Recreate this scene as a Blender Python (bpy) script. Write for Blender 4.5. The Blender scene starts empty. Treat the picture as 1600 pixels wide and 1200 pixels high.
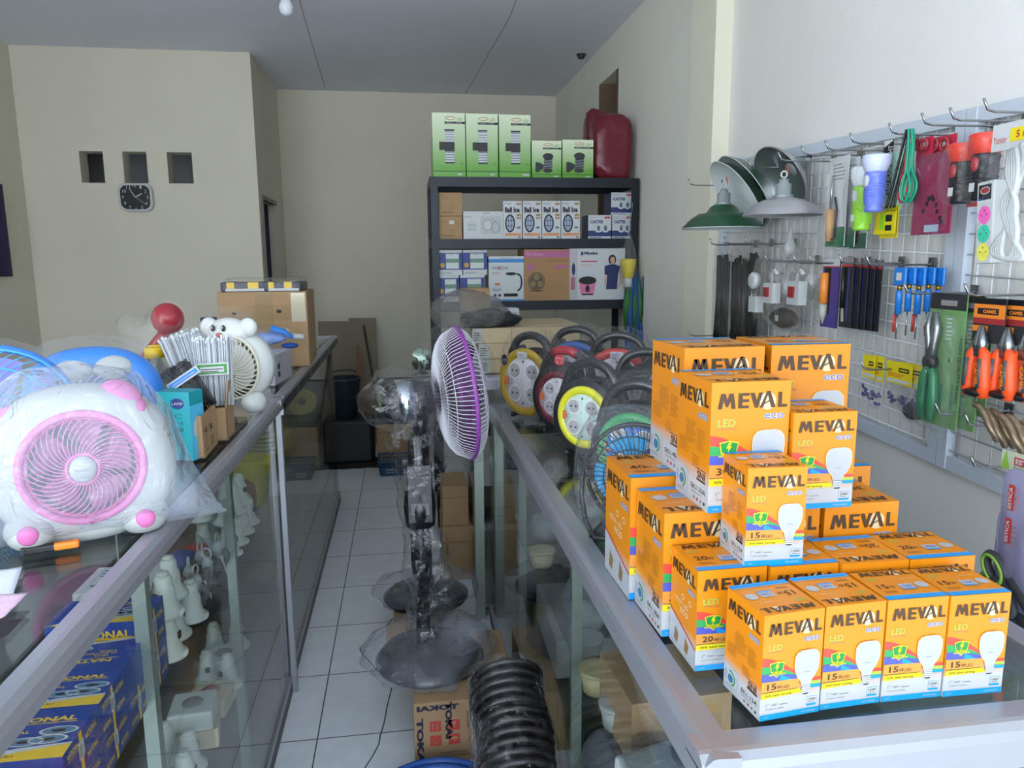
import bpy, bmesh, math, random
from mathutils import Vector, Matrix, noise
random.seed(7)
PI = math.pi
COL = bpy.context.scene.collection
SC = bpy.context.scene

# ---------------------------------------------------------------- camera
CAM = Vector((0, 0, 1.6))
RW = ((0.98929961, -0.03097229, 0.14257277),
      (-0.14572248, -0.16181973, 0.97600171),
      (-0.00715792, -0.98633417, -0.16460155))      # rows: world axes in camera (right, down, forward)
cd = bpy.data.cameras.new('camera'); cam = bpy.data.objects.new('camera', cd); COL.objects.link(cam)
cd.sensor_width = 36; cd.lens = 36 * 1152 / 1600; cd.clip_start = 0.02; cd.clip_end = 60
m = Matrix.Identity(4)
for i in range(3):
    m[i][0] = RW[i][0]; m[i][1] = -RW[i][1]; m[i][2] = -RW[i][2]; m[i][3] = CAM[i]
cam.matrix_world = m
SC.camera = cam

# ---------------------------------------------------------------- daylight through the open shop front, plus an added side fill
SC.view_settings.view_transform = 'Standard'; SC.view_settings.look = 'None'
SC.view_settings.exposure = 0.0; SC.view_settings.gamma = 1; SC.view_settings.use_curve_mapping = False
W = bpy.data.worlds.new('daylight'); SC.world = W; W.use_nodes = True
bg = W.node_tree.nodes['Background']; bg.inputs[0].default_value = (0.80, 0.90, 1.0, 1); bg.inputs[1].default_value = 4.3
ld = bpy.data.lights.new('skylight_front', 'AREA'); ld.shape = 'RECTANGLE'; ld.size = 3.9; ld.size_y = 2.9
ld.energy = 18; ld.color = (0.90, 0.95, 1.0)
lo = bpy.data.objects.new('skylight_front', ld); COL.objects.link(lo)
lo.location = (-.55, -2.4, 1.55); lo.rotation_euler = (PI / 2, 0, 0)
ld2 = bpy.data.lights.new('side_fill', 'AREA'); ld2.shape = 'RECTANGLE'; ld2.size = 2.5; ld2.size_y = 2.7
ld2.energy = 62; ld2.color = (0.90, 0.95, 1.0)
lo2 = bpy.data.objects.new('side_fill', ld2); COL.objects.link(lo2)      # fill lamp added on the left to brighten the right wall and ceiling
lo2.location = (-2.6, -1.1, 1.5); lo2.rotation_euler = (PI / 2, 0, -PI / 2)

# ---------------------------------------------------------------- helpers
def ray(px, py):
    c = ((px - 800) / 1152, (py - 600) / 1152, 1.0)
    return Vector([sum(RW[i][k] * c[k] for k in range(3)) for i in range(3)])
def pt(px, py, x=None, y=None, z=None):
    """point of a known real plane (x, y or z in metres) that shows at a pixel of the 1600x1200 photo"""
    w = ray(px, py)
    t = (x - CAM.x) / w.x if x is not None else (y - CAM.y) / w.y if y is not None else (z - CAM.z) / w.z
    return CAM + w * t
def lin(h):
    h = h.lstrip('#'); o = []
    for i in (0, 2, 4):
        c = int(h[i:i+2], 16) / 255
        o.append(c / 12.92 if c <= .04045 else ((c + .055) / 1.055) ** 2.4)
    return (*o, 1)
MATS = {}
def mat(name, col='888888', rough=.6, metal=0, var=0, scale=8, bump=0, bscale=60, alpha=1, spec=.5, coat=0, emit=0, trans=0, stretch=None):
    if name in MATS: return MATS[name]
    M = bpy.data.materials.new(name); M.use_nodes = True; nt = M.node_tree; b = nt.nodes['Principled BSDF']
    b.inputs['Base Color'].default_value = lin(col); b.inputs['Roughness'].default_value = rough
    b.inputs['Metallic'].default_value = metal; b.inputs['Specular IOR Level'].default_value = spec
    b.inputs['Coat Weight'].default_value = coat; b.inputs['Alpha'].default_value = alpha
    if trans: b.inputs['Transmission Weight'].default_value = trans
    if emit: b.inputs['Emission Color'].default_value = lin(col); b.inputs['Emission Strength'].default_value = emit
    tc = nt.nodes.new('ShaderNodeTexCoord')
    src = tc.outputs['Object']
    if stretch:
        mp = nt.nodes.new('ShaderNodeMapping'); mp.inputs['Scale'].default_value = stretch
        nt.links.new(src, mp.inputs[0]); src = mp.outputs[0]
    if var:
        n = nt.nodes.new('ShaderNodeTexNoise'); n.inputs['Scale'].default_value = scale; n.inputs['Detail'].default_value = 5
        nt.links.new(src, n.inputs['Vector'])
        r = nt.nodes.new('ShaderNodeMapRange'); r.inputs[1].default_value = .3; r.inputs[2].default_value = .7
        r.inputs[3].default_value = 1 - var; r.inputs[4].default_value = 1 + var
        nt.links.new(n.outputs['Fac'], r.inputs[0])
        h = nt.nodes.new('ShaderNodeHueSaturation'); h.inputs['Color'].default_value = lin(col)
        nt.links.new(r.outputs[0], h.inputs['Value']); nt.links.new(h.outputs[0], b.inputs['Base Color'])
    if bump:
        n = nt.nodes.new('ShaderNodeTexNoise'); n.inputs['Scale'].default_value = bscale; n.inputs['Detail'].default_value = 4
        nt.links.new(src, n.inputs['Vector'])
        bu = nt.nodes.new('ShaderNodeBump'); bu.inputs['Strength'].default_value = bump; bu.inputs['Distance'].default_value = .01
        nt.links.new(n.outputs['Fac'], bu.inputs['Height']); nt.links.new(bu.outputs[0], b.inputs['Normal'])
    MATS[name] = M; return M
def two_sided_ior(nt, node, ior):
    """same reflectance from both sides of a thin sheet"""
    g = nt.nodes.new('ShaderNodeNewGeometry'); mr = nt.nodes.new('ShaderNodeMapRange')
    mr.inputs[3].default_value = ior; mr.inputs[4].default_value = 1 / ior
    nt.links.new(g.outputs['Backfacing'], mr.inputs[0]); nt.links.new(mr.outputs[0], node.inputs[0])
def film(name, col='e8ecf0', body=.035, rough=.10, bscale=18, bump=.6, gloss=.55, dist=.03):
    """clear crinkled plastic film: mostly see-through, a little milky, with glossy creases"""
    if name in MATS: return MATS[name]
    M = bpy.data.materials.new(name); M.use_nodes = True; nt = M.node_tree; nt.nodes.clear()
    out = nt.nodes.new('ShaderNodeOutputMaterial'); tr = nt.nodes.new('ShaderNodeBsdfTransparent'); di = nt.nodes.new('ShaderNodeBsdfDiffuse')
    gl = nt.nodes.new('ShaderNodeBsdfGlossy'); a = nt.nodes.new('ShaderNodeMixShader'); b = nt.nodes.new('ShaderNodeMixShader')
    lw = nt.nodes.new('ShaderNodeFresnel'); two_sided_ior(nt, lw, 1.5)
    tc = nt.nodes.new('ShaderNodeTexCoord'); n = nt.nodes.new('ShaderNodeTexNoise'); n.inputs['Scale'].default_value = bscale; n.inputs['Detail'].default_value = 3; n.inputs['Distortion'].default_value = 1.6
    nt.links.new(tc.outputs['Object'], n.inputs['Vector'])
    bu = nt.nodes.new('ShaderNodeBump'); bu.inputs['Strength'].default_value = bump; bu.inputs['Distance'].default_value = dist
    nt.links.new(n.outputs['Fac'], bu.inputs['Height'])
    nt.links.new(bu.outputs[0], gl.inputs['Normal']); nt.links.new(bu.outputs[0], lw.inputs['Normal'])
    di.inputs[0].default_value = lin(col); gl.inputs['Color'].default_value = (.95, .97, 1, 1); gl.inputs['Roughness'].default_value = rough
    nt.links.new(tr.outputs[0], a.inputs[1]); nt.links.new(di.outputs[0], a.inputs[2]); a.inputs[0].default_value = body
    mu = nt.nodes.new('ShaderNodeMath'); mu.operation = 'MULTIPLY'; mu.inputs[1].default_value = gloss
    nt.links.new(lw.outputs[0], mu.inputs[0]); nt.links.new(mu.outputs[0], b.inputs[0])
    nt.links.new(a.outputs[0], b.inputs[1]); nt.links.new(gl.outputs[0], b.inputs[2]); nt.links.new(b.outputs[0], out.inputs[0])
    MATS[name] = M; return M
def glass(name, tint=(.95, .975, .965, 1), gain=1.0):
    if name in MATS: return MATS[name]
    M = bpy.data.materials.new(name); M.use_nodes = True; nt = M.node_tree; nt.nodes.clear()
    out = nt.nodes.new('ShaderNodeOutputMaterial'); tr = nt.nodes.new('ShaderNodeBsdfTransparent'); tr.inputs[0].default_value = tint
    gl = nt.nodes.new('ShaderNodeBsdfGlossy'); gl.inputs['Roughness'].default_value = .02
    fr = nt.nodes.new('ShaderNodeFresnel'); two_sided_ior(nt, fr, 1.45)
    mu = nt.nodes.new('ShaderNodeMath'); mu.operation = 'MULTIPLY'; mu.inputs[1].default_value = gain; mu.use_clamp = True
    mx = nt.nodes.new('ShaderNodeMixShader'); nt.links.new(fr.outputs[0], mu.inputs[0]); nt.links.new(mu.outputs[0], mx.inputs[0])
    nt.links.new(tr.outputs[0], mx.inputs[1]); nt.links.new(gl.outputs[0], mx.inputs[2]); nt.links.new(mx.outputs[0], out.inputs[0])
    MATS[name] = M; return M

TXT = {}
def text_mesh(s, bold=0.0):
    k = (s, bold)
    if k not in TXT:
        cu = bpy.data.curves.new('lettering', 'FONT'); cu.body = s; cu.resolution_u = 2; cu.offset = bold; cu.fill_mode = 'FRONT'
        o = bpy.data.objects.new('lettering', cu); COL.objects.link(o)
        dg = bpy.context.evaluated_depsgraph_get(); dg.update()
        me = bpy.data.meshes.new_from_object(o.evaluated_get(dg))
        vs = [(v.co.x, v.co.y) for v in me.vertices]; fs = [tuple(p.vertices) for p in me.polygons]
        bpy.data.objects.remove(o); bpy.data.meshes.remove(me); bpy.data.curves.remove(cu)
        x0 = min(v[0] for v in vs); x1 = max(v[0] for v in vs); y0 = min(v[1] for v in vs); y1 = max(v[1] for v in vs)
        vs = [((x - x0) / (x1 - x0), (y - y0) / (y1 - y0)) for x, y in vs]
        TXT[k] = (vs, fs, (x1 - x0) / (y1 - y0))
    return TXT[k]

def crv(pts, n=6, closed=False):
    P = [Vector(p) for p in pts]; o = []; N = len(P)
    for i in range(N if closed else N - 1):
        a, b, c, d = (P[(i-1) % N], P[i], P[(i+1) % N], P[(i+2) % N]) if closed else (P[max(i-1, 0)], P[i], P[i+1], P[min(i+2, N-1)])
        for k in range(n):
            t = k / n; o.append(.5 * ((2*b) + (c - a)*t + (2*a - 5*b + 4*c - d)*t*t + (3*b - a - 3*c + d)*t**3))
    if not closed: o.append(P[-1])
    return o
class Fr:                                       # a flat printed face: origin, right, up
    def __init__(s, o, u, v):
        s.o = Vector(o); s.u = Vector(u).normalized(); s.v = Vector(v).normalized(); s.n = s.u.cross(s.v)
    def p(s, x, y, k): return s.o + s.u * x + s.v * y + s.n * (k * .00022)

class MB:
    def __init__(s, M=None):
        s.v = []; s.f = []; s.fm = []; s.sm = []; s.mats = []; s.M = M or Matrix.Identity(4)
    def mi(s, m):
        if m not in s.mats: s.mats.append(m)
        return s.mats.index(m)
    def add(s, vs, fs, m, smooth=False):
        b = len(s.v); s.v += [s.M @ Vector(v) for v in vs]; i = s.mi(m)
        for f in fs: s.f.append(tuple(b + k for k in f)); s.fm.append(i); s.sm.append(smooth)
    def box(s, a, b, m):                        # two opposite corners
        x0, y0, z0 = [min(a[i], b[i]) for i in range(3)]; x1, y1, z1 = [max(a[i], b[i]) for i in range(3)]
        vs = [(x0,y0,z0),(x1,y0,z0),(x1,y1,z0),(x0,y1,z0),(x0,y0,z1),(x1,y0,z1),(x1,y1,z1),(x0,y1,z1)]
        s.add(vs, [(3,2,1,0),(4,5,6,7),(0,1,5,4),(1,2,6,5),(2,3,7,6),(3,0,4,7)], m)
    def cbox(s, c, d, m): s.box([c[i] - d[i] / 2 for i in range(3)], [c[i] + d[i] / 2 for i in range(3)], m)
    def lathe(s, prof, m, c=(0, 0, 0), seg=24, smooth=True, M=None):
        vs = []; fs = []; n = len(prof); T = (M or Matrix.Identity(4))
        for k in range(seg):
            a = 2 * PI * k / seg
            for r, z in prof: vs.append(Vector(c) + T @ Vector((r * math.cos(a), r * math.sin(a), z)))
        for k in range(seg):
            k2 = (k + 1) % seg
            for j in range(n - 1): fs.append((k*n+j, k2*n+j, k2*n+j+1, k*n+j+1))
        if prof[0][0] > 1e-5: fs.append(tuple(k * n for k in range(seg))[::-1])
        if prof[-1][0] > 1e-5: fs.append(tuple(k * n + n - 1 for k in range(seg)))
        s.add(vs, fs, m, smooth)
    def open_lathe(s, prof, m, c=(0, 0, 0), seg=24, M=None):
        vs = []; fs = []; n = len(prof); T = (M or Matrix.Identity(4))
        for k in range(seg):
            a = 2 * PI * k / seg
            for r, z in prof: vs.append(Vector(c) + T @ Vector((r * math.cos(a), r * math.sin(a), z)))
        for k in range(seg):
            k2 = (k + 1) % seg
            for j in range(n - 1): fs.append((k*n+j, k2*n+j, k2*n+j+1, k*n+j+1))
        s.add(vs, fs, m, True)
    def tube(s, pts, r, m, seg=8, closed=False, smooth=True):
        pts = [Vector(p) for p in pts]; n = len(pts)
        if n < 2: return
        T = []
        for i in range(n):
            a = pts[(i - 1) % n] if closed or i > 0 else pts[i]; b = pts[(i + 1) % n] if closed or i < n - 1 else pts[i]
            d = b - a; T.append(d.normalized() if d.length > 1e-9 else Vector((0, 0, 1)))
        up = Vector((0, 0, 1)) if abs(T[0].z) < .9 else Vector((1, 0, 0))
        N = (up - T[0] * up.dot(T[0])).normalized(); vs = []; fs = []
        for i in range(n):
            N = (N - T[i] * N.dot(T[i]))
            N = N.normalized() if N.length > 1e-6 else T[i].orthogonal().normalized()
            B = T[i].cross(N); rr = r[i] if isinstance(r, (list, tuple)) else r
            for k in range(seg):
                a = 2 * PI * k / seg; vs.append(pts[i] + N * math.cos(a) * rr + B * math.sin(a) * rr)
        for i in range(n if closed else n - 1):
            j = (i + 1) % n
            for k in range(seg):
                k2 = (k + 1) % seg; fs.append((i*seg+k, i*seg+k2, j*seg+k2, j*seg+k))
        if not closed: fs += [tuple(range(seg))[::-1], tuple((n-1)*seg+k for k in range(seg))]
        s.add(vs, fs, m, smooth)
    def ring(s, c, R, r, m, axis=(0, 0, 1), n=32, seg=6, a0=0, a1=None, ry=None):
        ax = Vector(axis).normalized(); u = ax.orthogonal().normalized() if abs(ax.z) < .99 else Vector((1, 0, 0)); w = ax.cross(u)
        closed = a1 is None; e = 2 * PI if closed else a1; k = n if closed else n + 1
        s.tube([Vector(c) + u * R * math.cos(a0 + (e - a0) * i / n) + w * (ry or R) * math.sin(a0 + (e - a0) * i / n) for i in range(k)], r, m, seg, closed)
    def blob(s, c, rad, m, amp=.0, fr=6, nu=28, nv=16, seed=0, flat=None, T=None, p=1.0):
        vs = []; fs = []; T = T or Matrix.Identity(4)
        for j in range(nv + 1):
            th = PI * j / nv
            for i in range(nu):
                ph = 2 * PI * i / nu
                def sp(a): return math.copysign(abs(a) ** p, a)
                d = Vector((sp(math.sin(th)) * sp(math.cos(ph)), sp(math.sin(th)) * sp(math.sin(ph)), sp(math.cos(th))))
                q = Vector((d.x * rad[0], d.y * rad[1], d.z * rad[2]))
                if amp: q *= 1 + amp * noise.noise(q * fr + Vector((seed, seed * 2.3, 0))) + amp * .5 * noise.noise(q * fr * 2.7 + Vector((seed, 3, 0)))
                q = Vector(c) + T @ q
                if flat is not None and q.z < flat: q.z = flat
                vs.append(q)
        for j in range(nv):
            for i in range(nu):
                i2 = (i + 1) % nu; fs.append((j*nu+i, (j+1)*nu+i, (j+1)*nu+i2, j*nu+i2))
        s.add(vs, fs, m, True)
    def surf(s, fn, nu, nv, m, smooth=True):
        vs = [fn(i / nu, j / nv) for j in range(nv + 1) for i in range(nu + 1)]
        s.add(vs, [(j*(nu+1)+i, j*(nu+1)+i+1, (j+1)*(nu+1)+i+1, (j+1)*(nu+1)+i) for j in range(nv) for i in range(nu)], m, smooth)
    def prism(s, poly, h, m, fr=None, k=0):     # polygon in a frame pushed back along -n by h
        fr = fr or Fr((0, 0, 0), (1, 0, 0), (0, 1, 0)); n = len(poly)
        A = [fr.p(x, y, k) for x, y in poly]; B = [a - fr.n * h for a in A]
        s.add(A + B, [tuple(range(n)), tuple(range(2*n-1, n-1, -1))] + [(i, n+i, n+(i+1)%n, (i+1)%n) for i in range(n)], m)
    # flat print
    def poly(s, fr, pts, m, k=1): s.add([fr.p(x, y, k) for x, y in pts], [tuple(range(len(pts)))], m)
    def rect(s, fr, x0, y0, x1, y1, m, k=1): s.poly(fr, [(x0,y0),(x1,y0),(x1,y1),(x0,y1)], m, k)
    def frame(s, fr, x0, y0, x1, y1, t, m, k=1):
        s.rect(fr,x0,y0,x1,y0+t,m,k); s.rect(fr,x0,y1-t,x1,y1,m,k); s.rect(fr,x0,y0+t,x0+t,y1-t,m,k); s.rect(fr,x1-t,y0+t,x1,y1-t,m,k)
    def ell(s, fr, cx, cy, rx, ry, m, k=1, n=24, a0=0, a1=2*PI):
        s.poly(fr, [(cx + rx * math.cos(a0 + (a1-a0) * i / n), cy + ry * math.sin(a0 + (a1-a0) * i / n)) for i in range(n + (0 if abs(a1-a0-2*PI)<1e-6 else 1))], m, k)
    def hoop(s, fr, cx, cy, rx, ry, t, m, k=1, n=24, a0=0, a1=2*PI):
        for i in range(n):
            a = a0 + (a1-a0)*i/n; b = a0 + (a1-a0)*(i+1)/n
            s.poly(fr, [(cx+rx*math.cos(a), cy+ry*math.sin(a)), (cx+rx*math.cos(b), cy+ry*math.sin(b)), (cx+(rx-t)*math.cos(b), cy+(ry-t)*math.sin(b)), (cx+(rx-t)*math.cos(a), cy+(ry-t)*math.sin(a))][::-1], m, k)
    def seg(s, fr, x0, y0, x1, y1, t, m, k=1):
        d = Vector((x1-x0, y1-y0)); L = d.length or 1; nx, ny = -d.y/L*t/2, d.x/L*t/2
        s.poly(fr, [(x0-nx,y0-ny),(x1-nx,y1-ny),(x1+nx,y1+ny),(x0+nx,y0+ny)], m, k)
    def text(s, fr, t, x0, y0, x1, y1, m, k=2, bold=0.0):
        vs, fs, asp = text_mesh(t, bold)
        s.add([fr.p(x0 + x * (x1 - x0), y0 + y * (y1 - y0), k) for x, y in vs], fs, m)
    def textl(s, fr, t, x0, y0, h, m, k=2, bold=0.0, sx=1.0):      # left aligned, height h
        s.text(fr, t, x0, y0, x0 + text_mesh(t, bold)[2] * h * sx, y0 + h, m, k, bold)
    def lines(s, fr, x0, y0, x1, y1, n, m, k=2, t=.35):              # rows of unreadably small print
        random.seed(int(abs(x0 * 9999) + n)); st = (y1 - y0) / n
        for i in range(n):
            s.rect(fr, x0, y0 + st * i, x0 + (x1 - x0) * random.uniform(.6, 1), y0 + st * (i + t), m, k)
    def build(s, name, parent=None, world=False, bev=0, bseg=2, solid=0):
        vs = s.v
        if world and parent is not None and parent.name in WM:
            iv = WM[parent.name].inverted(); vs = [iv @ v for v in vs]
        me = bpy.data.meshes.new(name); me.from_pydata([tuple(v) for v in vs], [], s.f)
        for m_ in s.mats: me.materials.append(m_)
        me.polygons.foreach_set('material_index', s.fm); me.polygons.foreach_set('use_smooth', s.sm); me.update()
        o = bpy.data.objects.new(name, me); COL.objects.link(o)
        if parent is not None: o.parent = parent
        if solid: q = o.modifiers.new('thickness', 'SOLIDIFY'); q.thickness = solid
        if bev:
            q = o.modifiers.new('bevel', 'BEVEL'); q.width = bev; q.segments = bseg; q.limit_method = 'ANGLE'; q.angle_limit = .7
        return o
WM = {}
def tag(o, label, cat, group=None):
    o['label'] = label; o['category'] = cat
    if group: o['group'] = group
    return o
def thing(name, label, cat, loc=(0, 0, 0), rz=0, group=None):
    o = bpy.data.objects.new(name, None); COL.objects.link(o); o.empty_display_size = .05
    o.location = loc; o.rotation_euler = (0, 0, rz)
    WM[o.name] = Matrix.Translation(Vector(loc)) @ Matrix.Rotation(rz, 4, 'Z')
    return tag(o, label, cat, group)
def struct(o): o['kind'] = 'structure'; return o
def dup(root, loc, rz=0, label=None, group=None):
    r = root.copy(); COL.objects.link(r); r.location = loc; r.rotation_euler = (0, 0, rz)
    WM[r.name] = Matrix.Translation(Vector(loc)) @ Matrix.Rotation(rz, 4, 'Z')
    if label: r['label'] = label
    if group: r['group'] = group
    for ch in list(root.children):
        c = ch.copy(); COL.objects.link(c); c.parent = r
        for g in list(ch.children): d = g.copy(); COL.objects.link(d); d.parent = c
    return r
def Rz(a): return Matrix.Rotation(a, 4, 'Z')
def Rx(a): return Matrix.Rotation(a, 4, 'X')
def Ry(a): return Matrix.Rotation(a, 4, 'Y')
def Tr(*a): return Matrix.Translation(Vector(a))
def aim(d):                                     # rotation taking +z to direction d
    return Vector(d).to_track_quat('Z', 'Y').to_matrix().to_4x4()

# ---------------------------------------------------------------- shared materials
ALU = mat('brushed_aluminium', 'a5a7b0', .36, .55, var=.04, scale=4, stretch=(1, 1, 1))
ALUW = mat('white_aluminium', 'c9d2de', .4, .1)
STEEL = mat('chrome_wire', 'a9adb0', .25, .9)
BLACK = mat('black_plastic', '15171a', .35)
DARK = mat('dark_grey', '2b2d30', .5)
WHITE = mat('white_plastic', 'bfc3c3', .35)
PAPER = mat('white_print', 'c6c9cb', .45)
CARD = mat('cardboard', 'a98a67', .85, var=.07, scale=9, bump=.15, bscale=40)
CARD2 = mat('pale_cardboard', 'b9a684', .85, var=.06, scale=9)
CARDIN = mat('dark_cardboard', '8a6b4b', .9)
INK = mat('black_ink', '1b1c20', .6)
GREYINK = mat('grey_ink', '77797c', .6)
BLUE = mat('blue_print', '1f4fa0', .5)
RED = mat('red_print', 'c33a35', .5)
GLASS = glass('cabinet_glass')
FILM = film('clear_plastic_film')
FILMT = film('thin_clear_film', body=.012, gloss=.4)
TAPE = film('brown_packing_tape', 'b59a6a', .25, .2, 8, .1)
# ================================================================ room
CZ = 3.05; YB = 6.8; XR = 1.406; XL = -2.56; YP = 5.67; XP = -1.007
WALLM = mat('cream_wall_paint', 'ddd6c3', .85, var=.035, scale=2.2, bump=.12, bscale=30)
def setting_box(name, a, b, m):
    q = MB(); q.box(a, b, m); return struct(q.build(name))
def tile_mat():
    M = bpy.data.materials.new('floor_tiles'); M.use_nodes = True; nt = M.node_tree; b = nt.nodes['Principled BSDF']
    g = nt.nodes.new('ShaderNodeNewGeometry'); br = nt.nodes.new('ShaderNodeTexBrick'); mp = nt.nodes.new('ShaderNodeMapping')
    mp.inputs['Location'].default_value = (.335, .05, 0)
    nt.links.new(g.outputs['Position'], mp.inputs[0]); nt.links.new(mp.outputs[0], br.inputs['Vector'])
    br.offset = 0; br.inputs['Scale'].default_value = 1; br.inputs['Brick Width'].default_value = .4; br.inputs['Row Height'].default_value = .4
    br.inputs['Mortar Size'].default_value = .0022; br.inputs['Mortar Smooth'].default_value = .1
    br.inputs['Color1'].default_value = lin('eef3f9'); br.inputs['Color2'].default_value = lin('e9eff6'); br.inputs['Mortar'].default_value = lin('34383c')
    n = nt.nodes.new('ShaderNodeTexNoise'); n.inputs['Scale'].default_value = 14; n.inputs['Detail'].default_value = 6; nt.links.new(g.outputs['Position'], n.inputs['Vector'])
    r = nt.nodes.new('ShaderNodeMapRange'); r.inputs[3].default_value = .88; r.inputs[4].default_value = 1.08; nt.links.new(n.outputs['Fac'], r.inputs[0])
    h = nt.nodes.new('ShaderNodeHueSaturation'); nt.links.new(br.outputs['Color'], h.inputs['Color']); nt.links.new(r.outputs[0], h.inputs['Value'])
    nt.links.new(h.outputs[0], b.inputs['Base Color']); b.inputs['Roughness'].default_value = .32
    return M
TILE = tile_mat()
q = MB(); q.box((XL - .2, -2.4, -.1), (XR + .2, YB + .1, 0), TILE)
CRACK = mat('floor_crack', '3c4044', .8)
def crack(pts):
    P = [pt(x, y, z=.0006) for x, y in pts]
    for a, b in zip(P, P[1:]):
        d = (b - a).normalized(); nn = Vector((-d.y, d.x, 0)) * .0022
        q.add([a - nn, b - nn, b + nn, a + nn], [(0, 1, 2, 3)], CRACK)
crack([(562, 1012), (566, 1022), (577, 1033), (588, 1046), (598, 1055)])
crack([(612, 1075), (605, 1103), (600, 1130), (594, 1150), (592, 1163), (583, 1180), (570, 1200)])
struct(q.build('floor'))
setting_box('pavement', (-7, -7, -.22), (7, 3, -.1), mat('outdoor_concrete', 'dcdad2', .9))
CEILM = mat('ceiling_panels', 'e0e3ec', .8, var=.03, scale=1.5)
q = MB(); q.box((XL - .2, -2.4, CZ), (XR + .2, YB + .1, CZ + .1), CEILM)
SEAM = mat('ceiling_seam', '9599a3', .9)
for a, b in (((470, 8), (508, 138)), ((795, 30), (725, 150)), ((795, 30), (830, -60)), ((470, 8), (455, -60))):
    A = pt(*a, z=CZ - .0006); B = pt(*b, z=CZ - .0006); d = (B - A).normalized(); nn = Vector((-d.y, d.x, 0)) * .003
    q.add([A - nn, A + nn, B + nn, B - nn], [(0, 1, 2, 3)], SEAM)
struct(q.build('ceiling'))
setting_box('wall_back', (XL - .2, YB, 0), (XR + .2, YB + .12, CZ), WALLM)
# right wall with a high opening
NEARW = mat('white_wall_paint', 'e3e2dd', .85, var=.025, scale=2.2, bump=.12, bscale=30)
q = MB(); wy0, wy1, wz0, wz1 = pt(966, 150, x=XR).y, pt(936, 150, x=XR).y, 1.9, pt(936, 133, x=XR).z
q.box((XR, -2.4, 0), (XR + .15, 3.2, CZ), NEARW)
for a, b in (((3.2, 0), (wy0, CZ)), ((wy1, 0), (YB, CZ)), ((wy0, 0), (wy1, wz0)), ((wy0, wz1), (wy1, CZ))):
    q.box((XR, a[0], a[1]), (XR + .15, b[0], b[1]), mat('right_wall_paint', 'e8e6dc', .85, var=.03, scale=2.2))
struct(q.build('wall_right'))
q = MB(); q.box((XR + .10, wy0, wz0), (XR + .13, wy1, wz1), mat('old_brown_door', '7a6650', .7, var=.15, scale=4))
q.box((XR + .0, wy0, wz0), (XR + .1, wy0 + .05, wz1), mat('old_brown_frame', '6a5745', .7)); q.box((XR, wy1 - .04, wz0), (XR + .1, wy1, wz1), MATS['old_brown_frame'])
struct(q.build('door_2'))
setting_box('trim_1', (XR - .075, 3.13, 0), (XR, 3.4, CZ), mat('pillar_paint', 'e2dec9', .85, var=.02, scale=3))
# left wall, with a gap added out of view for the side fill
q = MB(); q.box((XL - .12, .2, 0), (XL, YB, CZ), WALLM); q.box((XL - .12, -2.4, 0), (XL, -2.3, CZ), WALLM); struct(q.build('wall_left'))
# partition with three vent holes, seen behind the clock
q = MB(); holes = []
for (xa, ya, xb, yb) in ((128, 237, 160, 286), (195, 236, 228, 286), (264, 237, 299, 286)):
    A = pt(xa, yb, y=YP); B = pt(xb, ya, y=YP); holes.append((A.x, B.x))
hz0, hz1 = pt(210, 286, y=YP).z, pt(210, 237, y=YP).z
xs = [XL] + [v for h in holes for v in h] + [XP]
for i in range(0, len(xs), 2): q.box((xs[i], YP, 0), (xs[i+1] if i < len(xs) - 2 else XP - .14, YP + .14, CZ), WALLM)
for h in holes:
    q.box((h[0], YP, 0), (h[1], YP + .14, hz0), WALLM); q.box((h[0], YP, hz1), (h[1], YP + .14, CZ), WALLM)
dy0, dy1, dz1 = YP + .12, pt(431, 330, x=XP).y, pt(420, 316, x=XP).z
q.box((XP - .14, YP, 0), (XP, dy0, CZ), WALLM); q.box((XP - .14, dy1, 0), (XP, YB, CZ), WALLM); q.box((XP - .14, dy0, dz1), (XP, dy1, CZ), WALLM)
struct(q.build('wall_partition'))
q = MB(); q.box((XL, YP + .9, .0), (XP - .2, YP + .95, CZ), mat('dim_room_wall', 'c9cbcc', .9)); struct(q.build('wall_inner_room'))
PURPLE = mat('purple_curtain', '39284f', .8)
q = MB(); q.surf(lambda u, v: Vector((XP - .07 + .02 * math.sin(u * 30), dy0 + u * (dy1 - dy0), .05 + v * (dz1 - .05))), 40, 2, PURPLE)
struct(q.build('door_1', solid=.004))
q = MB(); q.box((XP - .02, dy0 - .03, 0), (XP + .012, dy0, dz1 + .03), mat('door_frame_grey', '8f8d86', .7)); q.box((XP - .02, dy0, dz1), (XP + .012, dy1, dz1 + .03), MATS['door_frame_grey'])
struct(q.build('trim_2'))
q = MB(); q.box((XP + .0, YB - .02, 0), (XR, YB, .54), mat('grey_wainscot', 'a5a7a3', .8, var=.05, scale=3)); q.box((XP, YB - .026, .54), (XR, YB, .55), mat('wainscot_edge', '5d5f5e', .8)); struct(q.build('trim_3'))
# purple curtain on the left wall
ca = pt(15, 432, x=XL + .02); ya = ca.y; za = ca.z
q = MB(); q.surf(lambda u, v: Vector((XL + .03 + .015 * math.sin(u * 40), ya - 1.2 + u * 1.2, za + v * (pt(3, 290, x=XL).z - za))), 60, 2, PURPLE)
tag(q.build('curtain', solid=.004), 'dark purple curtain hanging on the left wall', 'curtain')
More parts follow.
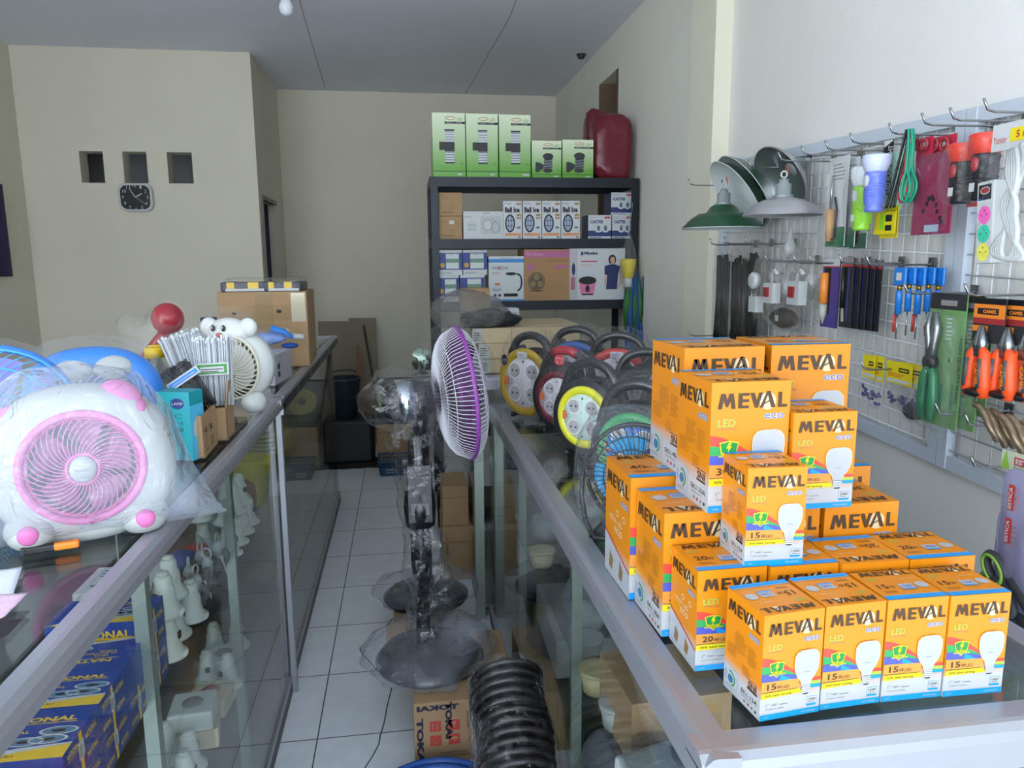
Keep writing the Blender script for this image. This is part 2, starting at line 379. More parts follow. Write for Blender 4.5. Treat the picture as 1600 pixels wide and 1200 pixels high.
# bulb on the ceiling
bp = pt(447, 8, z=CZ - .09)
t = thing('light_bulb', 'white light bulb in a socket under the ceiling', 'light bulb', (bp.x, bp.y, CZ))
q = MB(); q.lathe([(0, -.001), (.05, -.001), (.045, -.02), (.03, -.035), (.03, -.05), (0, -.05)], WHITE); q.build('socket', t)
q = MB(); q.lathe([(.018, -.05), (.02, -.06), (.034, -.085), (.038, -.105), (.03, -.13), (.015, -.141), (0, -.143)], mat('bulb_white', 'f2f6ff', .3)); q.build('bulb', t)
bp = pt(908, 85, z=CZ); q = MB(M=Tr(bp.x, bp.y, CZ)); q.lathe([(0, -.03), (.02, -.03), (.035, 0), (0, 0)], DARK); tag(q.build('ceiling_rose'), 'small dark round fitting on the ceiling near the right wall', 'ceiling fitting')
# wall clock
a = pt(190, 331, y=YP); b = pt(239, 287, y=YP); cw, chh = b.x - a.x, b.z - a.z
t = thing('wall_clock', 'square wall clock with black dial and white rounded rim below the vent holes', 'clock', (a.x, YP, a.z))
def rrect(w, h, r, n=6, x=0, y=0):
    o = []
    for cx, cy, a0 in ((w-r, h-r, 0), (r, h-r, PI/2), (r, r, PI), (w-r, r, 1.5*PI)):
        for i in range(n + 1): o.append((x + cx + r * math.cos(a0 + PI/2*i/n), y + cy + r * math.sin(a0 + PI/2*i/n)))
    return o
F = Fr((0, -.04, 0), (1, 0, 0), (0, 0, 1))
q = MB(); q.prism(rrect(cw, chh, .055), .04, WHITE, F); q.build('case', t, bev=.006)
q = MB(); q.poly(F, rrect(cw - .03, chh - .03, .045, x=.015, y=.015), mat('dial_black', '14181b', .3), 2)
for i in range(12):
    an = PI/2 - (i + 1) * PI/6; R_ = cw * .36; x = cw/2 + R_*math.cos(an); y = chh/2 + R_*math.sin(an); s_ = '%d' % (i + 1); hh = .022; ww = .012 * len(s_)
    q.text(F, s_, x - ww/2, y - hh/2, x + ww/2, y + hh/2, WHITE, 4)
q.build('dial', t)
q = MB(); q.seg(F, cw/2, chh/2, cw/2 - .035, chh/2 + .06, .005, WHITE, 7); q.seg(F, cw/2, chh/2, cw/2 + .045, chh/2 + .025, .007, WHITE, 7); q.seg(F, cw/2 - .01, chh/2 + .01, cw/2 + .07, chh/2 - .05, .002, WHITE, 8); q.build('hands', t)
# ================================================================ glass showcases
def rail(q, ax, a0, a1, out_x, top, w=.055, h=.06, flip=1):
    """bevelled aluminium edge rail running in y (ax='y') or x; out_x is the outer edge position; flip=+1 outer side is +"""
    prof = [(0, 0), (0, -.012), (-.004, -h), (-w * .55, -h), (-w * .55, -.02), (-w, -.02), (-w, -.004), (-w * .9, 0), (-.018, 0)]
    prof = [(0, -h), (0, -.02), (-.004, -.009), (-.013, -.001), (-.02, 0), (-w, -.002), (-w, -.022), (-.02, -.022), (-.02, -h)]
    n = len(prof); vs = []
    for t in (a0, a1):
        for d, z in prof:
            e = out_x + flip * d
            vs.append((e, t, top + z) if ax == 'y' else (t, e, top + z))
    q.add(vs, [(i, (i+1) % n, n + (i+1) % n, n + i) for i in range(n)] + [tuple(range(n)), tuple(range(2*n-1, n-1, -1))], ALU)
ALUD = mat('dark_cabinet_rail', '4a4c50', .45, .5)
def showcase(name, label, y0, y1, xo, depth, top, side, posts, shelves, post_m=None, rw=.05, rh=.05):
    """side=-1: body extends to -x from xo ; side=+1: body extends to +x.  glass front at xo"""
    t = thing(name, label, 'glass counter', (xo, (y0 + y1) / 2, 0))
    xi = xo + side * depth; f = -side
    xg = xo - f * .02 if False else xo + side * .006
    q = MB(); fo = xo + f * (.028 if side < 0 else .0)
    rail(q, 'y', y0, y1, fo, top, rw, rh, flip=f); q.build('front_rail', t, world=True)
    q = MB(); rail(q, 'y', y0, y1, xi, top, flip=-f); q.build('back_rail', t, world=True)
    q = MB(); rail(q, 'x', min(xi, fo) , max(xi, fo), y0, top, flip=-1); q.build('end_rail', t, world=True)
    q = MB(); rail(q, 'x', min(xi, fo), max(xi, fo), y1, top, flip=1); q.build('end_rail', t, world=True)
    q = MB(); q.box((xo + side * .025, y0 + .025, top - .012), (xi - side * .025, y1 - .025, top - .006), GLASS); q.build('top_glass', t, world=True)
    q = MB(); q.box((xg, y0 + .01, .05), (xg + side * .005, y1 - .01, top - .03), GLASS); q.build('front_glass', t, world=True)
    q = MB(); q.box((xo, y0, 0), (xo + side * .03, y1, .045), ALUD); q.box((xi, y0, 0), (xi - side * .03, y1, .045), ALUD)
    q.box((xo + side * .002, y0, .045), (xi, y1, .06), mat('cabinet_base_board', '8f958f', .6)) ; q.box((xo + side*.0, y0, .047), (xo+side*.02, y1, .07), ALU)
    q.build('base_frame', t, world=True)
    q = MB()
    q.box((xi - side * .006, y0, .06), (xi, y1, top - .03), mat('sliding_back_panel', '6f7a7a', .4)); q.build('back_panel', t, world=True)
    for py, w_ in posts:
        q = MB(); q.box((xg + side * .006, py - w_/2, .05), (xg + side * .03, py + w_/2, top - .03), post_m or mat('post_aluminium', 'a9b5ae', .4, .6)); q.build('upright', t, world=True)
    for z in shelves:
        q = MB(); q.box((xo + side * .035, y0 + .03, z - .006), (xi - side * .03, y1 - .03, z), GLASS); q.build('shelf', t, world=True)
    return t
LX = -.457; LT = 1.13
sc1 = showcase('glass_showcase', 'near left glass showcase with aluminium rails holding tape boxes and white sockets', .35, 2.655, LX, .58, LT, -1, [(.665, .025), (1.325, .025), (1.985, .025)], [.80, .47], rw=.038, rh=.036)
q = MB(); q.box((LX - .004, 2.645, 0), (LX + .018, 2.668, LT - .02), ALU); q.build('corner_post', sc1, world=True, bev=.003)
sc2 = showcase('glass_showcase', 'far left glass showcase standing beyond the bright corner post', 2.68, 4.93, LX - .004, .58, LT, -1, [(4.91, .012)], [.78, .42], post_m=DARK, rw=.038, rh=.055)
q = MB(); F = Fr((LX + .0251, 2.68, LT - .058), (0, 1, 0), (0, 0, 1))
q.rect(F, .02, .006, 2.22, .042, mat('dark_rail_strip', '2c2637', .4), 1)
for i in range(5): q.rect(F, .35 + i * .43, .004, .372 + i * .43, .044, ALU, 2)
q.build('rail_strip', sc2, world=True)
RX = .343; RT = 1.0
sc3 = showcase('glass_showcase', 'near right glass showcase carrying the pyramid of orange bulb boxes', .765, 3.09, RX, .66, RT, 1, [(1.53, .02), (2.3, .02), (3.07, .012)], [.66, .36])
# front end glass of the right showcase
q = MB(); q.box((RX + .01, .775, .06), (RX + .65, .781, RT - .03), GLASS); q.build('end_glass', sc3, world=True)
sc4 = showcase('glass_showcase', 'far right glass showcase behind the row of cable reels', 3.13, 4.05, .30, .62, 1.11, 1, [], [.62])
q = MB(); q.box((.285, 3.105, 0), (.325, 3.135, 1.08), mat('post_aluminium', 'a9b5ae', .4, .6)); q.build('corner_post', sc4, world=True)
q = MB(); q.box((.33, 3.135, .06), (.9, 3.14, 1.05), GLASS); q.build('end_glass', sc4, world=True)
# ================================================================ orange bulb boxes
def grad_mat(name, base, bottom, z0, z1):
    M = bpy.data.materials.new(name); M.use_nodes = True; nt = M.node_tree; b = nt.nodes['Principled BSDF']
    tc = nt.nodes.new('ShaderNodeTexCoord'); sp = nt.nodes.new('ShaderNodeSeparateXYZ'); r = nt.nodes.new('ShaderNodeValToRGB')
    nt.links.new(tc.outputs['Generated'], sp.inputs[0]); nt.links.new(sp.outputs[2], r.inputs[0]); nt.links.new(r.outputs[0], b.inputs['Base Color'])
    r.color_ramp.elements[0].position = z0; r.color_ramp.elements[0].color = lin(bottom)
    r.color_ramp.elements[1].position = z1; r.color_ramp.elements[1].color = lin(base)
    b.inputs['Roughness'].default_value = .38; b.inputs['Coat Weight'].default_value = .12; b.inputs['Coat Roughness'].default_value = .2
    return M
OB = grad_mat('orange_carton_print', 'dc860c', 'b6b9bd', .19, .32)
O1 = mat('orange_ink', 'dc860c', .38, coat=.12)
O2 = mat('light_orange_ink', 'd9923e', .4); MB_ = mat('brown_black_ink', '4a3421', .5); CRE = mat('cream_ink', 'dcc699', .45)
ORED = mat('rainbow_red', 'e0483a', .4); OGR = mat('rainbow_green', '2f9a55', .4); OBL = mat('rainbow_indigo', '4a56b8', .4)
OLG = mat('rainbow_lime', '9cc54a', .4); OCY = mat('strip_cyan', '0f93e0', .4); OYE = mat('band_yellow', 'dccb14', .4)
SHG = mat('shield_green', '1f8a3c', .4); GOLD = mat('gold_ink', 'd6c23a', .4); LEDG = mat('led_green_ink', '8fc763', .5); ECO = mat('eco_purple', '5f5a9c', .5)
BUW = mat('printed_bulb_white', 'aeb2b8', .35); BUS = mat('printed_bulb_shade', 'a9b1bc', .35); SCR = mat('printed_screw_grey', '8d959c', .4); SCR2 = mat('printed_screw_light', 'd5dade', .4)
def meval_word(q, F, x, y, w, h, k=3):
    """MEVAL with the pointed A over a pale disc"""
    sl = .02 * w; b = h * .26
    q.ell(F, x + w * .715, y + h * .44, h * .58, h * .58, CRE, k)
    def P(pts, kk=k + 1, m=MB_): q.poly(F, [(x + a * w, y + c * h) for a, c in pts], m, kk)
    P([(0, 0), (.06, 0), (.09, 1), (.04, 1)]); P([(.04, 1), (.105, 1), (.155, .28), (.115, .12)]); P([(.115, .12), (.155, .28), (.215, 1), (.15, .28)][:3] + [(.15, 1)] if False else [(.115, .12), (.145, .12), (.215, 1), (.155, 1)])
    P([(.16, 1), (.22, 1), (.255, 0), (.195, 0)])
    P([(.29, 0), (.35, 0), (.35, 1), (.29, 1)])
    for c in (0, .41, .82): P([(.35, c), (.445, c), (.445, c + .18), (.35, c + .18)])
    P([(.455, 1), (.52, 1), (.57, .25), (.53, 0)]); P([(.53, 0), (.575, 0), (.64, 1), (.585, 1)])
    P([(.60, 0), (.65, 0), (.73, 1.08), (.695, 1.08)]); P([(.695, 1.08), (.75, 1.08), (.83, 0), (.765, 0)]); P([(.635, .22), (.65, .18), (.765, .46), (.76, .56)])
    P([(.865, 0), (.92, 0), (.92, 1), (.865, 1)]); P([(.92, 0), (1.0, 0), (1.0, .18), (.92, .18)])
def eco(q, F, x, y, w, h, k=4):
    q.text(F, 'eco', x - w*.04, y - h*.1, x + w*1.04, y + h*1.1, WHITE, k, .06); q.text(F, 'eco', x, y, x + w, y + h, ECO, k + 1, 0)
def bulb_pic(q, F, x, y, w, h, k=4, screw=True):
    """white capsule bulb, top-left x,y is lower left of picture box"""
    c = x + w / 2; bh = h * .20 if screw else 0
    prof = [(.16, .2), (.2, .3), (.36, .42), (.47, .56), (.5, .72), (.48, .88), (.36, .97), (.2, 1)]
    L = [(c - a * w, y + b * h) for a, b in prof]; R_ = [(c + a * w, y + b * h) for a, b in prof][::-1]
    q.poly(F, [(c - (a + .03) * w, y + b * h) for a, b in prof][::-1] + [(c + (a + .03) * w, y + (b + .005) * h) for a, b in prof], CRE, k)
    q.poly(F, (L + R_)[::-1], BUW, k + 1)
    q.rect(F, c - .49 * w, y + .6 * h, c + .49 * w, y + .606 * h, BUS, k + 2); q.text(F, 'MEVAL', c - .12 * w, y + .5 * h, c + .14 * w, y + .525 * h, GREYINK, k + 2)
    if screw:
        q.rect(F, c - .17 * w, y + .03 * h, c + .17 * w, y + .21 * h, SCR, k + 1)
        for i in range(4): q.rect(F, c - .18 * w, y + (.04 + .045 * i) * h, c + .18 * w, y + (.06 + .045 * i) * h, SCR2, k + 2)
        q.poly(F, [(c - .08 * w, y), (c + .08 * w, y), (c + .14 * w, y + .03 * h), (c - .14 * w, y + .03 * h)], DARK, k + 1)
def bulb_front(q, F, w, h, watt, lum):
    meval_word(q, F, .08 * w, .80 * h, .88 * w, .115 * h)
    eco(q, F, .68 * w, .715 * h, .24 * w, .04 * h)
    q.text(F, 'LED', .09 * w, .665 * h, .31 * w, .72 * h, LEDG, 3); q.text(F, 'CAPSULE MODEL', .09 * w, .638 * h, .34 * w, .65 * h, GREYINK, 3)
    def wave(y0, y1, drop, m, k):
        n = 8; up = []; lo = []
        for i in range(n + 1):
            u = i / n; x = u * .62; d = drop * (u ** 1.7)
            up.append((x * w, (y1 - d) * h)); lo.append((x * w, (y0 - d * 1.1) * h))
        q.poly(F, lo + up[::-1], m, k)
    wave(.525, .60, .20, ORED, 2); wave(.45, .52, .13, OGR, 3); wave(.375, .445, .05, OBL, 4)
    q.poly(F, [(.3*w, .375*h), (.52*w, .36*h), (.3*w, .43*h)], OCY, 5)
    q.poly(F, [(0, .272*h), (.62*w, .272*h), (.62*w, .365*h), (0, .375*h)], O2, 6)
    q.rect(F, 0, .273*h, .6*w, .2755*h, MB_, 7)
    q.poly(F, [(0, .21*h), (.7*w, .225*h), (.62*w, .27*h), (0, .265*h)], OYE, 7)
    q.text(F, '30% lebih terang', .06 * w, .222 * h, .5 * w, .25 * h, MB_, 8, .01)
    q.text(F, watt, .09 * w, .292 * h, .245 * w, .35 * h, MB_, 8, .02); q.text(F, 'W', .255 * w, .292 * h, .335 * w, .327 * h, MB_, 8, .01); q.text(F, 'LED', .345 * w, .293 * h, .46 * w, .32 * h, MB_, 8)
    for j, (m_, c) in enumerate(((ORED, .315), (OLG, .285), (OCY, .25))):
        q.poly(F, [(.7*w, (c+.03)*h), (.86*w, c*h), (w, (c)*h), (w, (c+.03)*h), (.86*w, (c+.032)*h), (.72*w, (c+.06)*h)], m_, 3 + j)
    bulb_pic(q, F, .54 * w, .20 * h, .40 * w, .43 * h, 8)
    S = [(.5, 0), (.9, .35), (1, .9), (.5, 1), (0, .9), (.1, .35)]
    q.poly(F, [((.115 + .25 * a) * w, (.405 + .155 * b) * h) for a, b in S], GOLD, 6); q.poly(F, [((.13 + .22 * a) * w, (.415 + .135 * b) * h) for a, b in S], SHG, 7)
    q.poly(F, [(.235*w, .545*h), (.205*w, .5*h), (.235*w, .5*h), (.215*w, .46*h), (.275*w, .515*h), (.245*w, .515*h), (.275*w, .545*h)][::-1], OYE, 8)
    q.text(F, 'SURGE', .15 * w, .452 * h, .33 * w, .468 * h, OYE, 9, .03); q.text(F, 'PROTECTION', .11 * w, .43 * h, .37 * w, .449 * h, OYE, 9, .03)
    q.text(F, '180°', .18 * w, .13 * h, .3 * w, .15 * h, GREYINK, 3); q.rect(F, .32*w, .132*h, .46*w, .138*h, GREYINK, 3); q.text(F, '170-240V AC 50/60Hz', .09 * w, .095 * h, .4 * w, .108 * h, GREYINK, 3)
    q.hoop(F, .12*w, .142*h, .03*w, .016*h, .006*w, GREYINK, 3, 8, PI*.1, PI*1.5)
    q.frame(F, .78*w, .075*h, .945*w, .165*h, .004*w, OCY, 3); q.rect(F, .785*w, .078*h, .94*w, .095*h, OCY, 4); q.rect(F, .785*w, .095*h, .94*w, .16*h, WHITE, 2)
    q.text(F, lum, .80 * w, .125 * h, .925 * w, .15 * h, MB_, 4, .01); q.rect(F, .81*w, .108*h, .91*w, .115*h, GREYINK, 4)
    q.rect(F, 0, 0, w, .055*h, OCY, 3); q.text(F, 'PUTIH', .06*w, .02*h, .14*w, .033*h, WHITE, 4); q.text(F, 'NON DIMMABLE', .7*w, .02*h, .93*w, .035*h, WHITE, 4)
def bulb_side(q, F, w, h, code, kind=0):
    meval_word(q, F, .06 * w, .80 * h, .88 * w, .115 * h); eco(q, F, .66 * w, .70 * h, .26 * w, .045 * h)
    if kind == 0:
        q.lines(F, .28*w, .47*h, .62*w, .66*h, 11, MB_, 2, .18); q.lines(F, .64*w, .44*h, .88*w, .62*h, 10, MB_, 2, .18); q.lines(F, .08*w, .38*h, .42*w, .50*h, 8, MB_, 2, .18); q.lines(F, .5*w, .3*h, .75*w, .4*h, 5, MB_, 2, .18)
        q.poly(F, [(0, 0), (.4*w, 0), (.4*w, .24*h), (0, .27*h)], BUW, 2)
        q.hoop(F, .2*w, .14*h, .13*w, .075*h, .025*w, SHG, 4, 14, -PI*.4, PI*.6); q.ell(F, .2*w, .135*h, .07*w, .04*h, mat('logo_blue', '2c6f9c', .5), 4); q.lines(F, .05*w, .04*h, .35*w, .06*h, 2, GREYINK, 3); q.lines(F, .03*w, .1*h, .1*w, .2*h, 5, ECO, 3)
        q.frame(F, .66*w, .21*h, .92*w, .215*h, .002, MB_, 3); q.rect(F, .66*w, .205*h, .92*w, .21*h, MB_, 3); q.text(F, 'SNI', .68*w, .225*h, .9*w, .285*h, MB_, 3, .02); q.rect(F, .66*w, .295*h, .92*w, .3*h, MB_, 3)
        q.text(F, code, .5*w, .115*h, .93*w, .155*h, MB_, 3); q.lines(F, .5*w, .09*h, .92*w, .105*h, 1, GREYINK, 3)
        for i in range(4): q.ell(F, (.6 + .1*i)*w, .05*h, .025*w, .014*h, (GREYINK, RED, GREYINK, INK)[i], 3, 8)
    else:
        q.text(F, 'MEVAL LED', .2*w, .5*h, .7*w, .55*h, CRE, 2); q.text(F, 'eco', .4*w, .42*h, .7*w, .48*h, CRE, 2)
        for i in range(2): q.hoop(F, (.5 + .26*i)*w, .6*h, .06*w, .03*h, .015*w, CRE, 2, 10)
        q.poly(F, [(0, 0), (w, 0), (w, .2*h), (0, .36*h)], BUW, 2); q.poly(F, [(0, .36*h), (w, .2*h), (w, .215*h), (0, .38*h)], RED, 3)
        for i in range(2): q.poly(F, [((.2+.4*i)*w, .08*h), ((.32+.4*i)*w, .06*h), ((.36+.4*i)*w, .16*h), ((.24+.4*i)*w, .22*h)], mat('photo_brown', '8a6a3c', .5), 4)
def bulb_top(q, F, w, d, watt, lum):
    """seen upright: blue strip along the bottom edge, name at the far edge"""
    meval_word(q, F, .08*w, .80*d, .88*w, .14*d)
    q.poly(F, [(0, 0), (w, 0), (w, .12*d), (0, .12*d)], OCY, 2); q.poly(F, [(0, .12*d), (.1*w, .12*d), (.06*w, .09*d), (w, .06*d), (w, .0), (0, 0)], OCY, 3)
    q.rect(F, 0, .12*d, w, .135*d, BUW, 3)
    q.textl(F, watt, .12*w, .36*d, .14*d, MB_, 3, .01, 1.1); q.text(F, 'W', .3*w, .36*d, .4*w, .45*d, MB_, 3)
    q.rect(F, .46*w, .32*d, .7*w, .48*d, BUW, 3); q.text(F, lum, .5*w, .36*d, .67*w, .44*d, BLUE, 4); q.rect(F, .46*w, .29*d, .7*w, .33*d, OCY, 4)
    q.ell(F, .85*w, .42*d, .1*w, .1*d, BUW, 3); q.text(F, 'Concorde', .62*w, .62*d, .85*w, .67*d, CRE, 3)
    q.lines(F, .12*w, .22*d, .4*w, .3*d, 2, MB_, 2, .25); q.text(F, 'LED', .1*w, .64*d, .28*w, .72*d, LEDG, 3)
SPECS = {'15': (.0895, .0895, .148, '15', '1500', 'EK1-15A'), '20': (.107, .100, .156, '20', '2000', 'EK1-20A'),
         '30': (.130, .130, .207, '30', '3000', 'EK1-30A'), '40': (.148, .148, .225, '40', '4000', 'EK1-40A')}
PROTO = {}
def bulb_box(kind, topflip, side):
    key = (kind, topflip, side)
    if key in PROTO: return PROTO[key]
    w, d, h, watt, lum, code = SPECS[kind]
    q = MB(); q.box((0, 0, 0), (w, d, h), OB); e = .0012
    q.rect(Fr((0, 0, h), (1, 0, 0), (0, 1, 0)), 0, 0, w, d, O1, 1)
    bulb_front(q, Fr((0, 0, 0), (1, 0, 0), (0, 0, 1)), w, h, watt, lum)
    bulb_side(q, Fr((0, d, 0), (0, -1, 0), (0, 0, 1)), d, h, code, side)
    if topflip: bulb_top(q, Fr((w, d, h + .0003), (-1, 0, 0), (0, -1, 0)), w, d, watt, lum)
    else: bulb_top(q, Fr((0, 0, h + .0003), (1, 0, 0), (0, 1, 0)), w, d, watt, lum)
    q.seg(Fr((0, 0, h), (1, 0, 0), (0, 1, 0)), 0, d - .0008, w, d - .0008, .0016, MB_, 3)
    F = Fr((w, d, 0), (-1, 0, 0), (0, 0, 1)); bulb_front(q, F, w, h, watt, lum)
    bulb_side(q, Fr((w, 0, 0), (0, 1, 0), (0, 0, 1)), d, h, code, 1 - side)
    me = q.build('bulb_box').data
    bpy.data.objects.remove(bpy.data.objects[-1] if False else [o for o in bpy.data.objects if o.data == me][0])
    PROTO[key] = me; return me
z0 = RT; z2 = z0 + .1565; z3 = z0 + .2075; z4 = z0 + .2255
BX = [  # kind, x, y, z, degrees, top flipped, side, label
 ('15', .446, .827, z0, 6, 1, 0, 'small orange 15 watt bulb box at the left end of the front row'),
 ('15', .538, .838, z0, 3, 1, 0, 'small orange 15 watt bulb box second from left in the front row'),
 ('15', .630, .842, z0, 0, 0, 0, 'small orange 15 watt bulb box third from left in the front row'),
 ('15', .7215, .840, z0, -1, 0, 0, 'small orange 15 watt bulb box at the right end of the front row'),
 ('20', .409, .955, z0, 1, 0, 1, 'orange 20 watt bulb box at the left end of the second row on the glass'),
 ('20', .519, .952, z0, 0, 0, 1, 'orange 20 watt bulb box under the small one standing on top, second row'),
 ('20', .628, .945, z0, 0, 1, 0, 'orange 20 watt bulb box third from left in the second row'),
 ('20', .737, .944, z0, 0, 0, 0, 'orange 20 watt bulb box at the right end of the second row'),
 ('30', .395, 1.060, z0, 1, 1, 0, 'orange 30 watt bulb box at the left end of the third row'),
 ('30', .528, 1.060, z0, 0, 1, 0, 'orange 30 watt bulb box in the third row mostly hidden behind the 20 watt ones'),
 ('30', .664, 1.056, z0, 0, 1, 0, 'orange 30 watt bulb box at the right end of the third row'),
 ('40', .383, 1.196, z0, 1, 0, 1, 'orange 40 watt bulb box at the left end of the back row'),
 ('40', .534, 1.198, z0, 0, 1, 0, 'large orange 40 watt bulb box hidden in the middle of the back row'),
 ('40', .690, 1.198, z0, 0, 0, 0, 'orange 40 watt bulb box low at the right end of the back row'),
 ('40', .472, 1.192, z4, 2, 1, 0, 'large orange 40 watt bulb box on the upper tier, topmost at left'),
 ('40', .637, 1.205, z4, -1, 0, 0, 'large orange 40 watt bulb box on the upper tier, topmost at right'),
 ('30', .461, 1.050, z3, 1, 1, 0, 'orange 30 watt bulb box standing on the third row in front of the two topmost'),
 ('20', .594, 1.044, z3, 0, 1, 0, 'orange 20 watt bulb box standing on the third row beside the 30 watt one'),
 ('15', .481, .960, z2, -2, 1, 0, 'small orange 15 watt bulb box standing alone on the second row'),
]
for k, x, y, z, a, tf, sd, lab in BX:
    o = bpy.data.objects.new('bulb_box', bulb_box(k, tf, sd)); COL.objects.link(o); o.location = (x, y, z + .0004); o.rotation_euler = (0, 0, math.radians(a))
    tag(o, lab, 'box', 'orange bulb boxes stacked on the glass counter')
# ================================================================ things on the left counter
def pillow(q, fr, pts, depth, m, amp=.012, seed=0, rings=8, per=6, pw=3, back=True, fr_=9):
    """closed soft bag: outline in a frame, bulging by depth on both sides"""
    n0 = len(pts); cx = sum(p[0] for p in pts) / n0; cy = sum(p[1] for p in pts) / n0; ol = []
    for i in range(n0):
        a = pts[i]; b = pts[(i+1) % n0]
        for k in range(per): ol.append((a[0] + (b[0]-a[0])*k/per, a[1] + (b[1]-a[1])*k/per))
    N = len(ol)
    for _ in range(2): ol = [((ol[i-1][0] + 2*ol[i][0] + ol[(i+1) % N][0]) / 4, (ol[i-1][1] + 2*ol[i][1] + ol[(i+1) % N][1]) / 4) for i in range(N)]
    for sd in ((1, -1) if back else (1,)):
        vs = []
        for j in range(rings + 1):
            r = j / rings
            for x, y in ol:
                X = cx + (x - cx) * r; Y = cy + (y - cy) * r
                nz = noise.noise(Vector((X * fr_, Y * fr_, seed + sd * 3))) + .6 * noise.noise(Vector((X * fr_ * 3, Y * fr_ * 3, seed + sd * 5)))
                d = depth * (1 - r ** pw) + amp * nz * (1 - .8 * (r == 1))
                vs.append(fr.o + fr.u * X + fr.v * Y + fr.n * d * sd)
        fs = [(j*N+i, j*N+(i+1) % N, (j+1)*N+(i+1) % N, (j+1)*N+i) for j in range(rings) for i in range(N)]
        if sd == -1: fs = [f[::-1] for f in fs]
        q.add(vs, fs, m, True)
FY = Fr((0, 0, 0), (1, 0, 0), (0, 0, 1))                     # faces -y
def swirl(q, c, rx, rz, r0, n, sw, m, t=.0016, dome=.02, y0=0):
    for i in range(n):
        a = 2 * PI * i / n; P = []
        for k in range(9):
            u = k / 8; rr = r0 + (1 - r0) * u; an = a + sw * u ** 1.3
            P.append((c[0] + rx * rr * math.cos(an), c[1] + y0 - dome * (1 - u * u), c[2] + rz * rr * math.sin(an)))
        q.tube(P, t, m, 5)
def blades(q, c, R, n, m, y, w=1.0, r0=.25):
    for i in range(n):
        a = 2 * PI * i / n
        def f(u, v, a=a):
            rr = R * (r0 + (1 - r0) * u); an = a + (v - .5) * w * (.6 + .4 * u) + .35 * u
            return Vector((c[0] + rr * math.cos(an), c[1] + y + (v - .5) * .03, c[2] + rr * math.sin(an)))
        q.surf(f, 6, 6, m)
def ringbody(q, c, rin, ro, dep, m, nu=64, nv=14, e=2.3, bump=None):
    """soft box-fan shell with a round hole; rin, ro = (x,z) radii"""
    def f(u, v):
        a = 2 * PI * u; ca, sa = math.cos(a), math.sin(a)
        k = (abs(ca) ** e + abs(sa) ** e) ** (-1 / e)
        ox, oz = ro[0] * ca * k, ro[1] * sa * k
        if bump:
            b = bump(a); ox *= b; oz *= b
        ix, iz = rin[0] * ca, rin[1] * sa
        th = PI * v; w = math.sin(th) ** .55
        return Vector((c[0] + ix + (ox - ix) * w, c[1] - dep / 2 * math.cos(th), c[2] + iz + (oz - iz) * w))
    q.surf(f, nu, nv, m)
PINK = mat('pink_plastic', 'd070ac', .35); PINK2 = mat('pink_deep', 'c85c9e', .35); CREAMW = mat('milky_white_plastic', 'b2b6b4', .35)
t = thing('box_fan', 'white box fan with pink round grille and pink foot pads, wrapped in clear film', 'fan', (-.557, 1.335, LT), math.radians(20)); t.scale = (.80, .86, .92)
C0 = (.0, 0, .142)
q = MB(); ringbody(q, C0, (.114, .100), (.182, .150), .095, CREAMW); q.ring((0, 0, 0), 1, .001, CREAMW, n=3) if False else None
q.build('body', t)
q = MB(); q.M = Tr(*C0) @ Matrix.Diagonal((1, 1, .88, 1)); q.ring((0, -.046, 0), .115, .0085, PINK, axis=(0, 1, 0), n=56, seg=10); q.ring((0, -.04, 0), .104, .005, PINK2, axis=(0, 1, 0), n=56); q.build('front_ring', t)
q = MB(); swirl(q, C0, .108, .095, .25, 40, -.75, PINK, .0013, .012, -.045)
for rr in (.03,): q.M = Tr(*C0) @ Matrix.Diagonal((1, 1, .92, 1)); q.ring((0, -.056, 0), rr, .004, PINK, axis=(0, 1, 0), n=36)
q.build('grille', t)
q = MB(); q.lathe([(0, .012), (.018, .011), (.025, .006), (.026, 0), (0, 0)], CREAMW, (C0[0], -.056, C0[2]), 28, M=Rx(PI/2)); F = Fr((C0[0], -.0686, C0[2]), (1, 0, 0), (0, 0, 1)); q.text(F, 'Motomitsui', -.014, -.002, .014, .002, GREYINK, 1); q.build('hub_cap', t)
q = MB(); blades(q, C0, .092, 5, mat('pink_blade', 'd58bbd', .4, trans=.2), .0, 1.1); q.build('fan_blade', t)
q = MB(); q.M = Tr(*C0) @ Matrix.Diagonal((1, 1, .88, 1)); q.lathe([(0, .0), (.114, .0), (.114, .006), (0, .006)], mat('back_grey', 'a9a9b0', .5), (0, .045, 0), 40, M=Rx(PI/2))
for i in range(18): a = i * PI / 9; q.tube([(0, .03, 0), (.11 * math.cos(a), .03, .11 * math.sin(a))], .0012, GREYINK, 4)
q.blob((0, .02, 0), (.035, .03, .035), CREAMW); q.build('rear_guard', t)
for sx in (-1, 1):
    q = MB(); q.blob((sx * .105, -.012, .030), (.052, .06, .038), CREAMW, flat=.0); f_ = q.build('foot', t)
    q = MB(); q.blob((sx * .108, -.066, .034), (.020, .009, .018), PINK); q.build('foot_pad', f_)
q = MB(); q.blob((.085, -.015, .268), (.042, .024, .026), PINK, T=Ry(.45)); q.blob((.118, -.02, .243), (.015, .024, .016), PINK2); q.build('carry_knob', t)
q = MB(); q.blob((-.125, -.012, .235), (.035, .016, .026), PINK, T=Ry(-.4)); q.build('side_knob', t)
BAG = film('milky_bag_film', 'cfd8ea', .20, .14, 11, 1.2, .8)
q = MB(); pillow(q, Fr((0, -.0, 0), (1, 0, 0), (0, 0, 1)), [(-.22, .002), (-.225, .12), (-.20, .26), (-.10, .325), (.02, .33), (.12, .31), (.18, .23), (.215, .12), (.262, .03), (.285, .003), (.22, .001), (.1, .001)], .088, BAG, .008, 2, rings=14, per=8, pw=5)
q.build('plastic_bag', t)
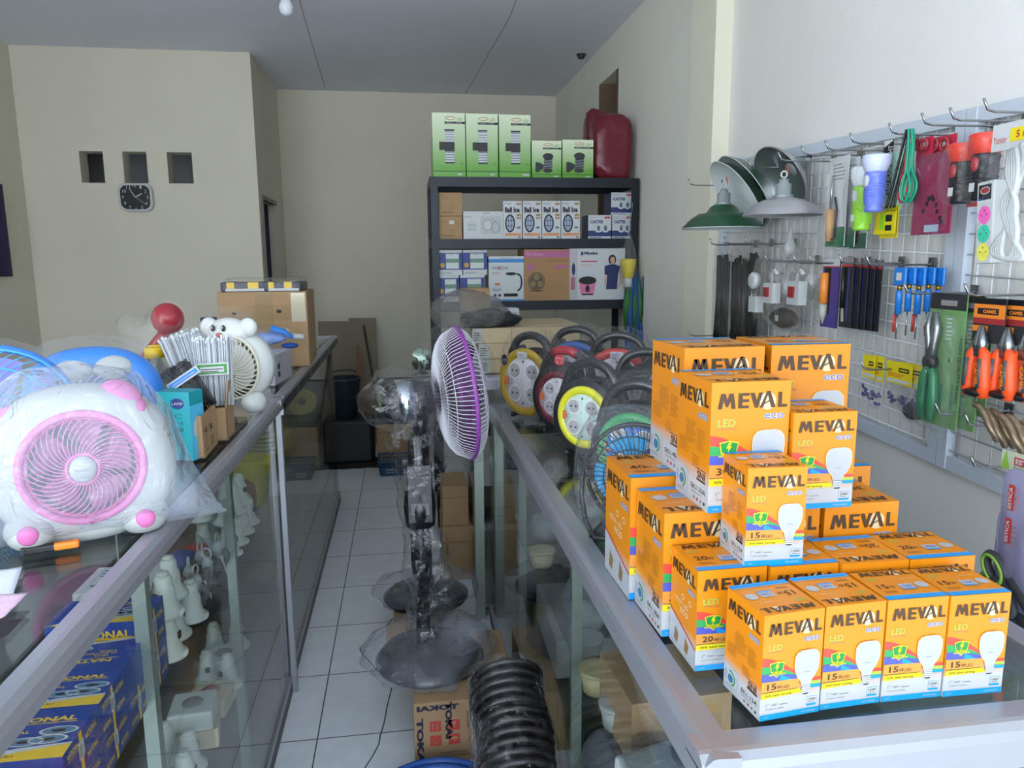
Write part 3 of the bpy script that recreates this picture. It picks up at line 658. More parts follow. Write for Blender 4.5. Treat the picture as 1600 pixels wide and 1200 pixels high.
# blue dome fan and the pale blue wire fan behind it
SKY = mat('sky_blue_plastic', '1f86e8', .3); PALE = mat('pale_blue_wire', '52c0f2', .35)
c = pt(150, 625, y=1.93)
t = thing('box_fan', 'bright blue rounded fan half hidden behind the white and pink fan', 'fan', (c.x, 1.93, LT), math.radians(15)); t.scale = (1.05, 1, 1.06)
q = MB(); ringbody(q, (0, 0, .125), (.1, .085), (.15, .13), .09, SKY); q.build('body', t)
q = MB(); swirl(q, (0, 0, .12), .1, .085, .22, 30, -.7, WHITE, .0014, .012, -.04); q.build('grille', t)
q = MB(); q.blob((-.035, -.036, .205), (.042, .02, .026), WHITE); q.blob((.045, -.036, .208), (.042, .02, .028), WHITE); q.build('white_panel', t)
q = MB(); q.lathe([(0, 0), (.1, 0), (.1, .005), (0, .005)], SKY, (0, .035, .12), 32, M=Rx(PI/2)); q.build('rear_guard', t)
q = MB(); pillow(q, Fr((0, 0, 0), (1, 0, 0), (0, 0, 1)), [(-.17, .002), (-.17, .18), (-.1, .272), (.02, .285), (.12, .26), (.17, .18), (.17, .002)], .07, FILM, .008, 5); q.build('plastic_bag', t)
c = pt(-8, 650, y=1.62)
t = thing('wire_fan', 'fan with pale blue wire grille in clear film at the left edge', 'fan', (c.x, 1.62, LT), math.radians(28))
q = MB(); cc = (0, 0, .155); swirl(q, cc, .145, .145, .15, 44, -.9, PALE, .0013, .03, -.02)
for r_ in (.147, .11, .06): q.ring((0, -.02 - .03 * (1 - (r_/.147)**2), .155), r_, .002, PALE, axis=(0, 1, 0), n=44)
q.build('grille', t)
q = MB(); q.ring((0, -.0, .155), .148, .008, SKY, axis=(0, 1, 0), n=48, seg=8); q.box((-.05, -.04, 0), (.05, .04, .02), SKY); q.build('body', t)
q = MB(); blades(q, cc, .13, 5, mat('lilac_blade', '8a7fd0', .4), .0); q.build('fan_blade', t)
q = MB(); pillow(q, Fr((0, 0, 0), (1, 0, 0), (0, 0, 1)), [(-.17, .002), (-.17, .22), (-.1, .315), (.02, .33), (.13, .28), (.175, .18), (.18, .002)], .065, FILM, .01, 8); q.build('plastic_bag', t)
# red round lamp
c = pt(262, 498, y=2.45)
t = thing('table_lamp', 'red table lamp with round head on a curved arm, in clear film', 'lamp', (c.x - .03, 2.45, LT), 0)
REDP = mat('glossy_red_plastic', '9c2f3a', .25); hz = c.z - LT
q = MB(); q.blob((.03, 0, hz), (.048, .048, .05), REDP); q.build('lamp_head', t)
q = MB(); q.tube([(.02, 0, hz - .04), (-.01, 0, hz - .075), (-.045, 0, hz - .12), (-.07, 0, hz - .18), (-.075, 0, .02)], [.017, .016, .016, .017, .02], REDP, 12); q.build('arm', t)
q = MB(); q.lathe([(0, 0), (.08, 0), (.08, .012), (.06, .022), (0, .022)], REDP, (-.04, 0, 0)); q.build('base', t)
q = MB(); pillow(q, Fr((0, 0, 0), (1, 0, 0), (0, 0, 1)), [(-.13, .003), (-.12, .15), (-.13, .29), (-.09, .33), (-.04, .31), (.0, hz + .05), (.06, hz + .055), (.09, hz), (.08, .003)], .06, FILM, .014, 4); q.build('plastic_bag', t)
# bear fan
BEARW = mat('bear_white', 'e6e9e6', .35)
c = pt(370, 572, y=2.44)
t = thing('bear_fan', 'white bear shaped table fan with round ears and ivory grille', 'fan', (c.x, 2.44, LT), math.radians(-22))
IV = mat('ivory_plastic', 'e6e2cf', .35); h0 = c.z - LT
q = MB(); q.lathe([(0, -.04), (.09, -.04), (.108, -.03), (.112, 0), (.10, .03), (.07, .045), (0, .05)], BEARW, (0, .02, h0), 40, M=Rx(PI/2)); q.build('body', t)
hd = MB(); hd.blob((-.02, .0, h0 + .105), (.072, .045, .05), BEARW); hd_ = hd.build('head', t)
for e in (-.09, .05): q = MB(); q.blob((e, .0, h0 + .125), (.030, .022, .030), BEARW); q.build('ear', hd_)
q = MB()
for e in (-.045, -.008): q.blob((e, -.046, h0 + .125), (.008, .004, .010), INK); q.blob((e - .002, -.050, h0 + .127), (.0045, .003, .006), WHITE)
q.blob((-.023, -.046, h0 + .103), (.012, .006, .008), mat('nose_red', 'b5502f', .5)); q.build('face', hd_)
q = MB(); swirl(q, (0, -.03, h0), .098, .098, .2, 34, .55, IV, .0024, .022, -.005); q.ring((0, -.035, h0), .1, .005, IV, axis=(0, 1, 0), n=48, seg=8); q.build('grille', t)
q = MB(); q.blob((0, -.062, h0), (.021, .012, .021), BEARW); q.build('hub_cap', t)
q = MB(); q.lathe([(0, 0), (.095, 0), (0, .002)], mat('fan_plate_grey', '6d6a5e', .6), (0, -.021, h0), 36, M=Rx(PI/2)); q.build('motor_plate', t)  # plain warm grey disc behind the grille
for e in (-.05, .06): q = MB(); q.blob((e, -.01, .032), (.036, .045, .036), BEARW, flat=0); q.build('foot', t)
q = MB(); pillow(q, Fr((0, 0, 0), (1, 0, 0), (0, 0, 1)), [(-.13, .003), (-.125, .2), (-.10, h0 + .16), (0, h0 + .175), (.08, h0 + .165), (.135, .22), (.13, .003)], .075, FILMT, .008, 14); q.build('plastic_bag', t)
# jars with yellow lids
JAR = glass('jar_plastic', (.93, .93, .9, 1), 1.2)
YLID = mat('yellow_lid', 'f0c914', .35)
def jar(c, h, lab):
    t = thing('jar', lab, 'jar', (c.x, c.y, LT), 0, 'clear jars with yellow lids')
    q = MB(); q.open_lathe([(.0, .003), (.036, .003), (.038, .02), (.038, h - .06), (.034, h - .045), (.024, h - .03), (.024, h - .02)], JAR); q.build('jar_body', t)
    q = MB(); q.lathe([(0, h - .028), (.027, h - .028), (.027, h), (0, h)], YLID, seg=28); q.build('lid', t)
    q = MB(); q.lathe([(0, .006), (.033, .006), (.033, h * .55), (0, h * .58)], mat('jar_contents', 'b5ab92', .7, var=.2, scale=60)); q.build('contents', t)
c = pt(241, 543, y=2.18); jar(c, c.z - LT, 'clear jar with yellow lid in front of the red lamp')
c = pt(247, 539, y=2.27); jar(c, c.z - LT, 'clear jar with yellow lid just behind the other jar')
c = pt(326, 496, y=3.0); q = MB(M=Tr(c.x, 3.0, LT)); q.lathe([(0, 0), (.03, 0), (.03, c.z - LT), (0, c.z - LT)], mat('navy_cap', '2d3550', .4)); q.lathe([(.0305, .1), (.031, .1), (.031, c.z - LT - .03), (.0305, c.z - LT - .03)], mat('tin_grey', '9a9fa5', .4)); tag(q.build('spray_can'), 'small grey can with navy cap behind the bear fan', 'can')
# open cartons with cable ties
def open_carton(name, lab, c, w, d, h, rz, extra=None, flap=0):
    t = thing(name, lab, 'box', c, rz)
    q = MB(); k = .003
    q.box((0, 0, 0), (w, d, k), CARD); q.box((0, 0, 0), (w, k, h), CARD); q.box((0, d - k, 0), (w, d, h), CARD); q.box((0, 0, 0), (k, d, h), CARD); q.box((w - k, 0, 0), (w, d, h), CARD)
    if extra: extra(q)
    q.build('carton', t)
    if flap:
        q = MB(); q.add([(w, 0, h), (w, d, h), (w + .01, d, h + flap), (w + .01, 0, h + flap)], [(0, 1, 2, 3)], CARD); q.build('flap', t, solid=.003)
    return t
def pr1(q):
    F = Fr((.095, 0, 0), (0, 1, 0), (0, 0, 1))
    for k in (.018, .034):
        q.rect(F, k, .02, k + .002, .07, INK, 2); q.poly(F, [(k - .005, .06), (k + .007, .06), (k + .001, .078)], INK, 2)
    q.rect(F, .012, .014, .045, .017, INK, 2); q.text(F, '1 pc', .06, .05, .1, .075, INK, 2, .02); q.rect(F, .065, .012, .11, .04, mat('pale_print', '8f7350', .8), 2)
open_carton('open_carton', 'small brown open carton with two arrows printed, next to the teal box', (-.585, 1.835, LT), .095, .15, .105, math.radians(2), pr1)
open_carton('open_carton', 'brown open carton behind the arrow carton, holding white cable ties', (-.60, 2.01, LT), .125, .12, .09, math.radians(4), None, .07)
YB_ = MB(); YB_.cbox((-.60, 1.90, LT + .10), (.02, .03, .05), mat('yellow_label', 'e8cf3a', .5)); YB_.cbox((-.585, 1.92, LT + .085), (.01, .06, .045), PAPER); tag(YB_.build('small_packet'), 'yellow and white packet sticking out of the arrow carton', 'packet')
# white cable tie packs
TIE = mat('nylon_white', 'd8dee6', .35); TIED = mat('nylon_black', '24262c', .4)
def ties(lab, base, top, w, n, m, d=.03, fan=.0, band=None):
    base = Vector(base); top = Vector(top); t = thing('cable_tie_pack', lab, 'cable ties', tuple(base))
    ax = (top - base); L = ax.length; ax.normalize(); s_ = Vector((1, 0, 0)); s_ = (s_ - ax * s_.dot(ax)).normalized(); dd = ax.cross(s_)
    q = MB(); random.seed(int(L * 1e5))
    for i in range(n):
        u = random.uniform(-1, 1) * w / 2; e = random.uniform(-1, 1) * d / 2; k = u * fan
        a = base + s_ * u + dd * e; b = base + ax * L * random.uniform(.86, .95) + s_ * (u + k) + dd * e
        q.tube([a, (a + b) / 2, b], .0018, m, 4); q.cbox(b, (.005, .005, .006), m)
    q.build('cable_ties', t, world=True)
    q = MB(); wt = w * (1 + fan)
    pillow(q, Fr(base, s_, ax), [(-w*.6, 0), (w*.6, 0), (w*.62, L*.5), (wt*.62, L), (-wt*.62, L), (-w*.62, L*.5)], d * .8, FILM, .005, L * 50)
    q.build('plastic_bag', t, world=True)
    if band:
        F = Fr(base + dd * (-d * .95) if dd.y > 0 else base + dd * d * .95, s_, ax)
        q = MB(); q.rect(F, *band[0], PAPER, 0); q.rect(F, band[0][0] + .004, band[0][1] + .004, band[0][2] - .004, band[0][3] - .004, band[1], 1)
        q.rect(F, band[0][0] + .012, band[0][1] + .008, band[0][2] - .012, band[0][3] - .010, PAPER, 2); q.lines(F, band[0][0] + .014, band[0][1] + .009, band[0][2] - .014, band[0][3] - .012, 2, INK, 3); q.build('label_sticker', t, world=True)
    return t
a = pt(338, 634, y=2.05); b = pt(330, 520, y=2.08); ties('pack of white cable ties with green and black sticker standing in the carton', a, b, .085, 90, TIE, .03, .15, ((-.04, .082, .045, .115), mat('sticker_green', '3d9440', .5)))
a = pt(310, 612, y=2.10); b = pt(277, 517, y=2.16); ties('pack of white cable ties leaning left in front of the red lamp', a, b, .075, 80, TIE, .03, .4)
a = pt(322, 640, y=1.99); b = pt(268, 570, y=2.0); ties('pack of black cable ties with blue header leaning behind the teal box', a, b, .06, 70, TIED, .03, .2, ((-.035, .085, .055, .105), SKY))
# teal box
c = pt(303, 720, z=LT); w, d = .085, .055
t0 = Matrix.Translation((c.x - .0, c.y, LT)) @ Rz(math.radians(-18)); hh = pt(303, 608, x=c.x).z - LT
TEAL = mat('teal_print', '149aa6', .35); TEAL2 = mat('sky_print', '52bde6', .35)
q = MB(M=t0); q.box((-w, 0, 0), (0, d, hh), TEAL); F = Fr((-w, 0, 0), (1, 0, 0), (0, 0, 1)); F2 = Fr((0, 0, 0), (0, 1, 0), (0, 0, 1))
q.rect(F2, 0, 0, d, hh, TEAL2, 1); q.ell(F2, d*.45, hh*.45, d*.3, hh*.13, WHITE, 2); q.rect(F2, 0, hh*.8, d, hh, TEAL, 2)
q.ell(F, w*.62, hh*.83, .018, .013, mat('dark_blue', '1d2f73', .4), 2); q.text(F, 'LAMP', w*.45, hh*.81, w*.8, hh*.85, WHITE, 3); 
for i in range(5): q.text(F, 'CHIYODA'[i:i+1], w*.5, hh*(.62 - .1*i), w*.75, hh*(.68 - .1*i), mat('teal_dark', '0c6d78', .4), 2)
tag(q.build('lamp_carton'), 'tall teal and sky blue box standing at the counter edge', 'box')
# white box in film, blue bag, big carton with packs
t = thing('wrapped_box', 'white box wrapped in clear film beside the bear fan', 'box', (-.60, 2.93, LT), math.radians(-6))
q = MB(); q.box((0, 0, 0), (.10, .26, .115), mat('grey_white_carton', 'c9c6cf', .5)); F = Fr((.10, 0, 0), (0, 1, 0), (0, 0, 1))
for i in range(2): q.rect(F, .05, .025 + i*.03, .085, .048 + i*.03, INK, 1)
q.frame(F, .04, .082, .10, .105, .002, GREYINK, 1); q.build('carton', t)
q = MB(); q.blob((.055, .13, .06), (.066, .15, .068), FILM, .1, 14, p=.5, flat=0.0005); q.build('film', t)
c = pt(425, 515, y=3.2)
t = thing('blue_bag', 'clear bag of bright blue plastic parts lying over the wrapped box', 'bag', (c.x, 3.2, LT))
q = MB(); q.blob((0, 0, .165), (.10, .06, .045), FILM, .25, 9, seed=3); q.build('plastic_bag', t)
q = MB(); q.blob((-.02, 0, .155), (.07, .04, .03), mat('pale_blue_parts', '7f9fe0', .4), .3, 16, seed=4); q.tube([(.0, -.02, .20), (.05, -.02, .185), (.085, -.02, .16)], [.014, .012, .008], SKY, 10); q.tube([(.07, .0, .165), (.13, 0, .16)], .012, WHITE, 10); q.blob((.07, 0, .125), (.035, .03, .012), BLUE); q.build('blue_parts', t)
a = pt(338, 460, y=3.45); b = pt(478, 452, y=3.45); bh = (a.z + b.z) / 2 - LT; bw = b.x - a.x
t = thing('cardboard_box', 'large taped brown carton on the far end of the left counter', 'box', (a.x, 3.45, LT), math.radians(1.5))
q = MB(); q.box((0, 0, 0), (bw, .36, bh), CARD); q.build('carton', t, bev=.004)
q = MB(); F = Fr((0, -.001, 0), (1, 0, 0), (0, 0, 1)); q.rect(F, bw*.42, 0, bw*.62, bh, TAPE, 1); q.rect(F, 0, bh*.62, bw, bh*.82, TAPE, 2); q.rect(F, bw*.82, bh*.6, bw*.98, bh*.98, mat('shiny_tape', 'd8cdb4', .15, .3), 3)
q.ell(F, bw*.18, bh*.72, .01, .006, INK, 3); q.ell(F, bw*.68, bh*.74, .012, .008, INK, 3); q.rect(Fr((0, 0, bh + .001), (1, 0, 0), (0, 1, 0)), bw*.42, 0, bw*.58, .36, TAPE, 1); q.build('packing_tape', t)
YP_ = mat('pack_yellow', 'e8c020', .4); NVP = mat('pack_navy', '2a2a38', .4)
for i, (x0, L_, rz, lab) in enumerate(((.015, bw * .56, 1, 'yellow and dark wrapped flat pack on the big carton, left'), (bw * .52, bw * .42, -1, 'yellow and dark wrapped flat pack on the big carton, right'))):
    t = thing('flat_pack', lab, 'packet', (a.x + x0, 3.47, LT + bh + .002 + i * .0), math.radians(rz), 'flat packs on the big carton')
    q = MB(); q.box((0, 0, 0), (L_, .2, .04), NVP); F = Fr((0, 0, 0), (1, 0, 0), (0, 0, 1))
    for k in range(2): q.rect(F, L_ * (.12 + .42*k), 0, L_ * (.27 + .48*k), .04, YP_, 1)
    q.rect(F, 0.02, .0, L_ - .01, .012, PAPER, 2); q.rect(Fr((0, 0, .04), (1, 0, 0), (0, 1, 0)), L_*.3, .02, L_*.75, .15, YP_, 1); q.build('pack', t, bev=.003)
    q = MB(); q.blob((L_/2, .1, .026), (L_*.53, .12, .034), FILM, .12, 20, seed=i, p=.5, flat=0.0005); q.build('film', t)
c = pt(490, 560, z=LT); q = MB(M=Tr(c.x - .03, c.y, LT)); q.lathe([(0, 0), (.02, 0), (.02, .07), (.012, .09), (.012, .12), (0, .12)], mat('dusty_white', 'b9bbb6', .5)); tag(q.build('bottle'), 'small white bottle beyond the large brown carton', 'bottle')
# cutter, papers
t = thing('utility_knife', 'black and orange utility knife lying on the glass below the pink fan', 'knife', (-.633, 1.252, LT), math.atan2(.024, .075))
q = MB(); q.box((0, -.008, 0), (.055, .008, .012), BLACK); q.box((.0, -.009, .0), (.008, .009, .013), DARK); q.build('handle', t, bev=.003)
q = MB(); q.box((.045, -.0085, 0), (.084, .0085, .0125), mat('safety_orange', 'f5861e', .35)); q.rect(Fr((0, 0, .0127), (1, 0, 0), (0, 1, 0)), .045, -.001, .075, .001, BLACK, 1); q.build('grip', t, bev=.004)
def sheet(name, lab, cs, m, z=LT + .001, wr=0):
    A, B, C_, D_ = [pt(x, y, z=z) for x, y in cs]
    def f(u, v):
        p = A.lerp(B, u).lerp(D_.lerp(C_, u), v); p.z = z + .0006 + wr * (noise.noise(Vector((u * 3, v * 3, 2))) + 1) * .5; return p
    q = MB(); q.surf(f, 12, 12, m); return tag(q.build(name, solid=.0004), lab, 'paper')
sheet('paper_sheet', 'white paper sheet lying on the left counter at the picture edge', [(-90, 905), (35, 888), (20, 935), (-110, 985)], mat('white_paper', 'dfe6f2', .6), wr=.004)
sheet('paper_sheet', 'pink paper slip with small writing on the left counter', [(-70, 935), (44, 928), (8, 965), (-90, 1010)], mat('pink_paper', 'e9c6dd', .6, var=.1, scale=120), z=LT + .006, wr=.002)
# ================================================================ inside the left showcase
NAVY = mat('tape_box_blue', '1c3f94', .4, coat=.2); TYE = mat('tape_box_yellow', 'e9bf2e', .4); TOR = mat('tape_box_orange_ink', 'e58a2a', .5)
def tape_box_mesh(L=.235, D=.17, H=.082):
    q = MB(); q.box((0, 0, 0), (D, L, H), NAVY)          # long in y, front face is +x
    for fl in (0, 1):
        F = Fr((D, 0, H), (0, 1, 0), (-1, 0, 0)) if not fl else Fr((0, 0, H), (1, 0, 0), (0, 1, 0))
    F = Fr((0, 0, H), (1, 0, 0), (0, 1, 0))              # top, read from the near end
    q.poly(F, [(0, 0), (D, .0), (D, .06), (.02, .012)], TYE, 1); q.poly(F, [(0, .004), (.015, .02), (D*.6, .055), (D, .065), (D, .058), (.03, .012)], WHITE, 2)
    q.text(F, 'NATIONAL', .03, L*.72, D*.9, L*.82, TYE, 2, .04); q.rect(F, .02, L*.685, D*.92, L*.70, TYE, 2)
    for i, s_ in enumerate(('VINYL', 'ELECTRICAL', 'TAPE')): q.text(F, s_, .03 + .01*(i == 0), L*(.58 - .075*i), .03 + (.035, .07, .03)[i], L*(.63 - .075*i), TYE, 2, .02)
    for cx, cy in ((.6, .34), (.78, .36), (.82, .52)):
        q.hoop(F, D*cx, L*cy, .027, .020, .004, PAPER, 3); q.ell(F, D*cx, L*cy, .023, .016, mat('tape_picture', '5a7fa0', .4), 2); q.ell(F, D*cx, L*cy, .010, .007, INK, 3)
    q.text(F, 'Ozaki', D*.35, L*.07, D*.6, L*.12, mat('brown_ink', '5a3a20', .5), 3)
    F = Fr((D, 0, 0), (0, 1, 0), (0, 0, 1))              # long side towards the aisle
    q.text(F, 'NATIONAL', L*.1, H*.72, L*.4, H*.86, TYE, 2, .02); q.rect(F, L*.1, H*.66, L*.42, H*.68, TYE, 2)
    q.text(F, 'NATIONAL', L*.58, H*.62, L*.9, H*.78, TYE, 2, .02); q.rect(F, L*.42, 0, L*.5, H, TYE, 1); q.rect(F, L*.38, H*.35, L*.53, H*.78, PAPER, 3); q.lines(F, L*.39, H*.4, L*.52, H*.72, 5, INK, 4)
    q.text(F, 'NATIONAL', L*.05, H*.15, L*.35, H*.3, TYE, 2, .02); q.text(F, 'NATIONAL', L*.6, H*.15, L*.9, H*.3, TYE, 2, .02); q.rect(F, 0, H*.495, L, H*.505, INK, 2)
    F = Fr((0, 0, 0), (1, 0, 0), (0, 0, 1)); q.text(F, 'NATIONAL', .03, H*.6, D*.85, H*.8, TYE, 2, .03)
    q.rect(Fr((D, L, 0), (-1, 0, 0), (0, 0, 1)), 0, 0, D*.35, H, TYE, 1)
    q.seg(F, D*.0, H*.5, D, H*.5, .001, INK, 2)
    return q
o0 = tape_box_mesh().build('tape_box')
tb = [(1.00, .80, 0, .52, .78, 'blue tape box in the bottom layer at the near end'), (1.125, .80, 0, .46, .78, 'blue tape box in the bottom layer, second from the near end'), (1.235, .80, 0, .44, .78, 'blue tape box in the bottom layer, third from the near end'), (1.342, .80, 0, .44, .95, 'blue tape box in the bottom layer at the far end by the sockets'),
      (1.00, .865, 0, .52, .78, 'blue tape box on top at the near end behind the orange boxes'), (1.125, .865, 0, .46, .78, 'blue tape box on top, second from the near end, name readable'), (1.235, .865, 1, .44, .78, 'blue tape box on top, third from the near end, turned around'), (1.342, .879, 0, .44, .95, 'blue tape box on top at the far end, highest of the stack')]
me0 = o0.data
for i, (y, z, r, sy_, sz_, lab) in enumerate(tb):
    o = o0 if i == 0 else o0.copy()
    if i: COL.objects.link(o)
    o.scale = (1, sy_, sz_); o.location = (-.655 + (.17 if r else 0), y + (.235 * sy_ if r else 0), z + .0008); o.rotation_euler = (0, 0, PI if r else 0)
    tag(o, lab, 'box', 'blue tape boxes on the showcase shelf')
OGB = mat('orange_tape_box', 'e8552a', .4)
for i, (y, z) in enumerate(((.80, .80), (.80, .838), (.80, .876), (.88, .876))):
    q = MB(); q.box((0, 0, 0), (.075, .058, .036), OGB); F = Fr((0, 0, .036), (1, 0, 0), (0, 1, 0)); q.rect(F, .012, .008, .035, .048, PAPER, 1); q.lines(F, .015, .012, .032, .044, 4, INK, 2)
    F = Fr((.075, 0, 0), (0, 1, 0), (0, 0, 1)); q.lines(F, .006, .004, .052, .018, 4, INK, 1, .4); q.ell(F, .045, .026, .004, .004, INK, 1)
    o = q.build('orange_box'); o.location = (-.545, y + .05, z + .0008); tag(o, ('small orange box lowest in the stack of three behind the near glass', 'small orange box in the middle of the stack of three', 'small orange box topmost at the near end with white sticker', 'small orange box with white sticker behind the topmost orange one')[i], 'box', 'small orange boxes in the showcase')
    if i == 3:
        q = MB(); q.box((-.545, .93, .80), (-.47, .99, .8755), OGB); tag(q.build('orange_box'), 'plain orange box carrying the rearmost orange sticker box', 'box')
t = thing('tape_roll_pack', 'dark tape rolls wrapped in shiny clear film at the near end', 'tape rolls', (-.60, .88, .80))
for k in range(5): q = MB(); q.lathe([(.016, 0), (.036, 0), (.036, .026), (.016, .026)], DARK, (0, 0, .002 + k * .028)); q.build('tape_roll', t)
q = MB(); q.blob((0, 0, .075), (.044, .044, .077), FILM, .08, 30, p=.6); q.build('film', t)
# boxes with printed word at back of the shelf
q = MB(); q.box((0, 0, 0), (.14, .13, .16), PAPER); F = Fr((0, 0, 0), (1, 0, 0), (0, 0, 1)); q.text(F, 'JOIT', .02, .09, .12, .125, INK, 1, .03); q.lines(F, .02, .03, .12, .07, 3, INK, 1)
F = Fr((.14, 0, 0), (0, 1, 0), (0, 0, 1)); q.ell(F, .06, .1, .03, .05, INK, 1); q.text(F, 'OT', .02, .12, .1, .14, INK, 2); F = Fr((0, 0, .16), (1, 0, 0), (0, 1, 0)); q.text(F, 'JOIT', .02, .03, .12, .07, INK, 1, .04); q.lines(F, .02, .08, .12, .12, 3, BLUE, 1)
o = q.build('white_carton'); o.location = (-.66, 1.47, .8008); tag(o, 'white printed box with large black letters behind the blue tape boxes', 'box')
q = MB(); q.box((0, 0, 0), (.2, .24, .12), PAPER); F = Fr((0, 0, .12), (1, 0, 0), (0, 1, 0)); q.rect(F, .0, .0, .2, .24, mat('pale_violet_label', 'c9bfd8', .5), 1); q.rect(F, .03, .05, .17, .13, PAPER, 2); q.text(F, 'MITSUBA', .04, .07, .16, .10, mat('violet_ink', '5a3f9a', .5), 3, .04); q.ell(F, .1, .115, .008, .008, mat('petal_orange', 'd8944a', .5), 3)
q.box((0, 0, .0), (.2, .24, .0), PAPER) if False else None
o = q.build('labelled_box'); o.location = (-.90, .93, .8008); o.rotation_euler = (0, 0, .1); tag(o, 'pale box with violet lettering seen through the counter top glass', 'box')
# white sockets (lamp holders) : bell shaped
SOCK = mat('white_porcelain_plastic', 'd5dbd8', .3)
def socket_proto(lab):
    t = thing('lamp_socket', lab, 'lamp socket')
    q = MB(); q.lathe([(0, 0), (.036, 0), (.036, .006), (.028, .012), (.022, .03), (.021, .055), (.017, .062), (.017, .078), (.013, .084), (0, .084)], SOCK, seg=24); q.build('socket_body', t)
    q = MB(); q.lathe([(.012, .0842), (.012, .090), (.006, .092), (0, .092)], SOCK, seg=16); q.build('terminal_cap', t)
    q = MB(); q.cbox((.0215, 0, .045), (.006, .012, .014), INK); q.build('screw_slot', t)
    return t
sp = socket_proto('white lamp socket nearest the glass beside the blue tape boxes')
slots = [(-.50, 1.50, 0), (-.515, 1.585, 0), (-.55, 1.53, .0), (-.50, 1.665, 0), (-.56, 1.62, 0), (-.515, 1.585, .092), (-.50, 1.50, .092), (-.56, 1.62, .092)]
labs = ['white lamp socket nearest the glass beside the blue tape boxes', 'white lamp socket second along the glass on the shelf', 'white lamp socket behind the nearest one, lower row', 'white lamp socket standing at the far end of the near group', 'white lamp socket at the back of the near group', 'white lamp socket stacked on top, second along the glass', 'white lamp socket stacked on top nearest the tape boxes', 'white lamp socket stacked on top at the back']
for i, (x, y, z) in enumerate(slots):
    if i == 0: sp.location = (x, y, .8005 + z); sp['label'] = labs[0]; sp['group'] = 'white lamp sockets on the showcase shelf'
    else: dup(sp, (x, y, .8005 + z), i * .7, labs[i], 'white lamp sockets on the showcase shelf')
for i in range(14):
    x = -.50 - (i % 2) * .075 ; y = 2.04 + (i // 2) % 4 * .085 + (.04 if i % 2 else 0); z = .8005 + (.092 if i >= 8 else 0)
    o = dup(sp, (x, y, z), i, 'white lamp socket past the second upright, ' + ('upper' if i >= 8 else 'lower') + ' layer, ' + ('front' if i % 2 == 0 else 'back') + ' line, ' + ('nearest', 'second', 'third', 'farthest')[(i // 2) % 4], 'white lamp sockets in the far group')
# grey cable grommets / wire clutter
GC = mat('grey_rubber', '565c60', .45); PW = mat('pale_wire', 'c9cdc8', .4)
random.seed(11)
gl_ = ['grey round cable clamp on the shelf front, %s' % w_ for w_ in ('nearest the sockets', 'beside a looped wire', 'with thin ring on top', 'tilted against its neighbour', 'farthest along')]
for i in range(5):
    t = thing('cable_clamp', gl_[i], 'cable clamp', (-.505 - .03 * (i % 2), 1.735 + .052 * i, .8005), random.random() * 3, 'grey cable clamps')
    q = MB(); q.ring((0, 0, .03), .022, .008, GC, axis=(1, .3, .1), n=18); q.lathe([(0, 0), (.02, 0), (.018, .016), (.008, .02), (0, .02)], GC); q.build('clamp_body', t)
    q = MB(); q.lathe([(0, .04), (.012, .04), (.014, .06), (.008, .075), (0, .075)], mat('clear_grey', 'a9b2b6', .2)); q.ring((0, 0, .085), .013, .002, PW, axis=(0, 1, 0)); q.build('clamp_cap', t)
for i, (x, y) in enumerate(((-.485, 1.73), (-.48, 1.87), (-.485, 1.96))):
    q = MB(); q.tube([(x, y, .86), (x + .004, y + .01, .84), (x + .006, y + .02, .815), (x + .004, y + .03, .803)], .0022, PW); tag(q.build('wire_piece'), 'thin pale wire end hanging over the shelf front, ' + ('near', 'middle', 'far')[i], 'wire')
q = MB(); q.box((-.62, 2.02, .80), (-.54, 2.3, .805), BLUE) if False else None
t = thing('parts_bag', 'bag of red and blue plastic parts on the shelf behind the second upright', 'bag', (-.60, 1.96, .80))
q = MB(); q.blob((0, 0, .04), (.06, .08, .05), FILM, .2, 14, flat=0.001); q.build('plastic_bag', t); q = MB(); q.blob((0, -.02, .03), (.04, .05, .025), BLUE, .2, 20, flat=.002); q.blob((.02, .04, .035), (.035, .04, .014), RED, .2, 20); q.build('plastic_parts', t)
t = thing('cup', 'yellow plastic tub on the shelf near the corner post', 'tub', (-.53, 2.50, .80)); q = MB(); q.lathe([(0, 0), (.055, 0), (.07, .15), (.072, .155), (.066, .155), (.052, .008), (0, .008)], mat('yellow_tub', 'c9be35', .45)); q.build('tub_body', t)
for i in range(3):
    t = thing('bulb_lamp', 'reddish brown cable knob between the sockets and the yellow tub, ' + ('nearest', 'middle', 'farthest')[i], 'knob', (-.52, 2.37 + .04 * i, .80), 0, 'brown cable knobs')
    q = MB(); q.lathe([(0, 0), (.016, 0), (.02, .04), (.018, .08), (.01, .1), (0, .1)], mat('rust_red', '8a4a3c', .4)); q.build('knob_body', t)
# lower shelf: surface boxes and white fittings
BEI = mat('beige_fitting', 'c5bd9f', .45); REDF = mat('red_cap', 'b23b33', .4)
def wallbox(x, y, z, m, lab, s=1.0, rz=0):
    t = thing('socket_outlet_box', lab, 'surface box', (x, y, z + .0005), rz)
    q = MB(); q.box((-.045*s, -.045*s, 0), (.045*s, .045*s, .045*s), m); q.build('outlet_case', t, bev=.006)
    q = MB(); q.lathe([(0, .045*s), (.022*s, .045*s), (.020*s, .047*s), (0, .047*s)], REDF if m != SOCK else GREYINK, seg=20); q.build('inset', t)
wallbox(-.52, 1.70, .47, BEI, 'square beige surface box with oval red inset on the lower shelf', 1.1, .2)
wallbox(-.52, 1.83, .47, BEI, 'square beige surface box next to the red inset box', 1.1, -.1); wallbox(-.525, 1.70, .52, SOCK, 'white surface box stacked on the beige one', 1.1, .1)
wallbox(-.53, 2.02, .47, SOCK, 'white surface box with pale inset farther along the lower shelf', 1.1, .3)
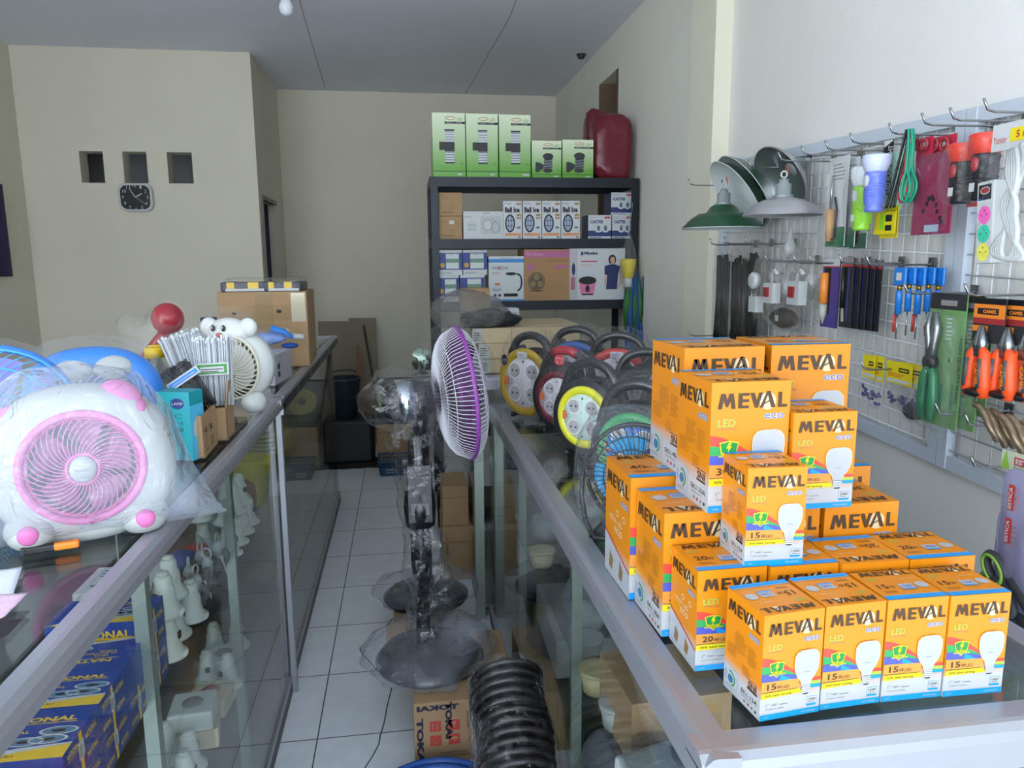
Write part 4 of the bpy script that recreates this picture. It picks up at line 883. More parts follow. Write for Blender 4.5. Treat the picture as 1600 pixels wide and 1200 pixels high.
for i, (x, y) in enumerate(((-.50, 1.53), (-.51, 1.60), (-.56, 1.55), (-.57, 1.64), (-.5, 1.93), (-.56, 1.96), (-.52, 2.14), (-.58, 2.12))):
    dup(sp, (x, y, .4705), i, 'white lamp socket on the lower shelf, ' + ('nearest the glass and camera', 'second along the glass, near group', 'behind the nearest one', 'at the back of the near group', 'just past the beige boxes by the glass', 'just past the beige boxes at the back', 'farthest along by the glass', 'farthest along at the back')[i], 'lower shelf lamp sockets')
t = thing('fittings_bag', 'clear bag of white fittings slumped on the lower shelf', 'bag', (-.55, 1.40, .47)); q = MB(); q.blob((0, 0, .045), (.07, .09, .05), FILM, .2, 12, flat=.001); q.build('plastic_bag', t)
q = MB(); random.seed(3)
for i in range(9): q.lathe([(0, 0), (.02, 0), (.014, .03), (0, .03)], SOCK, (random.uniform(-.04, .04), random.uniform(-.06, .06), random.uniform(.008, .045)), 12)
q.build('fittings', t)
t = thing('black_bag', 'dark plastic bag standing on the cabinet floor', 'bag', (-.66, 1.42, .06)); q = MB(); q.blob((0, 0, .12), (.09, .12, .13), mat('black_bag_film', '20252b', .3, bump=.4, bscale=20), .2, 8, flat=.0); q.build('bag_body', t)
t = thing('blue_bag', 'bluish translucent bag on the cabinet floor near the glass', 'bag', (-.57, 1.75, .06)); q = MB(); q.blob((0, 0, .08), (.09, .17, .09), film('blue_milk_film', 'a9c4de', .45), .2, 8, flat=.0); q.build('bag_body', t)
t = thing('green_bag', 'greenish bag lying on the cabinet floor', 'bag', (-.58, 1.2, .06)); q = MB(); q.blob((0, 0, .05), (.08, .1, .05), mat('green_grey', '6f8f80', .4), .2, 8, flat=.0); q.build('bag_body', t)
# far left showcase: rolls and cartons
t = thing('cable_coil', 'pale cable coil on a shelf in the far left showcase', 'coil', (-.62, 3.3, .78)); q = MB()
for k in range(5): q.ring((0, 0, .012 + .018 * k), .10, .009, mat('pale_yellow_hose', 'b9b782', .5), n=36)
q.build('coil_body', t)
# ================================================================ cable reels and small fan on the right counter
RB = mat('reel_black', '26272a', .3, coat=.3); RFACE = mat('reel_face_white', 'dcd9de', .35); HOLE = mat('socket_hole', '1c1b1d', .5); RFILM = film('reel_film', 'cfd0d4', .015, .10, 26, .8, .38)
def cable_reel(lab, c, rz, rim, face=None, handle=None, s=1.05, badge=None, k=.8):
    t = thing('cable_reel', lab, 'cable reel', (c[0], c[1], RT + .0005), math.radians(rz), 'cable reels on the right counter')
    face = face or RFACE; R = .112 * s; H = .128 * s
    T = Rx(PI / 2)
    q = MB(); q.lathe([(0, -.035), (R, -.035), (R, -.028), (R*.72, -.026), (R*.72, .03), (R*.98, .032), (R*.98, .038), (0, .038)], RB, (0, 0, H), 44, M=T); q.build('drum', t)
    R0 = R; R = R * k
    q = MB(); q.lathe([(R*.74, .038), (R*.78, .046), (R*.92, .05), (R*1.0, .044), (R*1.02, .036), (R*.98, .030), (R*.74, .034)], rim, (0, 0, H), 48, M=T); q.build('front_rim', t)
    q = MB(); q.lathe([(0, .0385), (R*.76, .0385), (R*.74, .045), (0, .046)], face, (0, 0, H), 44, M=T); F = Fr((0, -.0462, H), (1, 0, 0), (0, 0, 1))
    for i, (u, v) in enumerate(((-.34, .34), (.34, .34), (-.34, -.34), (.34, -.34))):
        q.ell(F, R*u, R*v, R*.235, R*.235, mat('socket_grey', 'b3b0b4', .4), 1, 24); q.hoop(F, R*u, R*v, R*.25, R*.25, R*.03, mat('socket_rim', 'f0eff0', .3), 2, 24)
        for k in (-1, 1): q.ell(F, R*u + k*R*.09, R*v, R*.035, R*.035, HOLE, 3, 10)
    for i in range(4): a = PI/4 + PI/2 * i + PI/4; q.ell(F, R*.62*math.cos(a), R*.62*math.sin(a), R*.03, R*.04, HOLE, 3, 8)
    q.build('socket_face', t)
    q = MB(); q.cbox((-R*.68, -.048, H + .002), (R*.14, .005, R*.26), mat('switch_orange', 'e2703a', .3)); q.build('switch', t, bev=.002)
    R = R0
    # handle arch
    q = MB(); P = [(-.088*s, 0, H + .02), (-.085*s, 0, H + .09*s), (-.06*s, 0, H + .135*s), (-.02*s, 0, H + .152*s), (.02*s, 0, H + .152*s), (.06*s, 0, H + .135*s), (.085*s, 0, H + .09*s), (.088*s, 0, H + .02)]
    q.tube(crv(P, 4), .0155, RB, 10); q.prism([(x * s, H + z * s) for x, z in ((-.108, -.03), (-.106, .06), (-.092, .105), (-.055, .118), (-.045, .105), (.045, .105), (.055, .118), (.092, .105), (.106, .06), (.108, -.03))][::-1], .045, RB, Fr((0, -.012, 0), (1, 0, 0), (0, 0, 1)))
    q.build('handle', t)
    if handle: q = MB(); q.tube([(-.05*s, 0, H + .142*s), (-.02*s, 0, H + .153*s), (.02*s, 0, H + .153*s), (.05*s, 0, H + .142*s)], .0172, handle, 10); q.build('grip', t)
    q = MB()
    for k in (-1, 1): q.tube([(k*.07, -.03, .012), (k*.085, .0, .010), (k*.07, .03, .012)], .010, RB, 8); q.tube([(k*.075, 0, .012), (k*.05, 0, H*.6)], .009, RB, 8)
    q.build('foot', t)
    if badge:
        R = R0 * k; q = MB(); F2 = Fr((0, -.052, H), (1, 0, 0), (0, 0, 1))
        if badge == 'navy': q.ell(F2, -R*.72, R*.62, .016, .022, mat('badge_navy', '20253f', .3), 0); q.text(F2, '10 M', -R*.72 - .010, R*.62 - .006, -R*.72 + .010, R*.62 + .006, WHITE, 2); q.rect(F2, -R*.18, R*.74, R*.2, R*.92, PAPER, 0); q.lines(F2, -R*.14, R*.78, R*.15, R*.88, 2, BLUE, 2)
        if badge == 'red': q.ell(Fr((0, -.04, H), (1, 0, 0), (0, 0, 1)), R*.05, R*1.12, .022, .018, mat('badge_red', 'd23a48', .3), 0); F3 = Fr((0, -.041, H), (1, 0, 0), (0, 0, 1)); q.text(F3, 'TERPERCAYA', R*.05 - .018, R*1.15, R*.05 + .018, R*1.2, WHITE, 2); q.text(F3, 'uk. 15', R*.05 - .014, R*1.02, R*.05 + .014, R*1.12, WHITE, 2)
        q.build('badge', t)
    R = R0; q = MB(); q.blob((0, 0, H + .02), (R*1.12, .068, H*1.22 + .012), RFILM, .05, 22, nu=32, nv=18, seed=c[0]*40, p=.75, flat=.001); q.build('plastic_wrap', t)
    return t
M1 = mat('reel_yellow', 'b8962a', .3, coat=.3); M2 = mat('reel_maroon', '6d2330', .3, coat=.3); M3 = mat('reel_blue', '2f62b8', .3); M4 = mat('reel_red', 'cf3a35', .3, coat=.3); M5 = mat('reel_lime', 'e3e02a', .3, coat=.3); M6 = mat('reel_green', '279b56', .3)
def on(x, y): p = pt(x, y, z=RT); return (p.x, p.y)
cable_reel('yellow rimmed cable reel farthest left on the right counter, dark oval badge', (.475, 2.74), -52, M1, badge='navy', s=1.14, k=1)
cable_reel('maroon rimmed cable reel with red grip and round red badge', (.545, 2.46), -50, M2, handle=mat('grip_red', 'a32b38', .3), badge='red')
cable_reel('cable reel with blue rim mostly hidden behind the yellow and maroon ones', (.70, 2.95), -30, M3, s=1.14, k=1)
cable_reel('bright red rimmed cable reel in the second line, white sticker on rim', (.80, 2.68), -26, M4, badge='navy', s=1.14, k=1)
cable_reel('yellow-green rimmed cable reel in front of the black ones', (.555, 2.14), -49, M5, face=mat('reel_face_mint', 'cfe6df', .35))
cable_reel('green rimmed cable reel with blue face next to the blue-bladed fan', (.575, 1.74), -40, M6, face=mat('reel_face_blue', '2b78d8', .35))
cable_reel('black cable reel behind the yellow-green one, beside the red reel', (.80, 2.36), -22, RB)
cable_reel('black cable reel by the wall with narrow grip, rearmost at right', (.93, 2.50), -16, RB, s=1.0)
cable_reel('black cable reel with glittering wrapped handle, middle of the cluster', (.785, 2.02), -24, RB)
cable_reel('black cable reel nearest the orange boxes at the wall side', (.90, 2.16), -16, RB)
cable_reel('black cable reel just behind the green rimmed one', (.80, 1.78), -20, RB)
# small black fan with blue blades
t = thing('desk_fan', 'small black wire desk fan with bright blue blades in clear film', 'fan', (.49, 1.485, RT + .0005), math.radians(-30))
hz = .142; BB = mat('cyan_blade', '1fa3e0', .3)
q = MB(); swirl(q, (0, 0, hz), .108, .108, .2, 48, .25, BLACK, .0011, .03, -.02)
for r_, y_ in ((.110, -.02), (.09, -.03), (.065, -.042), (.03, -.05)): q.ring((0, y_, hz), r_, .0016, BLACK, axis=(0, 1, 0), n=48)
q.ring((0, -.005, hz), .112, .005, BLACK, axis=(0, 1, 0), n=48, seg=8); swirl(q, (0, 0, hz), .108, .108, .2, 36, .0, BLACK, .0011, -.03, .01); q.build('grille', t)
q = MB(); blades(q, (0, 0, hz), .092, 4, BB, -.01, 1.25); q.blob((0, -.02, hz), (.022, .018, .022), BB); q.build('fan_blade', t)
q = MB(); q.blob((0, .035, hz), (.04, .035, .04), BLACK); q.build('motor', t)
q = MB(); P = [(-.122, 0, hz), (-.125, -.0, hz - .06), (-.11, -.02, .03), (-.08, -.05, .006), (.08, -.05, .006), (.11, -.02, .03), (.125, 0, hz - .06), (.122, 0, hz)]; q.tube(P, .006, BLACK, 8); q.tube([(-.09, -.045, .006), (-.09, .07, .006), (.09, .07, .006), (.09, -.045, .006)], .005, BLACK, 8); q.build('stand', t)
q = MB(); q.blob((0, 0, hz - .002), (.142, .085, .15), film('crisp_film', 'e4ecf2', .03, .08, 20, 1.0, .7), .07, 16, nu=36, nv=22, p=.7, flat=.0008); q.build('plastic_wrap', t)
# stack of long pale cartons and bag on the far right showcase
Z4 = 1.1105
def cbx(lab, px0, px1, pt_, pb, y, depth, m, name='carton', z=None, grp=None, deco=None, rz=0, cat='box'):
    a = pt(px0, (pt_ + pb) / 2, y=y); b = pt(px1, (pt_ + pb) / 2, y=y); h = pt((px0+px1)/2, pt_, y=y).z - pt((px0+px1)/2, pb, y=y).z
    zz = z if z is not None else pt((px0+px1)/2, pb, y=y).z; w = b.x - a.x
    t = MB(); t.box((0, 0, 0), (w, depth, h), m); F = Fr((0, 0, 0), (1, 0, 0), (0, 0, 1))
    if deco: deco(t, F, w, h, depth)
    o = t.build(name); o.location = (a.x, y, zz + .0006); o.rotation_euler = (0, 0, rz); return tag(o, lab, cat, grp), w, h, a.x
def longd(t, F, w, h, d):
    for k in (.36, .68): t.rect(F, w*k, 0, w*k + .002, h, CARDIN, 1)
    t.rect(F, 0, 0, .045, h, mat('label_grey', 'a9aca8', .6), 1); t.lines(F, .006, h*.2, .038, h*.8, 4, INK, 2)
zz = Z4; hts = []
zz = pt(800, 584, y=3.2).z if False else Z4
for lab, a, b, t_, b_, y_, r_ in (('lowest long pale carton of the stack behind the cable reels', 750, 905, 558, 581, 3.2, 0), ('middle long pale carton of the stack behind the reels', 748, 900, 534, 557, 3.19, .02), ('topmost long pale carton in the stack under the dark bag', 738, 905, 510, 533, 3.2, -.01)):
    _o, _w, _h, _x = cbx(lab, a, b, t_, b_, y_, .12, CARD2, 'long_carton', z=zz, grp='long pale cartons', deco=longd, rz=r_); zz += _h + .0015
q = MB(); q.box((.36, 3.35, Z4 + .001), (.80, 3.70, zz - .001), CARD2); tag(q.build('carton'), 'wide plain carton directly behind the stack of long pale cartons', 'box')
c = pt(738, 488, y=3.3)
t = thing('plastic_sack', 'big crumpled grey plastic sack with black goods on top of the cartons', 'bag', (c.x, 3.27, zz))
q = MB(); q.blob((-.03, 0, .065), (.165, .1, .105), film('smoky_film', '7e7c78', .4, .2, 12, 1.2), .34, 8, nu=30, nv=18, seed=6, flat=.002); q.sm = [False] * len(q.sm); q.build('sack', t)
q = MB(); q.blob((.06, 0, .03), (.13, .08, .045), mat('black_bag_film', '20252b', .3, bump=.4, bscale=20), .4, 12, nu=28, nv=16, seed=9, flat=.001); q.sm = [False] * len(q.sm); q.build('black_goods', t)
cbx('small white and pale blue box behind the grey sack', 776, 811, 478, 502, 3.38, .1, PAPER, 'small_box', z=zz - .0, deco=lambda t, F, w, h, d: (t.rect(F, 0, 0, w, h*.3, mat('aqua_print', '7fb3c4', .5), 1), t.hoop(F, w*.3, h*.7, w*.2, h*.2, .003, mat('petal_orange', 'd8944a', .5), 1, 10, 0, PI), t.text(F, 'caster', w*.5, h*.6, w*.95, h*.8, GREYINK, 1)))
o_ = cbx('brown open-topped carton leaning among blue boxes behind the sack', 722, 766, 452, 505, 3.5, .15, CARD, 'brown_carton', z=zz, rz=0)
# ---- contents of the near right showcase
def inbox(lab, x, y, z, w, d, h, m, rz=0, deco=None, name='stored_box'):
    q = MB(); q.box((0, 0, 0), (w, d, h), m)
    if deco: deco(q)
    o = q.build(name); o.location = (x, y, z + .0008); o.rotation_euler = (0, 0, rz); return tag(o, lab, 'box')
inbox('plain brown carton on the upper shelf of the right showcase', .395, 1.20, .66, .2, .19, .13, CARD, .05)
inbox('plain brown carton on the lower shelf near the glass front', .40, .98, .36, .22, .25, .15, CARD, .02)
inbox('brown carton on the cabinet floor of the right showcase', .42, 1.2, .06, .3, .35, .24, CARD, 0)
inbox('greenish printed carton on the cabinet floor by the glass', .40, 1.62, .06, .22, .3, .22, mat('green_print_carton', '8a9a6a', .6), .04, lambda q: (q.rect(Fr((0, .3, 0), (0, -1, 0), (0, 0, 1)), .03, .1, .27, .18, mat('pale_print2', 'c8cbb8', .6), 1)))
inbox('long white carton on the lower shelf of the right showcase', .42, 2.0, .36, .2, .4, .12, PAPER, -.03)
t = thing('switch_box_pack', 'grey wall switch box in clear film on the upper shelf', 'switch box', (.405, .90, .6605), .25)
GS = mat('grey_switch_box', '9fa8aa', .35)
for k in range(3):
    q = MB(); q.box((0, .001 + .085 * k, 0), (.13, .081 + .085 * k, .075), GS); F = Fr((0, .001 + .085*k, .075), (1, 0, 0), (0, 1, 0)); q.frame(F, .012, .01, .118, .07, .0015, GREYINK, 1); q.rect(F, .05, .03, .08, .034, WHITE, 1); q.build('switch_box', t, bev=.008)
q = MB(); q.blob((.065, .12, .045), (.088, .16, .06), FILM, .08, 18, p=.6, flat=.0003); q.build('film', t)
t = thing('fittings_bag', 'clear bag of small beige fittings behind the grey switch boxes', 'bag', (.50, 1.13, .6605), 0)
q = MB(); q.blob((0, 0, .045), (.07, .06, .05), FILM, .2, 16, flat=.0003); q.build('plastic_bag', t); q = MB(); random.seed(5)
for i in range(8): q.cbox((random.uniform(-.04, .04), random.uniform(-.03, .03), random.uniform(.012, .05)), (.022, .018, .02), BEI)
q.build('fittings', t)
CUP = mat('cream_cup', 'cfc495', .45)
for i, (x, y, m_, lab) in enumerate(((.40, 1.46, CUP, 'cream round tub in the right showcase below the small fan'), (.41, 1.33, WHITE, 'white round tub standing nearest in the right showcase'), (.41, 1.60, WHITE, 'white round tub behind the cream one in the right showcase'), (.405, 2.15, CUP, 'pale round tub far down the right showcase'))):
    t = thing('round_tub', lab, 'tub', (x, y, .6605)); q = MB(); q.lathe([(0, 0), (.032, 0), (.04, .05), (.038, .05), (.031, .004), (0, .004)], m_, seg=28); q.build('tub_body', t); q = MB(); q.lathe([(.036, .045), (.042, .045), (.042, .052), (.036, .052)], m_, seg=28); q.build('tub_rim', t)
for i, (x, y, s_, lab) in enumerate(((.44, 1.72, 1, 'crumpled clear bag on the upper shelf behind the tubs'), (.46, 2.35, 1.2, 'milky bag at the far end of the upper shelf'), (.46, 2.7, 1.2, 'large clear bag beside the far upright in the showcase'))):
    t = thing('plastic_bag', lab, 'bag', (x, y, .6605)); q = MB(); q.blob((0, 0, .07*s_), (.07*s_, .09*s_, .08*s_), BAG, .25, 9, seed=i*3, flat=.0003); q.build('bag_film', t); q = MB(); q.blob((0, 0, .04*s_), (.045*s_, .06*s_, .035*s_), mat('pale_goods', 'b6beb8', .5), .3, 14, seed=i, flat=.001); q.build('bag_goods', t)
for i, (x, y, lab) in enumerate(((.45, 1.45, 'milky bag on the lower shelf of the right showcase'), (.45, 2.55, 'milky bag on the lower shelf at the far end'))):
    t = thing('plastic_bag', lab, 'bag', (x, y, .3605)); q = MB(); q.blob((0, 0, .08), (.08, .11, .09), BAG, .25, 8, seed=20+i, flat=.0003); q.build('bag_film', t); q = MB(); q.blob((0, 0, .04), (.05, .08, .035), DARK, .3, 14, seed=i, flat=.001); q.build('bag_goods', t)
# ================================================================ steel shelving at the back right
SY = 4.3; SD = .42
SH = mat('shelf_blue_black', '1b232b', .4, .3)
Zt, Z2, Z3 = pt(830, 277, y=SY).z, pt(830, 373, y=SY).z, pt(830, 470, y=SY).z
Z4s = .62; Z5s = .12; sx0, sx1 = .168, 1.39
sh = thing('shelving_unit', 'tall dark steel shelving unit loaded with boxes at the back right', 'shelf', (sx0, SY, 0))
for x in (sx0, sx1 - .045):
    for y in (SY, SY + SD - .04):
        q = MB(); q.box((x, y, 0), (x + .045, y + .003, Zt - .001), SH); q.box((x if x == sx0 else x + .042, y, 0), (x + .003 if x == sx0 else x + .045, y + .04, Zt - .001), SH)
        F = Fr((x, y, 0), (1, 0, 0), (0, 0, 1))
        if y == SY:
            for k in range(22): q.ell(F, .022, .08 + .09 * k, .004, .008, BLACK, 1, 8)
        q.build('post', sh, world=True)
for z in (Zt, Z2, Z3, Z4s, Z5s):
    q = MB(); q.box((sx0 + .001, SY - .002, z - .055), (sx1 - .001, SY + .010, z - .001), SH); q.box((sx0 + .001, SY + SD - .01, z - .055), (sx1 - .001, SY + SD + .002, z - .001), SH)
    q.box((sx0 + .001, SY, z - .05), (sx0 + .01, SY + SD, z - .001), SH); q.box((sx1 - .01, SY, z - .05), (sx1 - .001, SY + SD, z - .001), SH); q.box((sx0 + .002, SY - .0, z - .008), (sx1 - .002, SY + SD, z - .0002), mat('shelf_board', '4a4a46', .7)); q.build('shelf_board', sh, world=True)
GRN = grad_mat('green_lamp_carton', '6fae2e', '6fae2e', .1, .9); r_ = GRN.node_tree.nodes['Color Ramp'].color_ramp; r_.elements[0].color = lin('5ea127'); r_.elements[0].position = .15; r_.elements[1].color = lin('dfeacb'); r_.elements[1].position = .98
DG = mat('dark_green_line', '1f4a1c', .5)
def lampbox(tall):
    def f(t, F, w, h, d):
        k = 1 if tall else 1.35
        t.rect(F, 0, h*.085, w, h*(.085+.012*k), DG, 1); t.rect(F, w*.38, h*(1-.17*k), w, h*(1-.135*k), INK, 2); t.text(F, 'WALL LAMP', w*.42, h*(1-.165*k), w*.9, h*(1-.142*k), WHITE, 3)
        t.hoop(F, w*.55, h*(1-.08*k), w*.16, h*.03*k, w*.02, mat('red_swirl', 'b9674a', .5), 2, 14); t.text(F, 'LED', w*.76, h*(1-.115*k), w*.93, h*(1-.07*k), mat('green_grey_ink', '6a8a60', .5), 2)
        if tall:
            t.rect(F, w*.38, h*.22, w*.66, h*.74, mat('lamp_glass_print', 'c9ced4', .4), 2)
            for i in range(4): t.rect(F, w*.38, h*(.26+.04*i), w*.66, h*(.275+.04*i), GREYINK, 3); t.rect(F, w*.38, h*(.58+.04*i), w*.66, h*(.59+.04*i), GREYINK, 3)
            t.rect(F, w*.37, h*.4, w*.67, h*.55, DARK, 4); t.rect(F, w*.2, h*.42, w*.38, h*.55, DARK, 4); t.rect(F, w*.37, h*.72, w*.67, h*.745, DARK, 4); t.rect(F, w*.37, h*.21, w*.67, h*.235, DARK, 4)
        else:
            t.ell(F, w*.55, h*.58, w*.18, h*.09, DARK, 3); t.poly(F, [(w*.4, h*.22), (w*.68, h*.18), (w*.7, h*.55), (w*.42, h*.55)], mat('lamp_grey_print', '6a6e72', .4), 2)
            for i in range(4): t.seg(F, w*.41, h*(.27+.07*i), w*.7, h*(.3+.07*i), h*.02, INK, 3)
            t.ell(F, w*.54, h*.2, w*.16, h*.06, DARK, 3); t.poly(F, [(w*.12, h*.15), (w*.22, h*.15), (w*.4, h*.26), (w*.4, h*.36), (w*.22, h*.42), (w*.12, h*.42)], DARK, 3)
        t.text(F, '12W', w*.84, h*.19, w*.93, h*.225, INK, 2); t.lines(F, w*.75, h*.03, w*.95, h*.06, 1, WHITE, 2, .8)
    return f
gl_ = 'green wall lamp cartons on top of the shelving'
for i, (a, b) in enumerate(((676, 727), (728.5, 778), (780, 829))):
    cbx('tall green wall lamp carton, ' + ('leftmost on top of the shelving', 'middle of the three on the shelving top', 'rightmost of the three tall ones')[i], a, b, (177, 178, 179)[i], 277, SY + .02, .26, GRN, 'lamp_carton', z=Zt, grp=gl_, deco=lampbox(1))
for i, (a, b) in enumerate(((831, 877), (879, 927))):
    cbx('short green wall lamp carton, ' + ('next to the tall ones', 'next to the red bags')[i], a, b, (219, 217)[i], 277, SY + .03, .2, GRN, 'lamp_carton', z=Zt, grp=gl_, deco=lampbox(0))
RBAG = mat('red_bag_plastic', '6a1a28', .3, bump=1.0, bscale=9)
for i, (a, b, tp, yy, lab) in enumerate(((917, 950, 172, SY + .25, 'dark red plastic bag standing behind, at the left of the pair'), (929, 991, 177, SY + .05, 'large dark red plastic bag at the right end of the shelving top'))):
    A = pt(a, 277, y=yy); B = pt(b, tp, y=yy); w = B.x - A.x; h = B.z - Zt - .002
    t = thing('red_bag', lab, 'bag', (A.x, yy, Zt + .001)); q = MB()
    q.blob((w/2, .07, h*.48), (w*.5, .08, h*.52), RBAG, .14, 8, nu=44, nv=30, seed=i, p=.45, flat=.001); q.build('bag_body', t)
    q = MB(); q.blob((w*.3, .07, h*.96), (w*.25, .04, h*.06), RBAG, .3, 20, seed=i+5); q.build('knot', t)
def cart(t, F, w, h, d):
    t.lines(F, w*.1, h*.72, w*.5, h*.85, 2, CARDIN, 1, .2); t.rect(F, w*.0, h*.98, w, h, CARDIN, 1)
    t.hoop(F, w*.55, h*.35, w*.08, h*.06, .002, CARDIN, 1, 8); t.lines(F, w*.1, h*.12, w*.8, h*.22, 1, CARDIN, 1, .5)
def cart2(t, F, w, h, d): cart(t, F, w, h, d); t.rect(F, w*.45, h*.65, w*.65, h*.8, PAPER, 2)
_, w1, h1, _x = cbx('small brown carton with pale sticker on the second shelf, lower of two', 686, 722, 337, 373, SY + .03, .2, CARD, 'brown_carton', z=Z2, deco=cart2)
cbx('small brown carton stacked on the stickered one', 686, 722, 300, 336.5, SY + .03, .2, CARD, 'brown_carton', z=Z2 + h1 + .001, deco=cart)
def sens(t, F, w, h, d):
    t.rect(F, w*.42, h*.18, w*.94, h*.82, mat('drawing_grey', 'b9bcbf', .5), 1); t.ell(F, w*.6, h*.5, w*.12, h*.2, PAPER, 2); t.hoop(F, w*.6, h*.5, w*.12, h*.2, .003, GREYINK, 3, 14)
    t.hoop(F, w*.8, h*.42, w*.11, h*.2, .003, GREYINK, 3, 14); t.seg(F, w*.7, h*.75, w*.8, h*.6, .003, GREYINK, 3); t.text(F, 'LED PIR', w*.5, h*.9, w*.65, h*.95, INK, 1); t.text(F, 'BOHLAM', w*.04, h*.78, w*.2, h*.83, RED, 1)
    t.lines(F, w*.1, h*.3, w*.36, h*.62, 7, GREYINK, 1, .25)
cbx('wide white carton with grey line drawing of a lamp', 724, 787, 330, 373, SY + .03, .22, PAPER, 'white_carton', z=Z2, deco=sens)
OST = mat('print_orange', 'd8925a', .5)
def ballice(t, F, w, h, d):
    t.text(F, 'Proline', w*.08, h*.91, w*.42, h*.955, INK, 2); t.rect(F, w*.7, h*.9, w*.94, h*.95, mat('gold_print', '9a7a3c', .4), 2); t.text(F, 'Ball Ice', w*.08, h*.70, w*.88, h*.84, INK, 2, .05); t.rect(F, w*.08, h*.685, w*.6, h*.692, GREYINK, 2)
    t.ell(F, w*.36, h*.41, w*.27, h*.24, INK, 2); t.poly(F, [(w*(.36+.2*math.cos(a)*1.0), h*(.41+.2*math.sin(a))) for a in [i*PI/8 for i in range(16)]], mat('print_lamp_blue', '9aa6bd', .4), 3)
    for k in (-.08, .08): t.rect(F, w*(.36+k)-w*.01, h*.22, w*(.36+k)+w*.01, h*.6, INK, 4)
    for k in (.34, .48): t.rect(F, w*.15, h*k, w*.57, h*(k+.012), INK, 4)
    t.rect(F, w*.72, h*.53, w*.94, h*.66, mat('gold_print', '9a7a3c', .4), 2); t.rect(F, w*.75, h*.57, w*.91, h*.6, PAPER, 3); t.rect(F, w*.72, h*.27, w*.9, h*.33, GREYINK, 2); t.rect(F, w*.08, h*.08, w*.94, h*.15, OST, 2)
    t.rect(F, w*.8, h*.03, w*.93, h*.055, INK, 2)
for i in range(4):
    a = (786.5, 817, 847, 877)[i]; cbx('white ball lamp carton with black oval lamp picture, ' + ('first from left', 'second from left', 'third from left', 'rightmost of the four')[i], a, a + 29, 314, 373, SY + .03, .15, PAPER, 'lamp_carton', z=Z2, grp='white ball lamp cartons', deco=ballice)
NV2 = mat('caster_navy', '26386f', .45)
def caster(t, F, w, h, d):
    t.rect(F, 0, h*.1, w, h*.34, NV2, 1); t.text(F, 'CASTER', w*.08, h*.64, w*.66, h*.78, NV2, 2, .04); t.text(F, 'HINOLUX', w*.08, h*.86, w*.32, h*.92, GREYINK, 2); t.rect(F, w*.7, h*.85, w*.95, h*.93, RED, 2)
    for k in (.45, .75): t.ell(F, w*k, h*.34, w*.14, h*.08, mat('print_pale', 'c6ced8', .5), 3); t.ell(F, w*k, h*.44, w*.07, h*.12, mat('print_teal', '5a6a78', .5), 4)
    t.lines(F, w*.06, h*.03, w*.8, h*.08, 1, NV2, 2, .6); t.rect(Fr((0, d, 0), (0, -1, 0), (0, 0, 1)), 0, 0, d, h, NV2, 1)
_, w3, h3, _x = cbx('white and navy downlight carton, left of the lower two', 919, 955, 336, 373, SY + .05, .16, PAPER, 'downlight_carton', z=Z2, grp='white and navy downlight cartons', deco=caster)
cbx('white and navy downlight carton, right of the lower two by the post', 956.5, 988, 336, 373, SY + .05, .16, PAPER, 'downlight_carton', z=Z2, grp='white and navy downlight cartons', deco=caster)
cbx('white and navy downlight carton stacked on top of the other two', 955, 989, 300, 335, SY + .05, .16, PAPER, 'downlight_carton', z=Z2 + h3 + .001, grp='white and navy downlight cartons', deco=caster)
BPR = mat('blue_violet_print', '2f3f88', .45)
def lampb(t, F, w, h, d):
    t.rect(F, 0, h*.22, w, h*.9, BPR, 1); t.rect(F, w*.3, h*.26, w*.86, h*.86, mat('print_pale2', 'c8d2cf', .5), 2); t.rect(F, w*.3, h*.5, w*.88, h*.66, mat('print_green_glass', '6d8f7a', .5), 3)
    t.ell(F, w*.14, h*.4, w*.1, h*.1, mat('print_gold', 'c79a3c', .5), 3); t.lines(F, w*.06, h*.06, w*.7, h*.14, 2, GREYINK, 1, .4); t.text(F, 'Top LED', w*.4, h*.8, w*.62, h*.84, NV2, 4)
_, w4, h4, _x = cbx('blue and white lamp carton, lower left of four', 686, 717, 429, 470, SY + .03, .18, PAPER, 'lamp_carton', z=Z3, grp='blue and white lamp cartons', deco=lampb)
cbx('blue and white lamp carton, lower right of four', 719, 757, 429, 470, SY + .03, .18, PAPER, 'lamp_carton', z=Z3, grp='blue and white lamp cartons', deco=lampb)
cbx('blue and white lamp carton, upper left of four', 686, 722, 389, 428, SY + .03, .18, PAPER, 'lamp_carton', z=Z3 + h4 + .001, grp='blue and white lamp cartons', deco=lampb)
cbx('blue and white lamp carton, upper right of four', 723.5, 761, 389, 428, SY + .03, .18, PAPER, 'lamp_carton', z=Z3 + h4 + .001, grp='blue and white lamp cartons', deco=lampb)
KB = mat('kettle_blue', '3f86c8', .45)
